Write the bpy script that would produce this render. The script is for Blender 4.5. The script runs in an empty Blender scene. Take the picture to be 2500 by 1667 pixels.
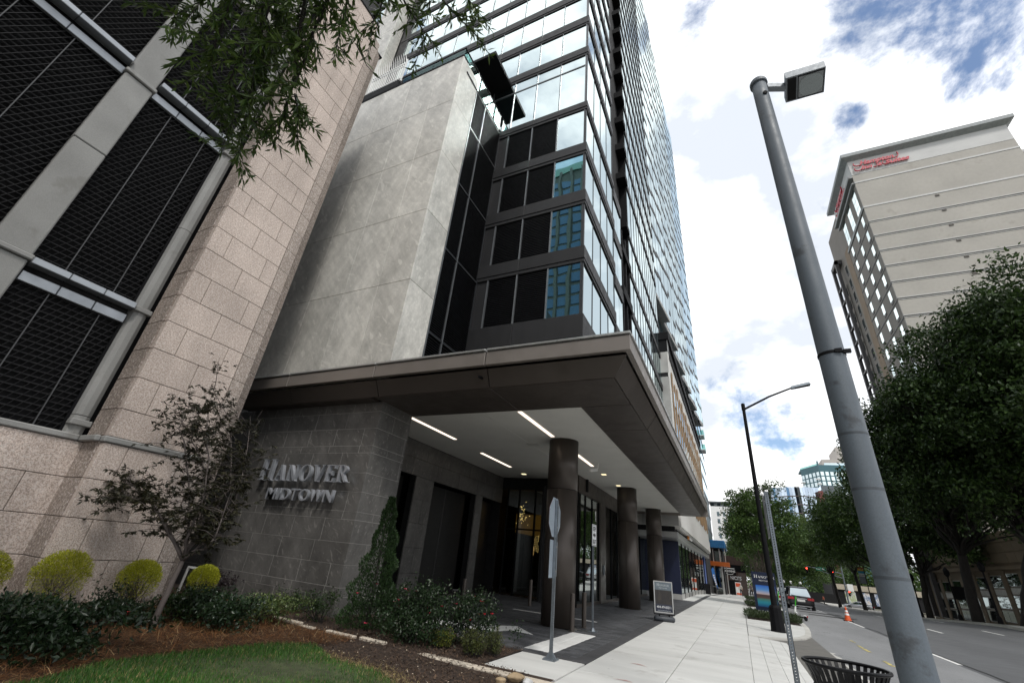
import bpy, bmesh, math, random
import numpy as np
from mathutils import Vector, Matrix

scene = bpy.context.scene
COL = scene.collection
RN = random.Random(11)
NR = np.random.default_rng(11)
rad = math.radians

# ---------------------------------------------------------------- camera, sky, sun, exposure
def camera_axes(yaw, pitch, roll):
    cy, sy, cp, sp = math.cos(yaw), math.sin(yaw), math.cos(pitch), math.sin(pitch)
    fwd = Vector((-sy * cp, cy * cp, sp)); right = Vector((cy, sy, 0)); up = right.cross(fwd)
    cr, sr = math.cos(roll), math.sin(roll)
    return right * cr + up * sr, up * cr - right * sr, fwd
EYE = Vector((0, 0, 1.5))
CR, CU, CF = camera_axes(rad(27.898), rad(26.568), rad(5.896))
cam = bpy.data.objects.new('camera', bpy.data.cameras.new('camera'))
COL.objects.link(cam)
cam.matrix_world = Matrix(((CR.x, CU.x, -CF.x, EYE.x), (CR.y, CU.y, -CF.y, EYE.y), (CR.z, CU.z, -CF.z, EYE.z), (0, 0, 0, 1)))
cam.data.sensor_width = 36.0
cam.data.lens = 14.959
cam.data.clip_start = 0.05
cam.data.clip_end = 4000
scene.camera = cam

SUN_EL, SUN_AZ = rad(53), rad(138)          # azimuth measured from +Y towards +X
sun_dir = Vector((math.sin(SUN_AZ) * math.cos(SUN_EL), math.cos(SUN_AZ) * math.cos(SUN_EL), math.sin(SUN_EL)))
world = bpy.data.worlds.new('World')
scene.world = world
world.use_nodes = True
wt = world.node_tree
for n in list(wt.nodes): wt.nodes.remove(n)
def wn(t, **k):
    n = wt.nodes.new(t)
    for a, b in k.items(): setattr(n, a, b)
    return n
def wl(a, b): wt.links.new(a, b)
w_out = wn('ShaderNodeOutputWorld')
w_sky = wn('ShaderNodeTexSky', sky_type='NISHITA', sun_disc=False, sun_elevation=SUN_EL, sun_rotation=SUN_AZ)
w_bg1 = wn('ShaderNodeBackground'); w_bg1.inputs[1].default_value = 0.13
w_bg2 = wn('ShaderNodeBackground'); w_bg2.inputs[1].default_value = 1.0
w_tc = wn('ShaderNodeTexCoord')
w_map = wn('ShaderNodeMapping'); w_map.inputs['Scale'].default_value = (1, 1, 1.5); w_map.inputs['Location'].default_value = (0.3, 1.7, 0.2)
w_n1 = wn('ShaderNodeTexNoise'); w_n1.inputs['Scale'].default_value = 3.4; w_n1.inputs['Detail'].default_value = 9; w_n1.inputs['Roughness'].default_value = 0.62; w_n1.inputs['Distortion'].default_value = 0.25
wl(w_tc.outputs['Generated'], w_map.inputs['Vector']); wl(w_map.outputs[0], w_n1.inputs['Vector'])
def gap(d, inner, outer, amount):
    """a soft opening in the cloud cover round a direction of the sky"""
    dp = wn('ShaderNodeVectorMath', operation='DOT_PRODUCT'); v = Vector(d).normalized()
    dp.inputs[1].default_value = v
    wl(w_tc.outputs['Generated'], dp.inputs[0])
    mr = wn('ShaderNodeMapRange'); mr.interpolation_type = 'SMOOTHSTEP'
    mr.inputs['From Min'].default_value = math.cos(rad(outer)); mr.inputs['From Max'].default_value = math.cos(rad(inner))
    mr.inputs['To Min'].default_value = 0; mr.inputs['To Max'].default_value = amount
    wl(dp.outputs['Value'], mr.inputs['Value'])
    return mr.outputs[0]
gaps = [gap((0.325, 0.54, 0.775), 1, 10, 0.48), gap((0.42, 0.575, 0.70), 1, 8, 0.26), gap((0.08, 0.48, 0.874), 1, 7, 0.42),
        gap((0.25, 0.66, 0.71), 0.3, 3, 0.3), gap((0.17, 0.942, 0.28), 2, 15, 0.28), gap((-0.6, -0.4, 0.7), 5, 30, 0.2), gap((0.6, -0.6, 0.5), 5, 30, 0.2)]
w_amp = wn('ShaderNodeMapRange'); w_amp.clamp = False; w_amp.inputs['From Min'].default_value = 0.25; w_amp.inputs['From Max'].default_value = 0.75; w_amp.inputs['To Min'].default_value = 0.02; w_amp.inputs['To Max'].default_value = 1.02
wl(w_n1.outputs['Fac'], w_amp.inputs['Value'])
acc = w_amp.outputs[0]
for g_ in gaps:
    m_ = wn('ShaderNodeMath', operation='SUBTRACT'); wl(acc, m_.inputs[0]); wl(g_, m_.inputs[1]); acc = m_.outputs[0]
w_rmp = wn('ShaderNodeMapRange'); w_rmp.interpolation_type = 'SMOOTHSTEP'
w_rmp.inputs['From Min'].default_value = 0.02; w_rmp.inputs['From Max'].default_value = 0.30
wl(acc, w_rmp.inputs['Value'])
w_map2 = wn('ShaderNodeMapping'); w_map2.inputs['Location'].default_value = (4.3, 0.7, 2.2); w_map2.inputs['Scale'].default_value = (1, 1, 1.8)
wl(w_tc.outputs['Generated'], w_map2.inputs['Vector'])
w_n2 = wn('ShaderNodeTexNoise'); w_n2.inputs['Scale'].default_value = 3.2; w_n2.inputs['Detail'].default_value = 7; w_n2.inputs['Roughness'].default_value = 0.55
wl(w_map2.outputs[0], w_n2.inputs['Vector'])
w_cr = wn('ShaderNodeValToRGB')
w_cr.color_ramp.elements[0].position = 0.40; w_cr.color_ramp.elements[0].color = (0.60, 0.64, 0.70, 1)
w_cr.color_ramp.elements[1].position = 0.57; w_cr.color_ramp.elements[1].color = (1.22, 1.22, 1.22, 1)
wl(w_n2.outputs['Fac'], w_cr.inputs[0]); wl(w_cr.outputs[0], w_bg2.inputs[0])
wl(w_sky.outputs[0], w_bg1.inputs[0])
w_mix = wn('ShaderNodeMixShader')
wl(w_rmp.outputs[0], w_mix.inputs[0]); wl(w_bg1.outputs[0], w_mix.inputs[1]); wl(w_bg2.outputs[0], w_mix.inputs[2])
wl(w_mix.outputs[0], w_out.inputs[0])

sun = bpy.data.objects.new('sun', bpy.data.lights.new('sun', 'SUN'))
COL.objects.link(sun)
sun.data.energy = 1.5; sun.data.angle = rad(10); sun.data.color = (1.0, 0.965, 0.91)
sun.rotation_euler = sun_dir.to_track_quat('Z', 'Y').to_euler()

scene.view_settings.view_transform = 'Standard'
scene.view_settings.look = 'None'
scene.view_settings.gamma = 1.0
scene.view_settings.exposure = 0.52
scene.view_settings.use_curve_mapping = False
scene.cycles.max_bounces = 6
scene.cycles.transparent_max_bounces = 12

# ---------------------------------------------------------------- helpers
WPOS = {}
def link(o, parent=None, loc=(0, 0, 0)):
    """link an object at a world position, under its parent if it is a part"""
    COL.objects.link(o)
    loc = Vector(loc)
    if parent is not None:
        o.parent = parent
        o.location = loc - WPOS[parent.name]
    else:
        o.location = loc
    WPOS[o.name] = loc
    return o
def tag(o, label=None, cat=None, group=None, kind=None):
    if label: o['label'] = label
    if cat: o['category'] = cat
    if group: o['group'] = group
    if kind: o['kind'] = kind
    return o
def thing(name, label, cat, loc=(0, 0, 0), group=None):
    o = bpy.data.objects.new(name, None)
    o.empty_display_size = 0.2
    link(o, None, loc)
    return tag(o, label, cat, group)
def copy_tree(o, parent=None, loc=None, rotz=None, label=None):
    c = o.copy(); COL.objects.link(c)
    WPOS[c.name] = Vector(loc) if loc is not None else WPOS[o.name]
    if parent is not None: c.parent = parent
    if loc is not None: c.location = loc
    if rotz is not None: c.rotation_euler = (0, 0, rotz)
    if label: c['label'] = label
    for ch in list(o.children): copy_tree(ch, c)
    return c

class MB:
    def __init__(s): s.v = []; s.f = []
    def add(s, vs, fs):
        b = len(s.v); s.v += [tuple(v) for v in vs]; s.f += [tuple(i + b for i in f) for f in fs]; return s
    def box(s, x0, x1, y0, y1, z0, z1):
        x0, x1 = min(x0, x1), max(x0, x1); y0, y1 = min(y0, y1), max(y0, y1); z0, z1 = min(z0, z1), max(z0, z1)
        return s.add([(x0, y0, z0), (x1, y0, z0), (x1, y1, z0), (x0, y1, z0), (x0, y0, z1), (x1, y0, z1), (x1, y1, z1), (x0, y1, z1)],
                     [(0, 3, 2, 1), (4, 5, 6, 7), (0, 1, 5, 4), (1, 2, 6, 5), (2, 3, 7, 6), (3, 0, 4, 7)])
    def hexa(s, a, b):
        """two quads a and b (4 points each, same winding) joined to a solid"""
        return s.add(list(a) + list(b), [(0, 3, 2, 1), (4, 5, 6, 7), (0, 1, 5, 4), (1, 2, 6, 5), (2, 3, 7, 6), (3, 0, 4, 7)])
    def prism(s, poly, off):
        """polygon (3D points) swept by the vector off"""
        n = len(poly); off = Vector(off); p = [Vector(q) for q in poly]
        return s.add(p + [q + off for q in p], [tuple(range(n - 1, -1, -1)), tuple(range(n, 2 * n))] + [(i, (i + 1) % n, n + (i + 1) % n, n + i) for i in range(n)])
    def bar(s, a, b, w, h=None, up=(0, 0, 1)):
        a, b = Vector(a), Vector(b); h = h or w
        d = (b - a).normalized(); u = Vector(up)
        if abs(d.dot(u)) > 0.99: u = Vector((0, 1, 0))
        sd = d.cross(u).normalized(); u = sd.cross(d)
        q = [sd * (-w / 2) + u * (-h / 2), sd * (w / 2) + u * (-h / 2), sd * (w / 2) + u * (h / 2), sd * (-w / 2) + u * (h / 2)]
        return s.hexa([a + k for k in q], [b + k for k in q])
    def tube(s, pts, rr, n=8, cap=True):
        pts = [Vector(p) for p in pts]; m = len(pts)
        if not hasattr(rr, '__len__'): rr = [rr] * m
        vs = []; ref = Vector((0.31, 0.9, 0.17)).normalized()
        for i, p in enumerate(pts):
            d = (pts[min(i + 1, m - 1)] - pts[max(i - 1, 0)]).normalized()
            if abs(d.dot(ref)) > 0.97: ref = Vector((0.9, 0.1, 0.3)).normalized()
            a = d.cross(ref).normalized(); b = d.cross(a)
            for k in range(n):
                t = 2 * math.pi * k / n
                vs.append(p + (a * math.cos(t) + b * math.sin(t)) * rr[i])
        fs = [(i * n + k, i * n + (k + 1) % n, (i + 1) * n + (k + 1) % n, (i + 1) * n + k) for i in range(m - 1) for k in range(n)]
        if cap: fs += [tuple(range(n - 1, -1, -1)), tuple(range((m - 1) * n, m * n))]
        return s.add(vs, fs)
    def lathe(s, prof, c=(0, 0, 0), n=24, cap=True):
        """profile of (radius, z) turned about the vertical through c"""
        vs = []
        for r, z in prof:
            for k in range(n):
                t = 2 * math.pi * k / n; vs.append((c[0] + r * math.cos(t), c[1] + r * math.sin(t), c[2] + z))
        m = len(prof)
        fs = [(i * n + k, i * n + (k + 1) % n, (i + 1) * n + (k + 1) % n, (i + 1) * n + k) for i in range(m - 1) for k in range(n)]
        if cap: fs += [tuple(range(n - 1, -1, -1)), tuple(range((m - 1) * n, m * n))]
        return s.add(vs, fs)
    def mesh(s, name):
        me = bpy.data.meshes.new(name); me.from_pydata(s.v, [], s.f); me.update(); return me
    def build(s, name, mat, parent=None, smooth=False, loc=(0, 0, 0), kind=None, label=None):
        me = s.mesh(name)
        if mat: me.materials.append(mat)
        if smooth:
            me.polygons.foreach_set('use_smooth', [True] * len(me.polygons))
        o = bpy.data.objects.new(name, me)
        link(o, parent, loc)
        if kind: o['kind'] = kind
        if label: o['label'] = label
        return o
def np_mesh(name, V, F, mat, parent=None, kind=None, smooth=False):
    """mesh from numpy arrays: V (n,3), F (m,k) with k = 3 or 4"""
    me = bpy.data.meshes.new(name)
    V = np.ascontiguousarray(V, dtype=np.float32); F = np.ascontiguousarray(F, dtype=np.int32)
    m, k = F.shape
    me.vertices.add(len(V)); me.vertices.foreach_set('co', V.ravel())
    me.loops.add(m * k); me.loops.foreach_set('vertex_index', F.ravel())
    me.polygons.add(m); me.polygons.foreach_set('loop_start', np.arange(0, m * k, k, dtype=np.int32)); me.polygons.foreach_set('loop_total', np.full(m, k, dtype=np.int32))
    if smooth: me.polygons.foreach_set('use_smooth', np.ones(m, dtype=bool))
    me.update(calc_edges=True); me.validate()
    me.materials.append(mat)
    o = bpy.data.objects.new(name, me)
    link(o, parent)
    if kind: o['kind'] = kind
    return o

_PIECES = {}
def piece_mesh(name, size, mat, c):
    key = (name, tuple(round(a, 3) for a in size), mat.name, c)
    if key in _PIECES: return _PIECES[key]
    h = [a / 2 for a in size]; c_ = min(c, min(h) * 0.6)
    bm = bmesh.new()
    vs = []
    for sx in (-1, 1):
        for sy in (-1, 1):
            for sz in (-1, 1):
                for ax in range(3):
                    p = [sx * (h[0] - c_), sy * (h[1] - c_), sz * (h[2] - c_)]
                    p[ax] = (sx, sy, sz)[ax] * h[ax]
                    vs.append(bm.verts.new(p))
    bmesh.ops.convex_hull(bm, input=vs)
    bmesh.ops.dissolve_limit(bm, angle_limit=0.01, verts=bm.verts[:], edges=bm.edges[:])
    bmesh.ops.recalc_face_normals(bm, faces=bm.faces[:])
    me = bpy.data.meshes.new(name); bm.to_mesh(me); bm.free(); me.materials.append(mat)
    _PIECES[key] = me
    return me
def piece(name, parent, x0, x1, y0, y1, z0, z1, mat, c=0.006, label=None):
    """one block, slab, panel or tile: a chamfered box, its mesh shared among pieces of the same size"""
    me = piece_mesh(name, (abs(x1 - x0), abs(y1 - y0), abs(z1 - z0)), mat, c)
    o = bpy.data.objects.new(name, me)
    link(o, parent, ((x0 + x1) / 2, (y0 + y1) / 2, (z0 + z1) / 2))
    if label: o['label'] = label
    return o
def plain(name, parent, x0, x1, y0, y1, z0, z1, mat, label=None):
    o = MB().box(x0, x1, y0, y1, z0, z1).build(name, mat, parent)
    if label: o['label'] = label
    return o

# ---------------------------------------------------------------- materials
MATS = {}
class NT:
    def __init__(s, name):
        s.m = bpy.data.materials.new(name); s.m.use_nodes = True; s.t = s.m.node_tree
        s.b = s.t.nodes['Principled BSDF']; s.out = s.t.nodes['Material Output']; MATS[name] = s.m
        s.pos = s.n('ShaderNodeNewGeometry')
    def n(s, t, **k):
        n = s.t.nodes.new(t)
        for a, b in k.items(): setattr(n, a, b)
        return n
    def l(s, a, b): s.t.links.new(a, b)
    def noise(s, scale, detail=4, rough=0.55, vec=None, stretch=None, dist=0.0):
        v = vec or s.pos.outputs['Position']
        if stretch:
            mp = s.n('ShaderNodeMapping'); mp.inputs['Scale'].default_value = stretch; s.l(v, mp.inputs['Vector']); v = mp.outputs[0]
        n = s.n('ShaderNodeTexNoise'); n.inputs['Scale'].default_value = scale; n.inputs['Detail'].default_value = detail; n.inputs['Roughness'].default_value = rough; n.inputs['Distortion'].default_value = dist
        s.l(v, n.inputs['Vector']); return n.outputs['Fac']
    def rng(s, v, a, b, c, d, smooth=False):
        r = s.n('ShaderNodeMapRange')
        if smooth: r.interpolation_type = 'SMOOTHSTEP'
        for i, q in zip(('From Min', 'From Max', 'To Min', 'To Max'), (a, b, c, d)): r.inputs[i].default_value = q
        s.l(v, r.inputs['Value']); return r.outputs[0]
    def math(s, op, a, b):
        m = s.n('ShaderNodeMath', operation=op)
        for i, q in ((0, a), (1, b)):
            if isinstance(q, (int, float)): m.inputs[i].default_value = q
            else: s.l(q, m.inputs[i])
        return m.outputs[0]
    def mix(s, fac, a, b, blend='MIX'):
        m = s.n('ShaderNodeMix', data_type='RGBA', blend_type=blend)
        for i, q in ((0, fac), (6, a), (7, b)):
            if isinstance(q, (int, float)): m.inputs[i].default_value = q
            elif isinstance(q, tuple): m.inputs[i].default_value = (*q, 1) if len(q) == 3 else q
            else: s.l(q, m.inputs[i])
        return m.outputs[2]
    def grey(s, v):
        c = s.n('ShaderNodeCombineColor'); [s.l(v, c.inputs[i]) for i in range(3)]; return c.outputs[0]
    def bump(s, h, strength, dist=0.01):
        b = s.n('ShaderNodeBump'); b.inputs['Strength'].default_value = strength; b.inputs['Distance'].default_value = dist
        s.l(h, b.inputs['Height']); s.l(b.outputs[0], s.b.inputs['Normal'])
    def rand(s): return s.n('ShaderNodeObjectInfo').outputs['Random']
    def island(s): return s.pos.outputs['Random Per Island']
    def set(s, rough=0.6, metal=0.0, spec=0.5):
        s.b.inputs['Roughness'].default_value = rough; s.b.inputs['Metallic'].default_value = metal; s.b.inputs['Specular IOR Level'].default_value = spec
    def col(s, c):
        if isinstance(c, tuple): s.b.inputs['Base Color'].default_value = (*c, 1)
        else: s.l(c, s.b.inputs['Base Color'])

def surf(name, c, rough=0.6, metal=0.0, spec=0.5, nz=(3, 0.15), fine=None, rnd=0.0, bump=None, dirt=None, stretch=None, spots=None):
    """general surface: base colour, broad tone noise, fine speckle, tone per piece, bump, blotches of wear"""
    s = NT(name); s.set(rough, metal, spec)
    v = s.rng(s.noise(nz[0], 5, stretch=stretch), 0.3, 0.7, 1 - nz[1], 1 + nz[1])
    if fine: v = s.math('MULTIPLY', v, s.rng(s.noise(fine[0], 2, 0.7), 0.3, 0.7, 1 - fine[1], 1 + fine[1]))
    if rnd: v = s.math('MULTIPLY', v, s.rng(s.rand(), 0, 1, 1 - rnd, 1 + rnd))
    c_ = s.mix(1.0, c, s.grey(v), 'MULTIPLY')
    if dirt: c_ = s.mix(s.rng(s.noise(dirt[0], 6, 0.65), dirt[2], dirt[2] + 0.12, 0, dirt[3], True), c_, dirt[1])
    if spots:
        vo = s.n('ShaderNodeTexVoronoi'); vo.inputs['Scale'].default_value = spots[0]; s.l(s.pos.outputs['Position'], vo.inputs['Vector'])
        pick = s.n('ShaderNodeSeparateColor'); s.l(vo.outputs['Color'], pick.inputs[0])
        k = s.math('MULTIPLY', s.rng(vo.outputs['Distance'], spots[1] * 0.6, spots[1], spots[2], 0, True), s.math('GREATER_THAN', pick.outputs[0], 0.45))
        c_ = s.mix(k, c_, tuple(a * 0.35 for a in c))
    s.col(c_)
    s.l(s.rng(s.noise(nz[0] * 4, 3), 0.3, 0.7, max(0.02, rough - 0.08), min(1, rough + 0.08)), s.b.inputs['Roughness'])
    if bump: s.bump(s.noise(bump[0], 4, 0.6), bump[1], bump[2] if len(bump) > 2 else 0.01)
    return s.m
def glow(name, c, strength):
    s = NT(name); s.col((0.02, 0.02, 0.02)); s.b.inputs['Emission Color'].default_value = (*c, 1); s.b.inputs['Emission Strength'].default_value = strength; return s.m
def leafmat(name, c0, c1, rough=0.42, trans=0.25, dead=None):
    s = NT(name); s.set(rough, 0, 0.28)
    r = s.island()
    c_ = s.mix(s.rng(r, 0, 1, 0, 1), c0, c1)
    big = s.rng(s.noise(0.9, 2), 0.35, 0.65, 0.75, 1.25)
    c_ = s.mix(1.0, c_, s.grey(big), 'MULTIPLY')
    if dead: c_ = s.mix(s.math('GREATER_THAN', r, 1 - dead[1]), c_, dead[0])
    s.col(c_)
    tr = s.n('ShaderNodeBsdfTranslucent'); s.l(c_, tr.inputs['Color'])
    mx = s.n('ShaderNodeMixShader'); mx.inputs[0].default_value = trans
    s.l(s.b.outputs[0], mx.inputs[1]); s.l(tr.outputs[0], mx.inputs[2]); s.l(mx.outputs[0], s.out.inputs['Surface'])
    return s.m
def veined(name, c, vein, rough, ang, width, amount, scale, cloud=0.25, rnd=0.06):
    """stone with long fine diagonal veins that wander and break off"""
    s = NT(name); s.set(rough, 0, 0.5)
    def veins(a, sc, w, seed):
        rot = s.n('ShaderNodeVectorRotate', rotation_type='EULER_XYZ'); rot.inputs['Rotation'].default_value = (0.35, a, 0.2)
        s.l(s.pos.outputs['Position'], rot.inputs['Vector'])
        mp = s.n('ShaderNodeMapping'); mp.inputs['Scale'].default_value = (sc * 4, sc * 4, sc * 0.05); mp.inputs['Location'].default_value = (seed, seed * 2, seed)
        s.l(rot.outputs[0], mp.inputs['Vector'])
        nv = s.n('ShaderNodeTexNoise'); nv.inputs['Scale'].default_value = 1.0; nv.inputs['Detail'].default_value = 1.5; nv.inputs['Roughness'].default_value = 0.4
        s.l(mp.outputs[0], nv.inputs['Vector'])
        ln = s.rng(nv.outputs['Fac'], 0.70 - w, 0.70 - w * 0.35, 0, 1, True)
        return s.math('MULTIPLY', ln, s.rng(s.noise(sc * 0.9 + seed * 0.1, 3), 0.40, 0.56, 0, 1, True))
    v = s.math('MAXIMUM', veins(ang, scale, width, 0.0), s.math('MULTIPLY', veins(ang + 0.55, scale * 1.3, width * 0.8, 3.7), 0.7))
    v = s.math('MAXIMUM', v, s.math('MULTIPLY', veins(ang - 0.3, scale * 2.2, width * 1.2, 7.1), 0.45))
    tone = s.rng(s.noise(0.8, 6, 0.62, stretch=(1, 1, 0.6)), 0.3, 0.7, 1 - cloud, 1 + cloud)
    def streak(a, sc, k):
        r_ = s.n('ShaderNodeVectorRotate', rotation_type='EULER_XYZ'); r_.inputs['Rotation'].default_value = (0.3, a, 0.15)
        s.l(s.pos.outputs['Position'], r_.inputs['Vector'])
        return s.rng(s.noise(sc, 5, 0.6, vec=r_.outputs[0], stretch=(1, 1, 0.10)), 0.35, 0.68, 1 - k, 1 + k)
    tone = s.math('MULTIPLY', tone, s.math('MULTIPLY', streak(ang, 5.5, cloud * 0.55), streak(ang - 1.1, 4.0, cloud * 0.4)))
    tone = s.math('MULTIPLY', tone, s.rng(s.noise(14, 4, 0.65), 0.3, 0.7, 0.93, 1.07))
    tone = s.math('MULTIPLY', tone, s.rng(s.rand(), 0, 1, 1 - rnd, 1 + rnd))
    c_ = s.mix(1.0, c, s.grey(tone), 'MULTIPLY')
    s.col(s.mix(s.math('MULTIPLY', v, amount), c_, vein))
    return s.m
def granite(name, c, dark, rnd=0.05):
    s = NT(name); s.set(0.75, 0, 0.35)
    v = s.rng(s.noise(55, 3, 0.75), 0.40, 0.58, 0, 1)
    v2 = s.rng(s.noise(24, 2, 0.7), 0.5, 0.66, 0, 0.5)
    c_ = s.mix(v, dark, c)
    c_ = s.mix(v2, c_, (0.72, 0.66, 0.62))
    tone = s.math('MULTIPLY', s.rng(s.noise(0.7, 5), 0.3, 0.7, 0.86, 1.12), s.rng(s.rand(), 0, 1, 1 - rnd, 1 + rnd))
    # rain streaks run down the face
    tone = s.math('MULTIPLY', tone, s.rng(s.noise(2.2, 5, 0.6, stretch=(1, 1, 0.09)), 0.38, 0.6, 0.9, 1.04))
    s.col(s.mix(1.0, c_, s.grey(tone), 'MULTIPLY'))
    s.bump(s.noise(60, 3, 0.7), 0.35, 0.006)
    return s.m
def mirror_glass(name, tint, rough=0.015, body=(0.01, 0.02, 0.022), refl=0.75, rnd=0.12):
    """coated curtain-wall glass: a tinted mirror over a dark body"""
    s = NT(name)
    s.col(body); s.set(0.05, 0, 0.5)
    g = s.n('ShaderNodeBsdfGlossy'); g.inputs['Roughness'].default_value = rough
    s.l(s.mix(1.0, tint, s.grey(s.math('MULTIPLY', s.rng(s.rand(), 0, 1, 1 - rnd, 1 + rnd * 0.4), s.rng(s.island(), 0, 1, 1 - rnd, 1 + rnd * 0.4))), 'MULTIPLY'), g.inputs['Color'])
    lw = s.n('ShaderNodeLayerWeight'); lw.inputs['Blend'].default_value = 0.35
    f = s.rng(lw.outputs['Facing'], 0, 1, refl, 1.0)
    bp = s.n('ShaderNodeBump'); bp.inputs['Strength'].default_value = 0.16; bp.inputs['Distance'].default_value = 0.02
    s.l(s.noise(0.9, 1), bp.inputs['Height']); s.l(bp.outputs[0], g.inputs['Normal'])
    mx = s.n('ShaderNodeMixShader'); s.l(f, mx.inputs[0]); s.l(s.b.outputs[0], mx.inputs[1]); s.l(g.outputs[0], mx.inputs[2]); s.l(mx.outputs[0], s.out.inputs['Surface'])
    return s.m
def clear_glass(name, tint=(0.75, 0.82, 0.8), refl=0.12, top=0.95):
    s = NT(name)
    t = s.n('ShaderNodeBsdfTransparent'); t.inputs['Color'].default_value = (*tint, 1)
    g = s.n('ShaderNodeBsdfGlossy'); g.inputs['Roughness'].default_value = 0.01; g.inputs['Color'].default_value = (0.9, 0.95, 0.95, 1)
    lw = s.n('ShaderNodeLayerWeight'); lw.inputs['Blend'].default_value = 0.3
    mx = s.n('ShaderNodeMixShader'); s.l(s.rng(lw.outputs['Facing'], 0, 1, refl, top), mx.inputs[0]); s.l(t.outputs[0], mx.inputs[1]); s.l(g.outputs[0], mx.inputs[2]); s.l(mx.outputs[0], s.out.inputs['Surface'])
    return s.m
def poster(name, cols, scale=2.0):
    """printed sheet: loose areas of flat colour"""
    s = NT(name); s.set(0.5)
    vo = s.n('ShaderNodeTexVoronoi'); vo.inputs['Scale'].default_value = scale
    mp = s.n('ShaderNodeMapping'); mp.inputs['Scale'].default_value = (1, 1, 0.5); s.l(s.pos.outputs['Position'], mp.inputs['Vector'])
    nz = s.n('ShaderNodeTexNoise'); nz.inputs['Scale'].default_value = 2.0; nz.inputs['Detail'].default_value = 5; s.l(mp.outputs[0], nz.inputs['Vector'])
    cr = s.n('ShaderNodeValToRGB'); cr.color_ramp.interpolation = 'LINEAR'
    e = cr.color_ramp.elements
    while len(e) < len(cols): e.new(0.5)
    for i, c in enumerate(cols): e[i].position = 0.3 + 0.4 * i / (len(cols) - 1); e[i].color = (*c, 1)
    s.l(nz.outputs['Fac'], cr.inputs[0]); s.col(cr.outputs[0])
    return s.m

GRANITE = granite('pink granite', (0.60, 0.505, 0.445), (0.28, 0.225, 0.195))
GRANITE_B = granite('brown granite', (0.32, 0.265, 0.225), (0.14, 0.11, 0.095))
CONCRETE = surf('weathered concrete', (0.25, 0.25, 0.242), 0.85, nz=(1.2, 0.14), fine=(90, 0.14), rnd=0.05, bump=(40, 0.15), dirt=(1.5, (0.17, 0.165, 0.15), 0.56, 0.5))
PALESTONE = veined('pale veined stone', (0.50, 0.485, 0.445), (0.76, 0.74, 0.68), 0.42, 0.62, 0.06, 0.4, 1.8, 0.22)
DARKSTONE = veined('dark veined stone', (0.090, 0.0865, 0.082), (0.34, 0.325, 0.30), 0.36, 0.62, 0.05, 0.30, 4.2, 0.32)
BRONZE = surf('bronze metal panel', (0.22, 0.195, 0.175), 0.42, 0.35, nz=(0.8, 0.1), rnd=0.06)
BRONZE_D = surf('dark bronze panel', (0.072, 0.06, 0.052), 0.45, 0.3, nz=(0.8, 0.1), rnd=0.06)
BRONZE_COL = surf('bronze column cover', (0.07, 0.058, 0.05), 0.4, 0.4, nz=(0.8, 0.08))
SILVER = surf('pale metal trim', (0.42, 0.42, 0.41), 0.35, 0.6, nz=(2, 0.08))
ALU = surf('grey aluminium', (0.30, 0.32, 0.345), 0.38, 0.55, nz=(1.5, 0.1), rnd=0.05)
BLACKMETAL = surf('black metal', (0.006, 0.006, 0.007), 0.65, 0.0, 0.12, nz=(4, 0.2))
SCREEN = surf('black screen metal', (0.010, 0.010, 0.011), 0.55, 0.0, 0.3, nz=(3, 0.25))
VOID = surf('dark interior', (0.006, 0.006, 0.007), 0.9, nz=(1, 0.2))
LOUVER = surf('black louver', (0.016, 0.017, 0.02), 0.5, 0.3, nz=(2, 0.2))
BAND = surf('charcoal spandrel', (0.018, 0.018, 0.019), 0.5, 0.0, 0.3, nz=(1.0, 0.15), rnd=0.12, stretch=(3, 3, 0.5))
MULLION = surf('window mullion', (0.17, 0.18, 0.19), 0.4, 0.6, nz=(2, 0.1))
MULLION_D = surf('dark window mullion', (0.035, 0.038, 0.042), 0.4, 0.4, nz=(2, 0.1))
PANE = mirror_glass('tower glass', (0.72, 0.82, 0.825), refl=0.80)
PANE_B = mirror_glass('blue tower glass', (0.70, 0.86, 0.95), refl=0.8)
PANE_T = mirror_glass('teal lower glass', (0.34, 0.60, 0.70), refl=0.70)
SHOPGLASS = clear_glass('shop glass')
LOBBYGLASS = clear_glass('lobby glass', (0.55, 0.58, 0.55), 0.16)
RAILGLASS = clear_glass('rail glass', (0.5, 0.72, 0.69), 0.05, 0.10)
SOFFIT = surf('white soffit board', (0.62, 0.61, 0.57), 0.7, nz=(1.5, 0.04), rnd=0.02)
WHITE = surf('white paint', (0.74, 0.74, 0.73), 0.5, nz=(1.5, 0.05), dirt=(2, (0.5, 0.49, 0.46), 0.6, 0.4))
SIDEWALK = surf('pale concrete slab', (0.52, 0.52, 0.50), 0.85, nz=(1.1, 0.09), stretch=(0.35, 1.6, 1), fine=(120, 0.05), rnd=0.045, bump=(90, 0.08), dirt=(1.1, (0.33, 0.32, 0.30), 0.56, 0.5), spots=(2.4, 0.055, 0.6))
KERB = surf('kerb concrete', (0.42, 0.41, 0.38), 0.85, nz=(1.5, 0.12), fine=(80, 0.08), rnd=0.08, dirt=(2.5, (0.2, 0.19, 0.17), 0.56, 0.6))
AGGREGATE = surf('exposed aggregate edging', (0.50, 0.44, 0.36), 0.9, nz=(3, 0.15), fine=(60, 0.25), bump=(60, 0.4), dirt=(6, (0.2, 0.15, 0.11), 0.58, 0.6))
PAVER = surf('dark paver', (0.060, 0.062, 0.067), 0.75, nz=(2, 0.2), fine=(90, 0.15), rnd=0.32, bump=(70, 0.2))
PAVER_E = surf('charcoal border paver', (0.05, 0.05, 0.053), 0.75, nz=(2, 0.2), fine=(90, 0.15), rnd=0.12)
PAINT = surf('white road paint', (0.68, 0.68, 0.66), 0.7, nz=(3, 0.08), fine=(60, 0.08), dirt=(7, (0.25, 0.25, 0.25), 0.57, 0.75))
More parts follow.
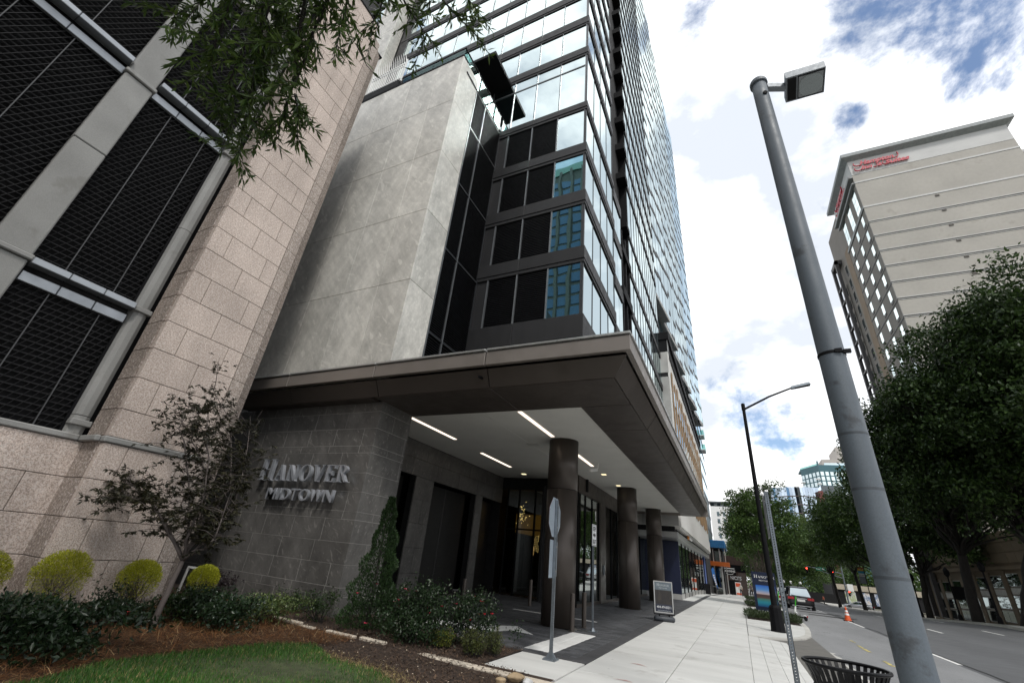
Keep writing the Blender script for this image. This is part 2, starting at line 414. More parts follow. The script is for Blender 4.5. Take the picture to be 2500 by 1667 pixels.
PAINT_Y = surf('worn yellow paint', (0.5, 0.42, 0.12), 0.8, nz=(3, 0.1), dirt=(9, (0.1, 0.1, 0.1), 0.46, 0.95))
NAVY = surf('navy wall', (0.008, 0.012, 0.035), 0.4, nz=(2, 0.1))
BARK = surf('bark', (0.10, 0.082, 0.066), 0.9, nz=(6, 0.3), fine=(40, 0.25), bump=(30, 0.6, 0.02), stretch=(1, 1, 0.25))
BARK_D = surf('dark bark', (0.020, 0.017, 0.015), 0.9, nz=(6, 0.3), bump=(30, 0.5, 0.02), stretch=(1, 1, 0.25))
BARK_MAPLE = surf('grey maple bark', (0.085, 0.07, 0.064), 0.85, nz=(8, 0.25), bump=(40, 0.4), stretch=(1, 1, 0.2))
GALV = surf('galvanised steel', (0.20, 0.225, 0.25), 0.42, 0.7, nz=(12, 0.15), fine=(50, 0.1))
LAMPCONC = surf('painted lamp post', (0.088, 0.106, 0.124), 0.55, 0.0, nz=(1.4, 0.10), fine=(70, 0.10), bump=(60, 0.12, 0.004), dirt=(2.6, (0.035, 0.036, 0.038), 0.57, 0.7), stretch=(3, 3, 0.7))
def asphalt():
    s = NT('worn asphalt'); s.set(0.85, 0, 0.4)
    v = s.rng(s.noise(0.5, 6, 0.6, stretch=(1, 0.25, 1)), 0.3, 0.7, 0.82, 1.2)
    v = s.math('MULTIPLY', v, s.rng(s.noise(110, 2, 0.8), 0.25, 0.75, 0.6, 1.4))
    c_ = s.mix(1.0, (0.19, 0.192, 0.196), s.grey(v), 'MULTIPLY')
    vo = s.n('ShaderNodeTexVoronoi', feature='DISTANCE_TO_EDGE'); vo.inputs['Scale'].default_value = 0.55
    w = s.n('ShaderNodeTexNoise'); w.inputs['Scale'].default_value = 1.7; w.inputs['Detail'].default_value = 5; s.l(s.pos.outputs['Position'], w.inputs['Vector'])
    ad = s.n('ShaderNodeMixRGB', blend_type='ADD'); ad.inputs[0].default_value = 1.0; s.l(s.pos.outputs['Position'], ad.inputs[1]); s.l(w.outputs['Color'], ad.inputs[2]); s.l(ad.outputs[0], vo.inputs['Vector'])
    crack = s.math('MULTIPLY', s.rng(vo.outputs['Distance'], 0, 0.012, 1, 0), s.rng(s.noise(0.35, 3), 0.48, 0.6, 0, 0.8, True))
    c_ = s.mix(crack, c_, (0.02, 0.02, 0.021))
    s.col(c_); s.bump(s.noise(120, 2, 0.8), 0.3, 0.006)
    return s.m
ASPHALT = asphalt()
ASPHALT_D = surf('newer dark asphalt', (0.080, 0.082, 0.086), 0.8, nz=(0.5, 0.16), fine=(110, 0.25), bump=(120, 0.25, 0.006), stretch=(1, 0.2, 1))
GROUND = surf('earth', (0.09, 0.085, 0.06), 0.95, nz=(0.05, 0.3), fine=(3, 0.2))
MULCH = surf('bark mulch', (0.042, 0.026, 0.018), 0.95, nz=(9, 0.4), fine=(60, 0.5), bump=(50, 0.9, 0.03))
STRAW_BED = surf('pine straw bed', (0.055, 0.028, 0.013), 0.95, nz=(7, 0.4), fine=(50, 0.5), bump=(50, 0.9, 0.03))
LAWNSOIL = surf('lawn soil', (0.05, 0.06, 0.025), 0.95, nz=(6, 0.4), fine=(40, 0.3))
# ---------------------------------------------------------------- the setting: ground, road, pavements
def clamp(a, lo, hi): return max(lo, min(hi, a))
def terr(x, y):
    b = 0.0 if y < 45 else -0.02 * (min(y, 118) - 45)
    return b + 0.04 * clamp(x - 5.5, 0, 20) * clamp((72 - y) / 25, 0, 1)
def sheet(name, xs, ys, zoff, mat, edge=None, label=None, parent=None, kind='structure'):
    vs = []; nx = len(xs)
    for y in ys:
        for i, x in enumerate(xs):
            xx = edge(x, y) if edge else x
            vs.append((xx, y, terr(xx, y) + zoff))
    fs = [(j * nx + i, j * nx + i + 1, (j + 1) * nx + i + 1, (j + 1) * nx + i) for j in range(len(ys) - 1) for i in range(nx - 1)]
    o = MB().add(vs, fs).build(name, mat, parent)
    if kind: o['kind'] = kind
    return o
YS = list(range(-60, 46, 3)) + list(range(46, 130, 4)) + [140, 160, 200, 260]
sheet('ground', [-1500, -300, -60, -14, 0, 2.3, 5.5, 9, 12, 15.6, 20, 25.5, 60, 300, 1500], [-1500, -300] + YS + [400, 1500], -0.45, GROUND)
road = sheet('road', [1.9, 3.5, 5.5, 7.5, 9.5, 12, 14, 15.6], YS, -0.15, ASPHALT_D)
lane = sheet('kerbside_lane', [1.9, 3.0, 4.2, 5.42], YS, -0.146, ASPHALT, parent=road, kind=None)
far_walk = sheet('far_pavement', [15.62, 18, 21.4], YS, 0.0, KERB)
def dash(x, y0, y1, w=0.12, mat=PAINT, name='lane_marking'):
    ys = np.linspace(y0, y1, 3)
    z = -0.141
    return sheet(name, [x - w / 2, x + w / 2], list(ys), z, mat, parent=road, kind=None)
for y0 in (19.6, 31.8, 46.4, 58, 70, 82): dash(5.5, y0, y0 + 3.0 + (1.6 if y0 > 31 and y0 < 40 else 0))
for y0 in (10, 21.5, 33.2, 45.2, 57, 69, 81): dash(9.0, y0, y0 + 2.3)
for y0 in (12, 24, 36, 44.5, 56, 68, 80): dash(12.3, y0, y0 + 2.6)
for x_, y0, y1 in ((3.35, 19.4, 21.2), (3.3, 16.6, 17.6), (3.42, 22.0, 22.8)): dash(x_, y0, y1, 0.1, PAINT_Y, 'yellow_marking')
sheet('tar_seam', [5.60, 5.655], list(range(6, 46, 2)), -0.1405, surf('tar seam', (0.02, 0.02, 0.02), 0.8), edge=lambda x, y: x + 0.05 * math.sin(y * 1.1) + 0.03 * math.sin(y * 2.7), parent=road, kind=None)
# utility cuts patched in the lane
for x0, x1, y0, y1 in ((3.5, 6.0, 41.2, 42.2), (3.8, 6.4, 38.4, 39.2)):
    sheet('tar_patch', [x0, x1], [y0, y1], -0.138, surf('tar patch', (0.022, 0.022, 0.022), 0.8) if 'tar patch' not in MATS else MATS['tar patch'], parent=road, kind=None)

pave = thing('pavement', None, None); pave['kind'] = 'structure'
base = MB()
SUBBASE = surf('joint sand', (0.12, 0.115, 0.105), 0.95)
sheet('bedding', [-13, -2.5, 0.0, 1.95], YS, -0.05, SUBBASE, parent=pave, kind=None)
jt = 0.007
for k, (x0, x1) in enumerate(((-2.5, -1.22), (-1.22, 0.0))):
    y = -4.0
    while y < 45:
        piece('slab', pave, x0 + jt, x1 - (jt if x1 < 0 else 0.001), y + 0.003, y + 2.994, -0.1, RN.uniform(-0.002, 0.002), SIDEWALK, 0.008)
        y += 3.0
    sheet('slab', [x0 + jt, x1 - jt], list(range(44, 47)) + list(range(48, 130, 6)), 0.0, SIDEWALK, parent=pave, kind=None)
# apron beside the road: scored strips that fall to the gutter between y 8.5 and 17.2
for k in range(7):
    xa, xb = 0.003 + k * 0.2775, 0.003 + (k + 1) * 0.2775
    za, zb = -0.135 * (xa / 1.95) ** 1.5 , -0.135 * (xb / 1.95) ** 1.5
    for (y0, y1) in ((8.5, 12.8), (12.8, 17.28)):
        a = [(xa + 0.003, y0 + 0.003, -0.25), (xb - 0.003, y0 + 0.003, -0.25), (xb - 0.003, y1 - 0.003, -0.25), (xa + 0.003, y1 - 0.003, -0.25)]
        b = [(xa + 0.003, y0 + 0.003, za), (xb - 0.003, y0 + 0.003, zb), (xb - 0.003, y1 - 0.003, zb), (xa + 0.003, y1 - 0.003, za)]
        MB().hexa(a, b).build('apron_strip', SIDEWALK, pave)
for y0 in (-4, -1, 2, 5): piece('slab', pave, 0.004, 1.72, y0 + 0.004, y0 + 2.99, -0.1, 0, SIDEWALK, 0.008)
piece('slab', pave, 0.004, 1.72, 8.0, 8.49, -0.1, 0, SIDEWALK, 0.008)
for y0 in (-4, -1, 2, 5): piece('kerb_stone', pave, 1.73, 1.94, y0 + 0.004, y0 + 2.99, -0.3, -0.002, KERB, 0.02)
# gutter, ragged where the asphalt has broken away
gv = []
for i, y in enumerate(np.linspace(6, 17.5, 40)): gv.append((1.95, y, -0.128)); gv.append((2.12 + 0.10 * RN.random() + 0.05 * math.sin(i * 1.3), y, -0.139))
MB().add(gv, [(2 * i, 2 * i + 1, 2 * i + 3, 2 * i + 2) for i in range(39)]).build('gutter', KERB, pave)
# raised bulb-out with its curved kerb
edge = [(0.02, 17.32), (0.6, 17.55), (1.2, 18.15), (1.65, 19.1), (1.93, 20.2), (2.12, 22.0), (2.27, 24.0), (2.35, 26.5)]
inner = [(0.02, 17.52), (0.52, 17.74), (1.06, 18.28), (1.48, 19.18), (1.76, 20.25), (1.95, 22.02), (2.1, 24.0), (2.17, 26.5)]
mb = MB().prism([(p[0], p[1], -0.3) for p in inner] + [(0.02, 26.5, -0.3)], (0, 0, 0.3)); mb.build('bulb_slab', SIDEWALK, pave)
for i in range(len(edge) - 1):
    a, b, c, d = edge[i], edge[i + 1], inner[i + 1], inner[i]
    bot = [(p[0], p[1], -0.35) for p in (a, b, c, d)]; top = [(p[0], p[1], 0.004 if k > 1 else -0.008) for k, p in enumerate((a, b, c, d))]
    MB().hexa(bot, top).build('kerb_stone', KERB, pave)
for y0 in range(27, 46, 3):
    piece('slab', pave, 0.004, 2.16, y0 - 0.49, y0 + 2.49, -0.2, 0.0, SIDEWALK, 0.008)
    piece('kerb_stone', pave, 2.17, 2.35, y0 - 0.49, y0 + 2.49, -0.4, -0.001, KERB, 0.02)
sheet('slab', [0.02, 2.16], list(range(48, 130, 6)), 0.0, SIDEWALK, parent=pave, kind=None)
sheet('kerb_stone', [2.17, 2.35], list(range(48, 130, 6)), -0.002, KERB, parent=pave, kind=None)
fk = MB()
for y0 in range(-20, 120, 4):
    a = [(15.45, y0, terr(15.5, y0) - 0.4), (15.63, y0, terr(15.5, y0) - 0.4), (15.63, y0 + 3.97, terr(15.5, y0 + 4) - 0.4), (15.45, y0 + 3.97, terr(15.5, y0 + 4) - 0.4)]
    b = [(p[0], p[1], terr(15.5, y0 + (4 if i > 1 else 0)) + 0.005) for i, p in enumerate(a)]
    MB().hexa(a, b).build('kerb_stone', KERB, far_walk)

# dark paver forecourt under the canopy
plaza = thing('forecourt', None, None); plaza['kind'] = 'structure'
sheet('paver_bedding', [-9.6, -2.5], list(range(8, 34, 5)) + [34], -0.03, SUBBASE, parent=plaza, kind=None)
plain('pale_pad', plaza, -3.66, -2.52, 7.08, 8.52, -0.1, 0.0, SIDEWALK)
WPAVER = surf('white painted paver', (0.66, 0.66, 0.645), 0.75, nz=(2, 0.06), fine=(90, 0.06), rnd=0.03, dirt=(6, (0.35, 0.35, 0.34), 0.6, 0.6))
rows = []
pw, pl = 0.155, 0.31
row = 0
y = 8.72
cells = []
while y < 33.0:
    x = -9.58 + (pl / 2 if row % 2 else 0)
    while x < -2.80:
        x1 = min(x + pl, -2.78)
        if x1 - x > 0.05 and not (y < 10.6 and x < -6.6) and not any((x + pl / 2 + 4.3) ** 2 + (y - cy) ** 2 < 0.3 for cy in (12.4, 21, 28.4)):
            if 8.8 < y < 11.75:
                # the painted strip takes its own pavers
                for a, b in ((x, min(x1, -3.80)), (max(x, -3.23), x1)):
                    if b - a > 0.03: cells.append((a, b, y, False))
            else: cells.append((x, x1, y, False))
        x += pl
    y += pw; row += 1
cells.sort(key=lambda c: (c[0] + 4.0) ** 2 * 0.6 + (c[2] - 8.5) ** 2)
rest = MB()
yy_ = 8.72
while yy_ < 11.75:
    if yy_ > 8.8:
        for q in range(2): piece('painted_paver', plaza, -3.797 + q * 0.285, -3.797 + q * 0.285 + 0.279, yy_ + 0.004, yy_ + pw - 0.004, -0.06, RN.uniform(-0.002, 0.002), WPAVER, 0.006)
    yy_ += pw
for i, (x0, x1, y, st) in enumerate(cells):
    dz = RN.uniform(-0.0025, 0.0025)
    if i < 295: piece('paver', plaza, x0 + 0.004, x1 - 0.004, y + 0.004, y + pw - 0.004, -0.06, dz, WPAVER if st else PAVER, 0.006)
    elif st: piece('painted_paver', plaza, x0 + 0.004, x1 - 0.004, y + 0.004, y + pw - 0.004, -0.06, dz, WPAVER, 0.006)
    else: rest.box(x0 + 0.004, x1 - 0.004, y + 0.004, y + pw - 0.004, -0.06, dz)
PAVER_R = NT('dark paver field'); PAVER_R.set(0.75)
v_ = PAVER_R.math('MULTIPLY', PAVER_R.rng(PAVER_R.island(), 0, 1, 0.68, 1.32), PAVER_R.rng(PAVER_R.noise(2, 5), 0.3, 0.7, 0.8, 1.2))
PAVER_R.col(PAVER_R.mix(1.0, (0.060, 0.062, 0.067), PAVER_R.grey(v_), 'MULTIPLY'))
rest.build('paver_field', PAVER_R.m, plaza, kind='stuff')
y = 8.6
while y < 45:
    piece('border_paver', plaza, -2.775, -2.505, y + 0.003, y + 0.597, -0.06, 0.0005, PAVER_E, 0.005)
    y += 0.6
x = -4.1
while x < -2.8:
    piece('border_paver', plaza, x + 0.003, x + 0.44, 8.535, 8.71, -0.06, 0.0005, PAVER_E, 0.005); x += 0.443
# arrow and lines painted on the drive
def flat(name, pts, z, mat, parent): 
    o = MB().add([(p[0], p[1], z) for p in pts], [tuple(range(len(pts)))]).build(name, mat, parent); return o
flat('painted_arrow', [(-6.6, 9.3), (-5.92, 9.61), (-4.96, 9.86), (-4.77, 10.44), (-4.21, 10.36), (-4.97, 11.17), (-5.44, 10.53), (-6.6, 10.1)][::1], 0.006, PAINT, plaza)
flat('painted_line', [(-6.6, 14.32), (-3.92, 14.38), (-3.92, 14.56), (-6.6, 14.50)], 0.006, PAINT, plaza)
for pts_ in ([(-1.95, 9.35), (-1.80, 9.42), (-1.62, 9.30), (-1.78, 9.36)], [(-1.9, 7.9), (-1.72, 7.98), (-1.6, 7.92), (-1.75, 7.93)], [(-0.35, 7.1), (-0.2, 7.22), (-0.15, 7.2), (-0.3, 7.06)]):
    flat('spray_mark', pts_, 0.0055, MATS.get('faded red spray') or surf('faded red spray', (0.50, 0.30, 0.27), 0.9), pave)
# pale paving in front of the shops
sheet('shop_paving', [-4.6, -2.78], [33.0, 45, 52, 60, 70], 0.002, SIDEWALK, parent=pave, kind=None)

# garden beds
def gz(x, y):
    """the planted ground rises a little towards the granite wall"""
    return 0.02 + 0.05 * clamp((-x - 3.5) / 5, 0, 1) + 0.035 * math.sin(x * 1.7 + 0.6) * math.cos(y * 1.3) * clamp((-x - 3.4) / 1.5, 0, 1)
def bed(name, x0, x1, y0, y1, n, mat, dz):
    xs = np.linspace(x0, x1, n); ys = np.linspace(y0, y1, n)
    vs = [(x, y, gz(x, y) + dz) for y in ys for x in xs]
    fs = [(j * n + i, j * n + i + 1, (j + 1) * n + i + 1, (j + 1) * n + i) for j in range(n - 1) for i in range(n - 1)]
    o = MB().add(vs, fs).build(name, mat, None, smooth=True); o['kind'] = 'structure'; return o
bed('straw_bed', -13.5, -6.0, -6, 7.7, 40, STRAW_BED, 0.0)
bed('mulch_bed', -6.35, -3.675, 2.0, 8.52, 30, MULCH, -0.012)
bed('mulch_bed', -3.675, -2.52, 2.0, 7.06, 16, MULCH, -0.012)
bed('mulch_bed', -9.4, -6.0, 6.7, 8.7, 20, MULCH, 0.012)
LAWN = [(-6.0, -3), (-6.0, 2.6), (-6.38, 3.3), (-6.22, 4.2), (-6.1, 5.3), (-5.8, 5.72), (-5.1, 5.42), (-4.3, 5.4), (-3.75, 5.1), (-3.3, 4.6), (-2.9, 3.9), (-2.6, 3.0), (-2.55, -3)]
lawn = MB().add([(p[0], p[1], gz(*p) + 0.012) for p in LAWN], [tuple(range(len(LAWN)))]).build('lawn', LAWNSOIL); lawn['kind'] = 'structure'
def inpoly(x, y, poly):
    c = False; n = len(poly)
    for i in range(n):
        a, b = poly[i], poly[(i + 1) % n]
        if (a[1] > y) != (b[1] > y) and x < (b[0] - a[0]) * (y - a[1]) / (b[1] - a[1]) + a[0]: c = not c
    return c
def strips_mesh(name, P, D, up, L, W, mat, bend=0.3, kind='stuff', label=None, cat=None):
    """many thin two-piece blades: roots P, lean D, length L, width W"""
    n = len(P)
    side = np.cross(D, up); side /= np.linalg.norm(side, axis=1)[:, None] + 1e-9
    W = W[:, None]; L = L[:, None]
    mid = P + D * L * 0.55; tip = P + D * L + up * (-bend) * L * 0.3
    V = np.stack([P - side * W / 2, P + side * W / 2, mid + side * W * 0.4, mid - side * W * 0.4, tip], 1).reshape(-1, 3)
    b = (np.arange(n) * 5)[:, None]
    F = np.concatenate([b + [0, 1, 2], b + [0, 2, 3], b + [3, 2, 4]], 0)
    o = np_mesh(name, V, F, mat, None, kind)
    if label: tag(o, label, cat)
    return o
# lawn grass
pts = []
while len(pts) < 62000:
    x, y = RN.uniform(-6.5, -2.55), RN.uniform(1.6, 5.75)
    if inpoly(x, y, LAWN):
        e = 0.0
        if y > 4.6 and x > -5.4 and RN.random() < 0.55 * clamp((x + 5.6) / 1.2, 0, 1): continue
        pts.append((x, y, gz(x, y) + 0.008))
P = np.array(pts); n = len(P)
D = NR.normal(0, 0.42, (n, 3)); D[:, 2] = 1; D /= np.linalg.norm(D, axis=1)[:, None]
GRASS = leafmat('lawn grass', (0.024, 0.085, 0.010), (0.075, 0.19, 0.028), 0.45, 0.3, ((0.30, 0.24, 0.10), 0.09))
strips_mesh('grass', P, D, np.array([[0, 0, 1.0]]).repeat(n, 0), NR.uniform(0.035, 0.085, n), NR.uniform(0.003, 0.006, n), GRASS, 0.5, label='short mown green grass of the curved lawn', cat='grass')
# yellowed grass on the lawn's edge
pts = []
while len(pts) < 5000:
    x, y = RN.uniform(-5.6, -2.7), RN.gauss(5.45, 0.16) - max(0, (RN.random() - 0.2)) * 0.1
    y = y - max(0, x + 4.3) * 0.45
    pts.append((x, y, gz(x, y) + 0.006))
P = np.array(pts); n = len(P)
D = NR.normal(0, 0.9, (n, 3)); D[:, 2] = 0.5; D /= np.linalg.norm(D, axis=1)[:, None]
DRYGRASS = leafmat('dry grass', (0.20, 0.15, 0.06), (0.34, 0.27, 0.13), 0.7, 0.2)
strips_mesh('dry_grass', P, D, np.array([[0, 0, 1.0]]).repeat(n, 0), NR.uniform(0.02, 0.06, n), NR.uniform(0.003, 0.006, n), DRYGRASS, 0.5, label='straw coloured dead grass along the lawn edge', cat='dry grass')
# pine straw
pts = []
while len(pts) < 46000:
    x, y = RN.uniform(-12, -5.75), RN.uniform(0.6, 7.4)
    if inpoly(x, y, LAWN) or (y > 6.62 and x > -8.0) or (x > -6.0 and y < 5.5): continue
    if RN.random() > clamp(2.2 - abs(x + 6.6) * 0.35, 0.25, 1): continue
    pts.append((x, y, gz(x, y) + RN.uniform(0.002, 0.035)))
P = np.array(pts); n = len(P)
D = NR.normal(0, 1, (n, 3)); D[:, 2] = NR.normal(0.08, 0.18, n); D /= np.linalg.norm(D, axis=1)[:, None]
NEEDLE = leafmat('pine needle', (0.04, 0.017, 0.007), (0.26, 0.115, 0.042), 0.6, 0.1, ((0.42, 0.28, 0.14), 0.08))
strips_mesh('pine_straw', P, D, np.array([[0, 0, 1.0]]).repeat(n, 0), NR.uniform(0.10, 0.22, n), NR.uniform(0.003, 0.006, n), NEEDLE, 0.25, label='rust brown pine needles strewn thickly over the bed', cat='pine straw')
# mulch chips
pts = []
while len(pts) < 15000:
    x, y = RN.uniform(-9.3, -2.6), RN.uniform(3.2, 8.6)
    if inpoly(x, y, LAWN): continue
    if y < 6.6 and x < -5.9 + 0.15 * math.sin(y * 9): continue
    if x > -3.66 and y > 7.05: continue
    if x > -2.9 and y > 6.3: continue
    pts.append((x, y, gz(x, y) + RN.uniform(0.0, 0.02)))
P = np.array(pts); n = len(P)
D = NR.normal(0, 1, (n, 3)); D[:, 2] = NR.normal(0.1, 0.3, n); D /= np.linalg.norm(D, axis=1)[:, None]
CHIP = leafmat('mulch chip', (0.030, 0.018, 0.012), (0.11, 0.07, 0.045), 0.85, 0.0, ((0.40, 0.33, 0.25), 0.035))
strips_mesh('mulch_chips', P, D, np.array([[0, 0, 1.0]]).repeat(n, 0), NR.uniform(0.02, 0.055, n), NR.uniform(0.008, 0.02, n), CHIP, 0.1, label='dark brown shredded bark chips under the rose bushes', cat='mulch')
# low edging between the beds, partly buried
edging = thing('edging_kerb', 'pale aggregate edging strip, half buried, crossing the mulch to the pavement', 'edging', (-5, 6.65, 0))
for x0, x1, dz in ((-7.95, -7.2, 0.0), (-7.17, -6.86, -0.012), (-6.55, -5.9, 0.0), (-5.78, -5.25, -0.008), (-4.66, -3.6, 0.005), (-3.59, -2.3, 0.005)):
    piece('edging_stone', edging, x0, x1, 6.62, 6.80 if x0 > -5 else 6.72, -0.15, gz((x0 + x1) / 2, 6.65) + 0.035 + dz if x0 < -4.7 else 0.035, AGGREGATE, 0.012)
piece('edging_stone', edging, -10.0, -9.84, 4.3, 5.65, -0.1, 0.10, AGGREGATE, 0.01)
def rock(name, c, r, mat, label):
    bm = bmesh.new(); bmesh.ops.create_icosphere(bm, subdivisions=3, radius=1)
    for v in bm.verts:
        f = 1 + 0.16 * math.sin(v.co.x * 3 + c[0] * 7) * math.cos(v.co.y * 4) + 0.08 * math.sin(v.co.z * 6 + c[1] * 5)
        v.co = Vector((v.co.x * r[0], v.co.y * r[1], v.co.z * r[2])) * f
    me = bpy.data.meshes.new(name); bm.to_mesh(me); bm.free(); me.materials.append(mat)
    me.polygons.foreach_set('use_smooth', [True] * len(me.polygons))
    o = bpy.data.objects.new(name, me); link(o, None, c); o.rotation_euler = (0, 0, c[0] * 3); return tag(o, label, 'rock')
ROCK1 = surf('tan river rock', (0.30, 0.22, 0.13), 0.7, nz=(9, 0.3)); ROCK2 = surf('grey river rock', (0.38, 0.38, 0.37), 0.7, nz=(9, 0.3))
rock('river_rock', (-2.93, 6.18, 0.06), (0.06, 0.05, 0.045), ROCK1, 'small rounded orange tan rock left of the larger rock')
rock('river_rock', (-2.86, 6.50, 0.06), (0.11, 0.07, 0.055), ROCK1, 'larger flat tan rock against the edging strip')
rock('river_rock', (-2.66, 6.42, 0.05), (0.075, 0.06, 0.05), ROCK2, 'small pale grey rock at the edging end')

# ---------------------------------------------------------------- granite parking building on the left
gb = thing('granite_building', 'pink granite building with concrete columns and black mesh screens', 'building', (-10.6, 2, 0))
XF = -10.0
# dark body behind everything
plain('core', gb, -24, -11.0, -14, 6.1, -0.3, 18.3, VOID)
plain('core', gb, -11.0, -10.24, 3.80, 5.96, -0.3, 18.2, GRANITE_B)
COURSE = [0.13, 0.77, 1.39, 2.02, 2.64]
up = [2.76] + [3.27 + i * 0.6305 for i in range(0, 26)]
J = 0.011
def course_row(z0, z1, k):
    # main face of the pilaster: two or three blocks in running bond
    ys = [3.72, 4.28, 4.98, 5.40] if k % 2 else [3.72, 4.62, 5.40]
    if k % 2: ys = [3.72, 4.12, 5.05, 5.40]
    for a, b in zip(ys[:-1], ys[1:]):
        piece('granite_block', gb, XF - 0.14, XF + RN.uniform(-0.0015, 0.0015), a + J / 2, b - J / 2, z0 + J / 2, z1 - J / 2, GRANITE, 0.006)
for k, (a, b) in enumerate(zip(COURSE[:-1], COURSE[1:])): course_row(a, b, k)
course_row(-0.2, 0.13, 1)
for k, (a, b) in enumerate(zip(up[:-1], up[1:])):
    if b > 19.1: break
    course_row(a, b, k)
GRANITE_SHADE = granite('shaded granite', (0.47, 0.40, 0.35), (0.18, 0.145, 0.125))  # the face's granite with the shade of the angled strip put into its colour
# stepped strips on the right edge and the splayed return on the left
zs = [-0.2] + COURSE[:-1] + up
for k, (a, b) in enumerate(zip(zs[:-1], zs[1:])):
    if b - a < 0.3 and a > 1: continue
    o_ = 0.2 if a > 2.7 else 0
    if b < 18.6:
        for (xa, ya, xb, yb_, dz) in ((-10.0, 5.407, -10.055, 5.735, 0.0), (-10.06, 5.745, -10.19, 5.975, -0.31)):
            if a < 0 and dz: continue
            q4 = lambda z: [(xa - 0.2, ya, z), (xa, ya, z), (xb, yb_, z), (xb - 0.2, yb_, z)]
            MB().hexa(q4(a + J / 2 + dz), q4(b - J / 2 + dz)).build('granite_block', GRANITE_SHADE if not dz else GRANITE_B, gb)
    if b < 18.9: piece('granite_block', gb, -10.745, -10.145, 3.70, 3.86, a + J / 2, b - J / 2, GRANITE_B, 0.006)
for z0, z1 in zip(up[3::4], up[7::4]): pass
# coping
piece('coping', gb, -11.2, -9.97, 3.70, 5.43, 18.98, 19.06, BLACKMETAL, 0.01)
piece('coping', gb, -11.2, -10.12, 5.43, 5.78, 18.36, 18.44, BLACKMETAL, 0.01)
piece('coping', gb, -11.2, -10.28, 5.78, 6.14, 18.36, 18.42, BLACKMETAL, 0.01)
# smooth pale sill band
piece('sill_band', gb, -10.3, XF + 0.035, 3.69, 5.43, 2.645, 2.755, CONCRETE, 0.02)
piece('sill_band', gb, -10.76, -10.10, 3.60, 3.69, 2.645, 2.755, CONCRETE, 0.02)
# base wall below the screens
XW = -10.72
yb = 3.62
zb = [-0.2] + COURSE
for k, (a, b) in enumerate(zip(zb[:-1], zb[1:])):
    y = 3.725; first = True
    while y > -6.5:
        w = 1.15 if not (first and k % 2) else 0.55
        piece('granite_block', gb, XW - 0.15, XW + RN.uniform(-0.001, 0.001), y - w + J / 2, y - J / 2, a + J / 2, b - J / 2, GRANITE, 0.006)
        y -= w; first = False
y = 3.60
while y > -6:
    piece('sill_band', gb, XW - 0.3, XW + 0.04, y - 1.9 + 0.006, y - 0.0, 2.645, 2.755, CONCRETE, 0.02); y -= 1.9
# half-round concrete jamb
XS = -10.92                                     # plane of the screens
def halfround(y, r, segs):
    for z0, z1 in segs:
        m = MB(); n = 5; pts = []
        for i in range(n + 1):
            t = -math.pi / 2 + math.pi * i / n
            pts.append((XS + 0.02 + r * 0.95 * math.cos(t), y + r * math.sin(t)))
        poly = [(p[0], p[1], z0 + 0.006) for p in pts] + [(XS - 0.1, y + r, z0 + 0.006), (XS - 0.1, y - r, z0 + 0.006)]
        m.prism(poly, (0, 0, z1 - z0 - 0.012)).build('concrete_jamb', CONCRETE, gb)
halfround(3.53, 0.15, [(2.76, 3.1), (3.1, 5.36), (5.46, 7.6), (7.6, 10.1), (10.2, 12.6), (12.6, 14.9)])
for z in (2.98, 5.41, 10.15): piece('jamb_cap', gb, XS - 0.1, XS + 0.20, 3.37, 3.69, z - 0.07, z + 0.04, CONCRETE, 0.015)
# flat concrete column between the two screens
for z0, z1 in ((2.76, 5.39), (5.49, 8.05), (8.05, 10.12), (10.22, 12.5), (12.5, 15.0)):
    piece('concrete_column', gb, XS - 0.2, XS + 0.16, 1.165, 1.70, z0 + 0.006, z1 - 0.006, CONCRETE, 0.02)
for z in (5.44, 10.17): piece('column_band', gb, XS - 0.2, XS + 0.21, 1.13, 1.735, z - 0.045, z + 0.06, CONCRETE, 0.02)
for z0, z1 in ((2.76, 5.39), (5.49, 8.05), (8.05, 10.12), (10.22, 12.5), (12.5, 15.0)):
    piece('concrete_column', gb, XS - 0.2, XS + 0.16, -3.3, -2.75, z0 + 0.006, z1 - 0.006, CONCRETE, 0.02)
# aluminium double beams
for z in (5.37, 10.40):
    for y0, y1 in ((1.72, 3.36), (-2.73, 1.15)):
        n_ = 3 if y1 - y0 < 2 else 4
        for q in range(n_):
            a = y0 + (y1 - y0) * q / n_; b = y0 + (y1 - y0) * (q + 1) / n_
            piece('beam_cover', gb, XS + 0.0, XS + 0.25, a + 0.004, b - 0.004, z - 0.03, z + 0.10, ALU, 0.01)
            piece('beam_cover', gb, XS - 0.02, XS + 0.07, a + 0.004, b - 0.004, z - 0.34, z - 0.15, ALU, 0.01)
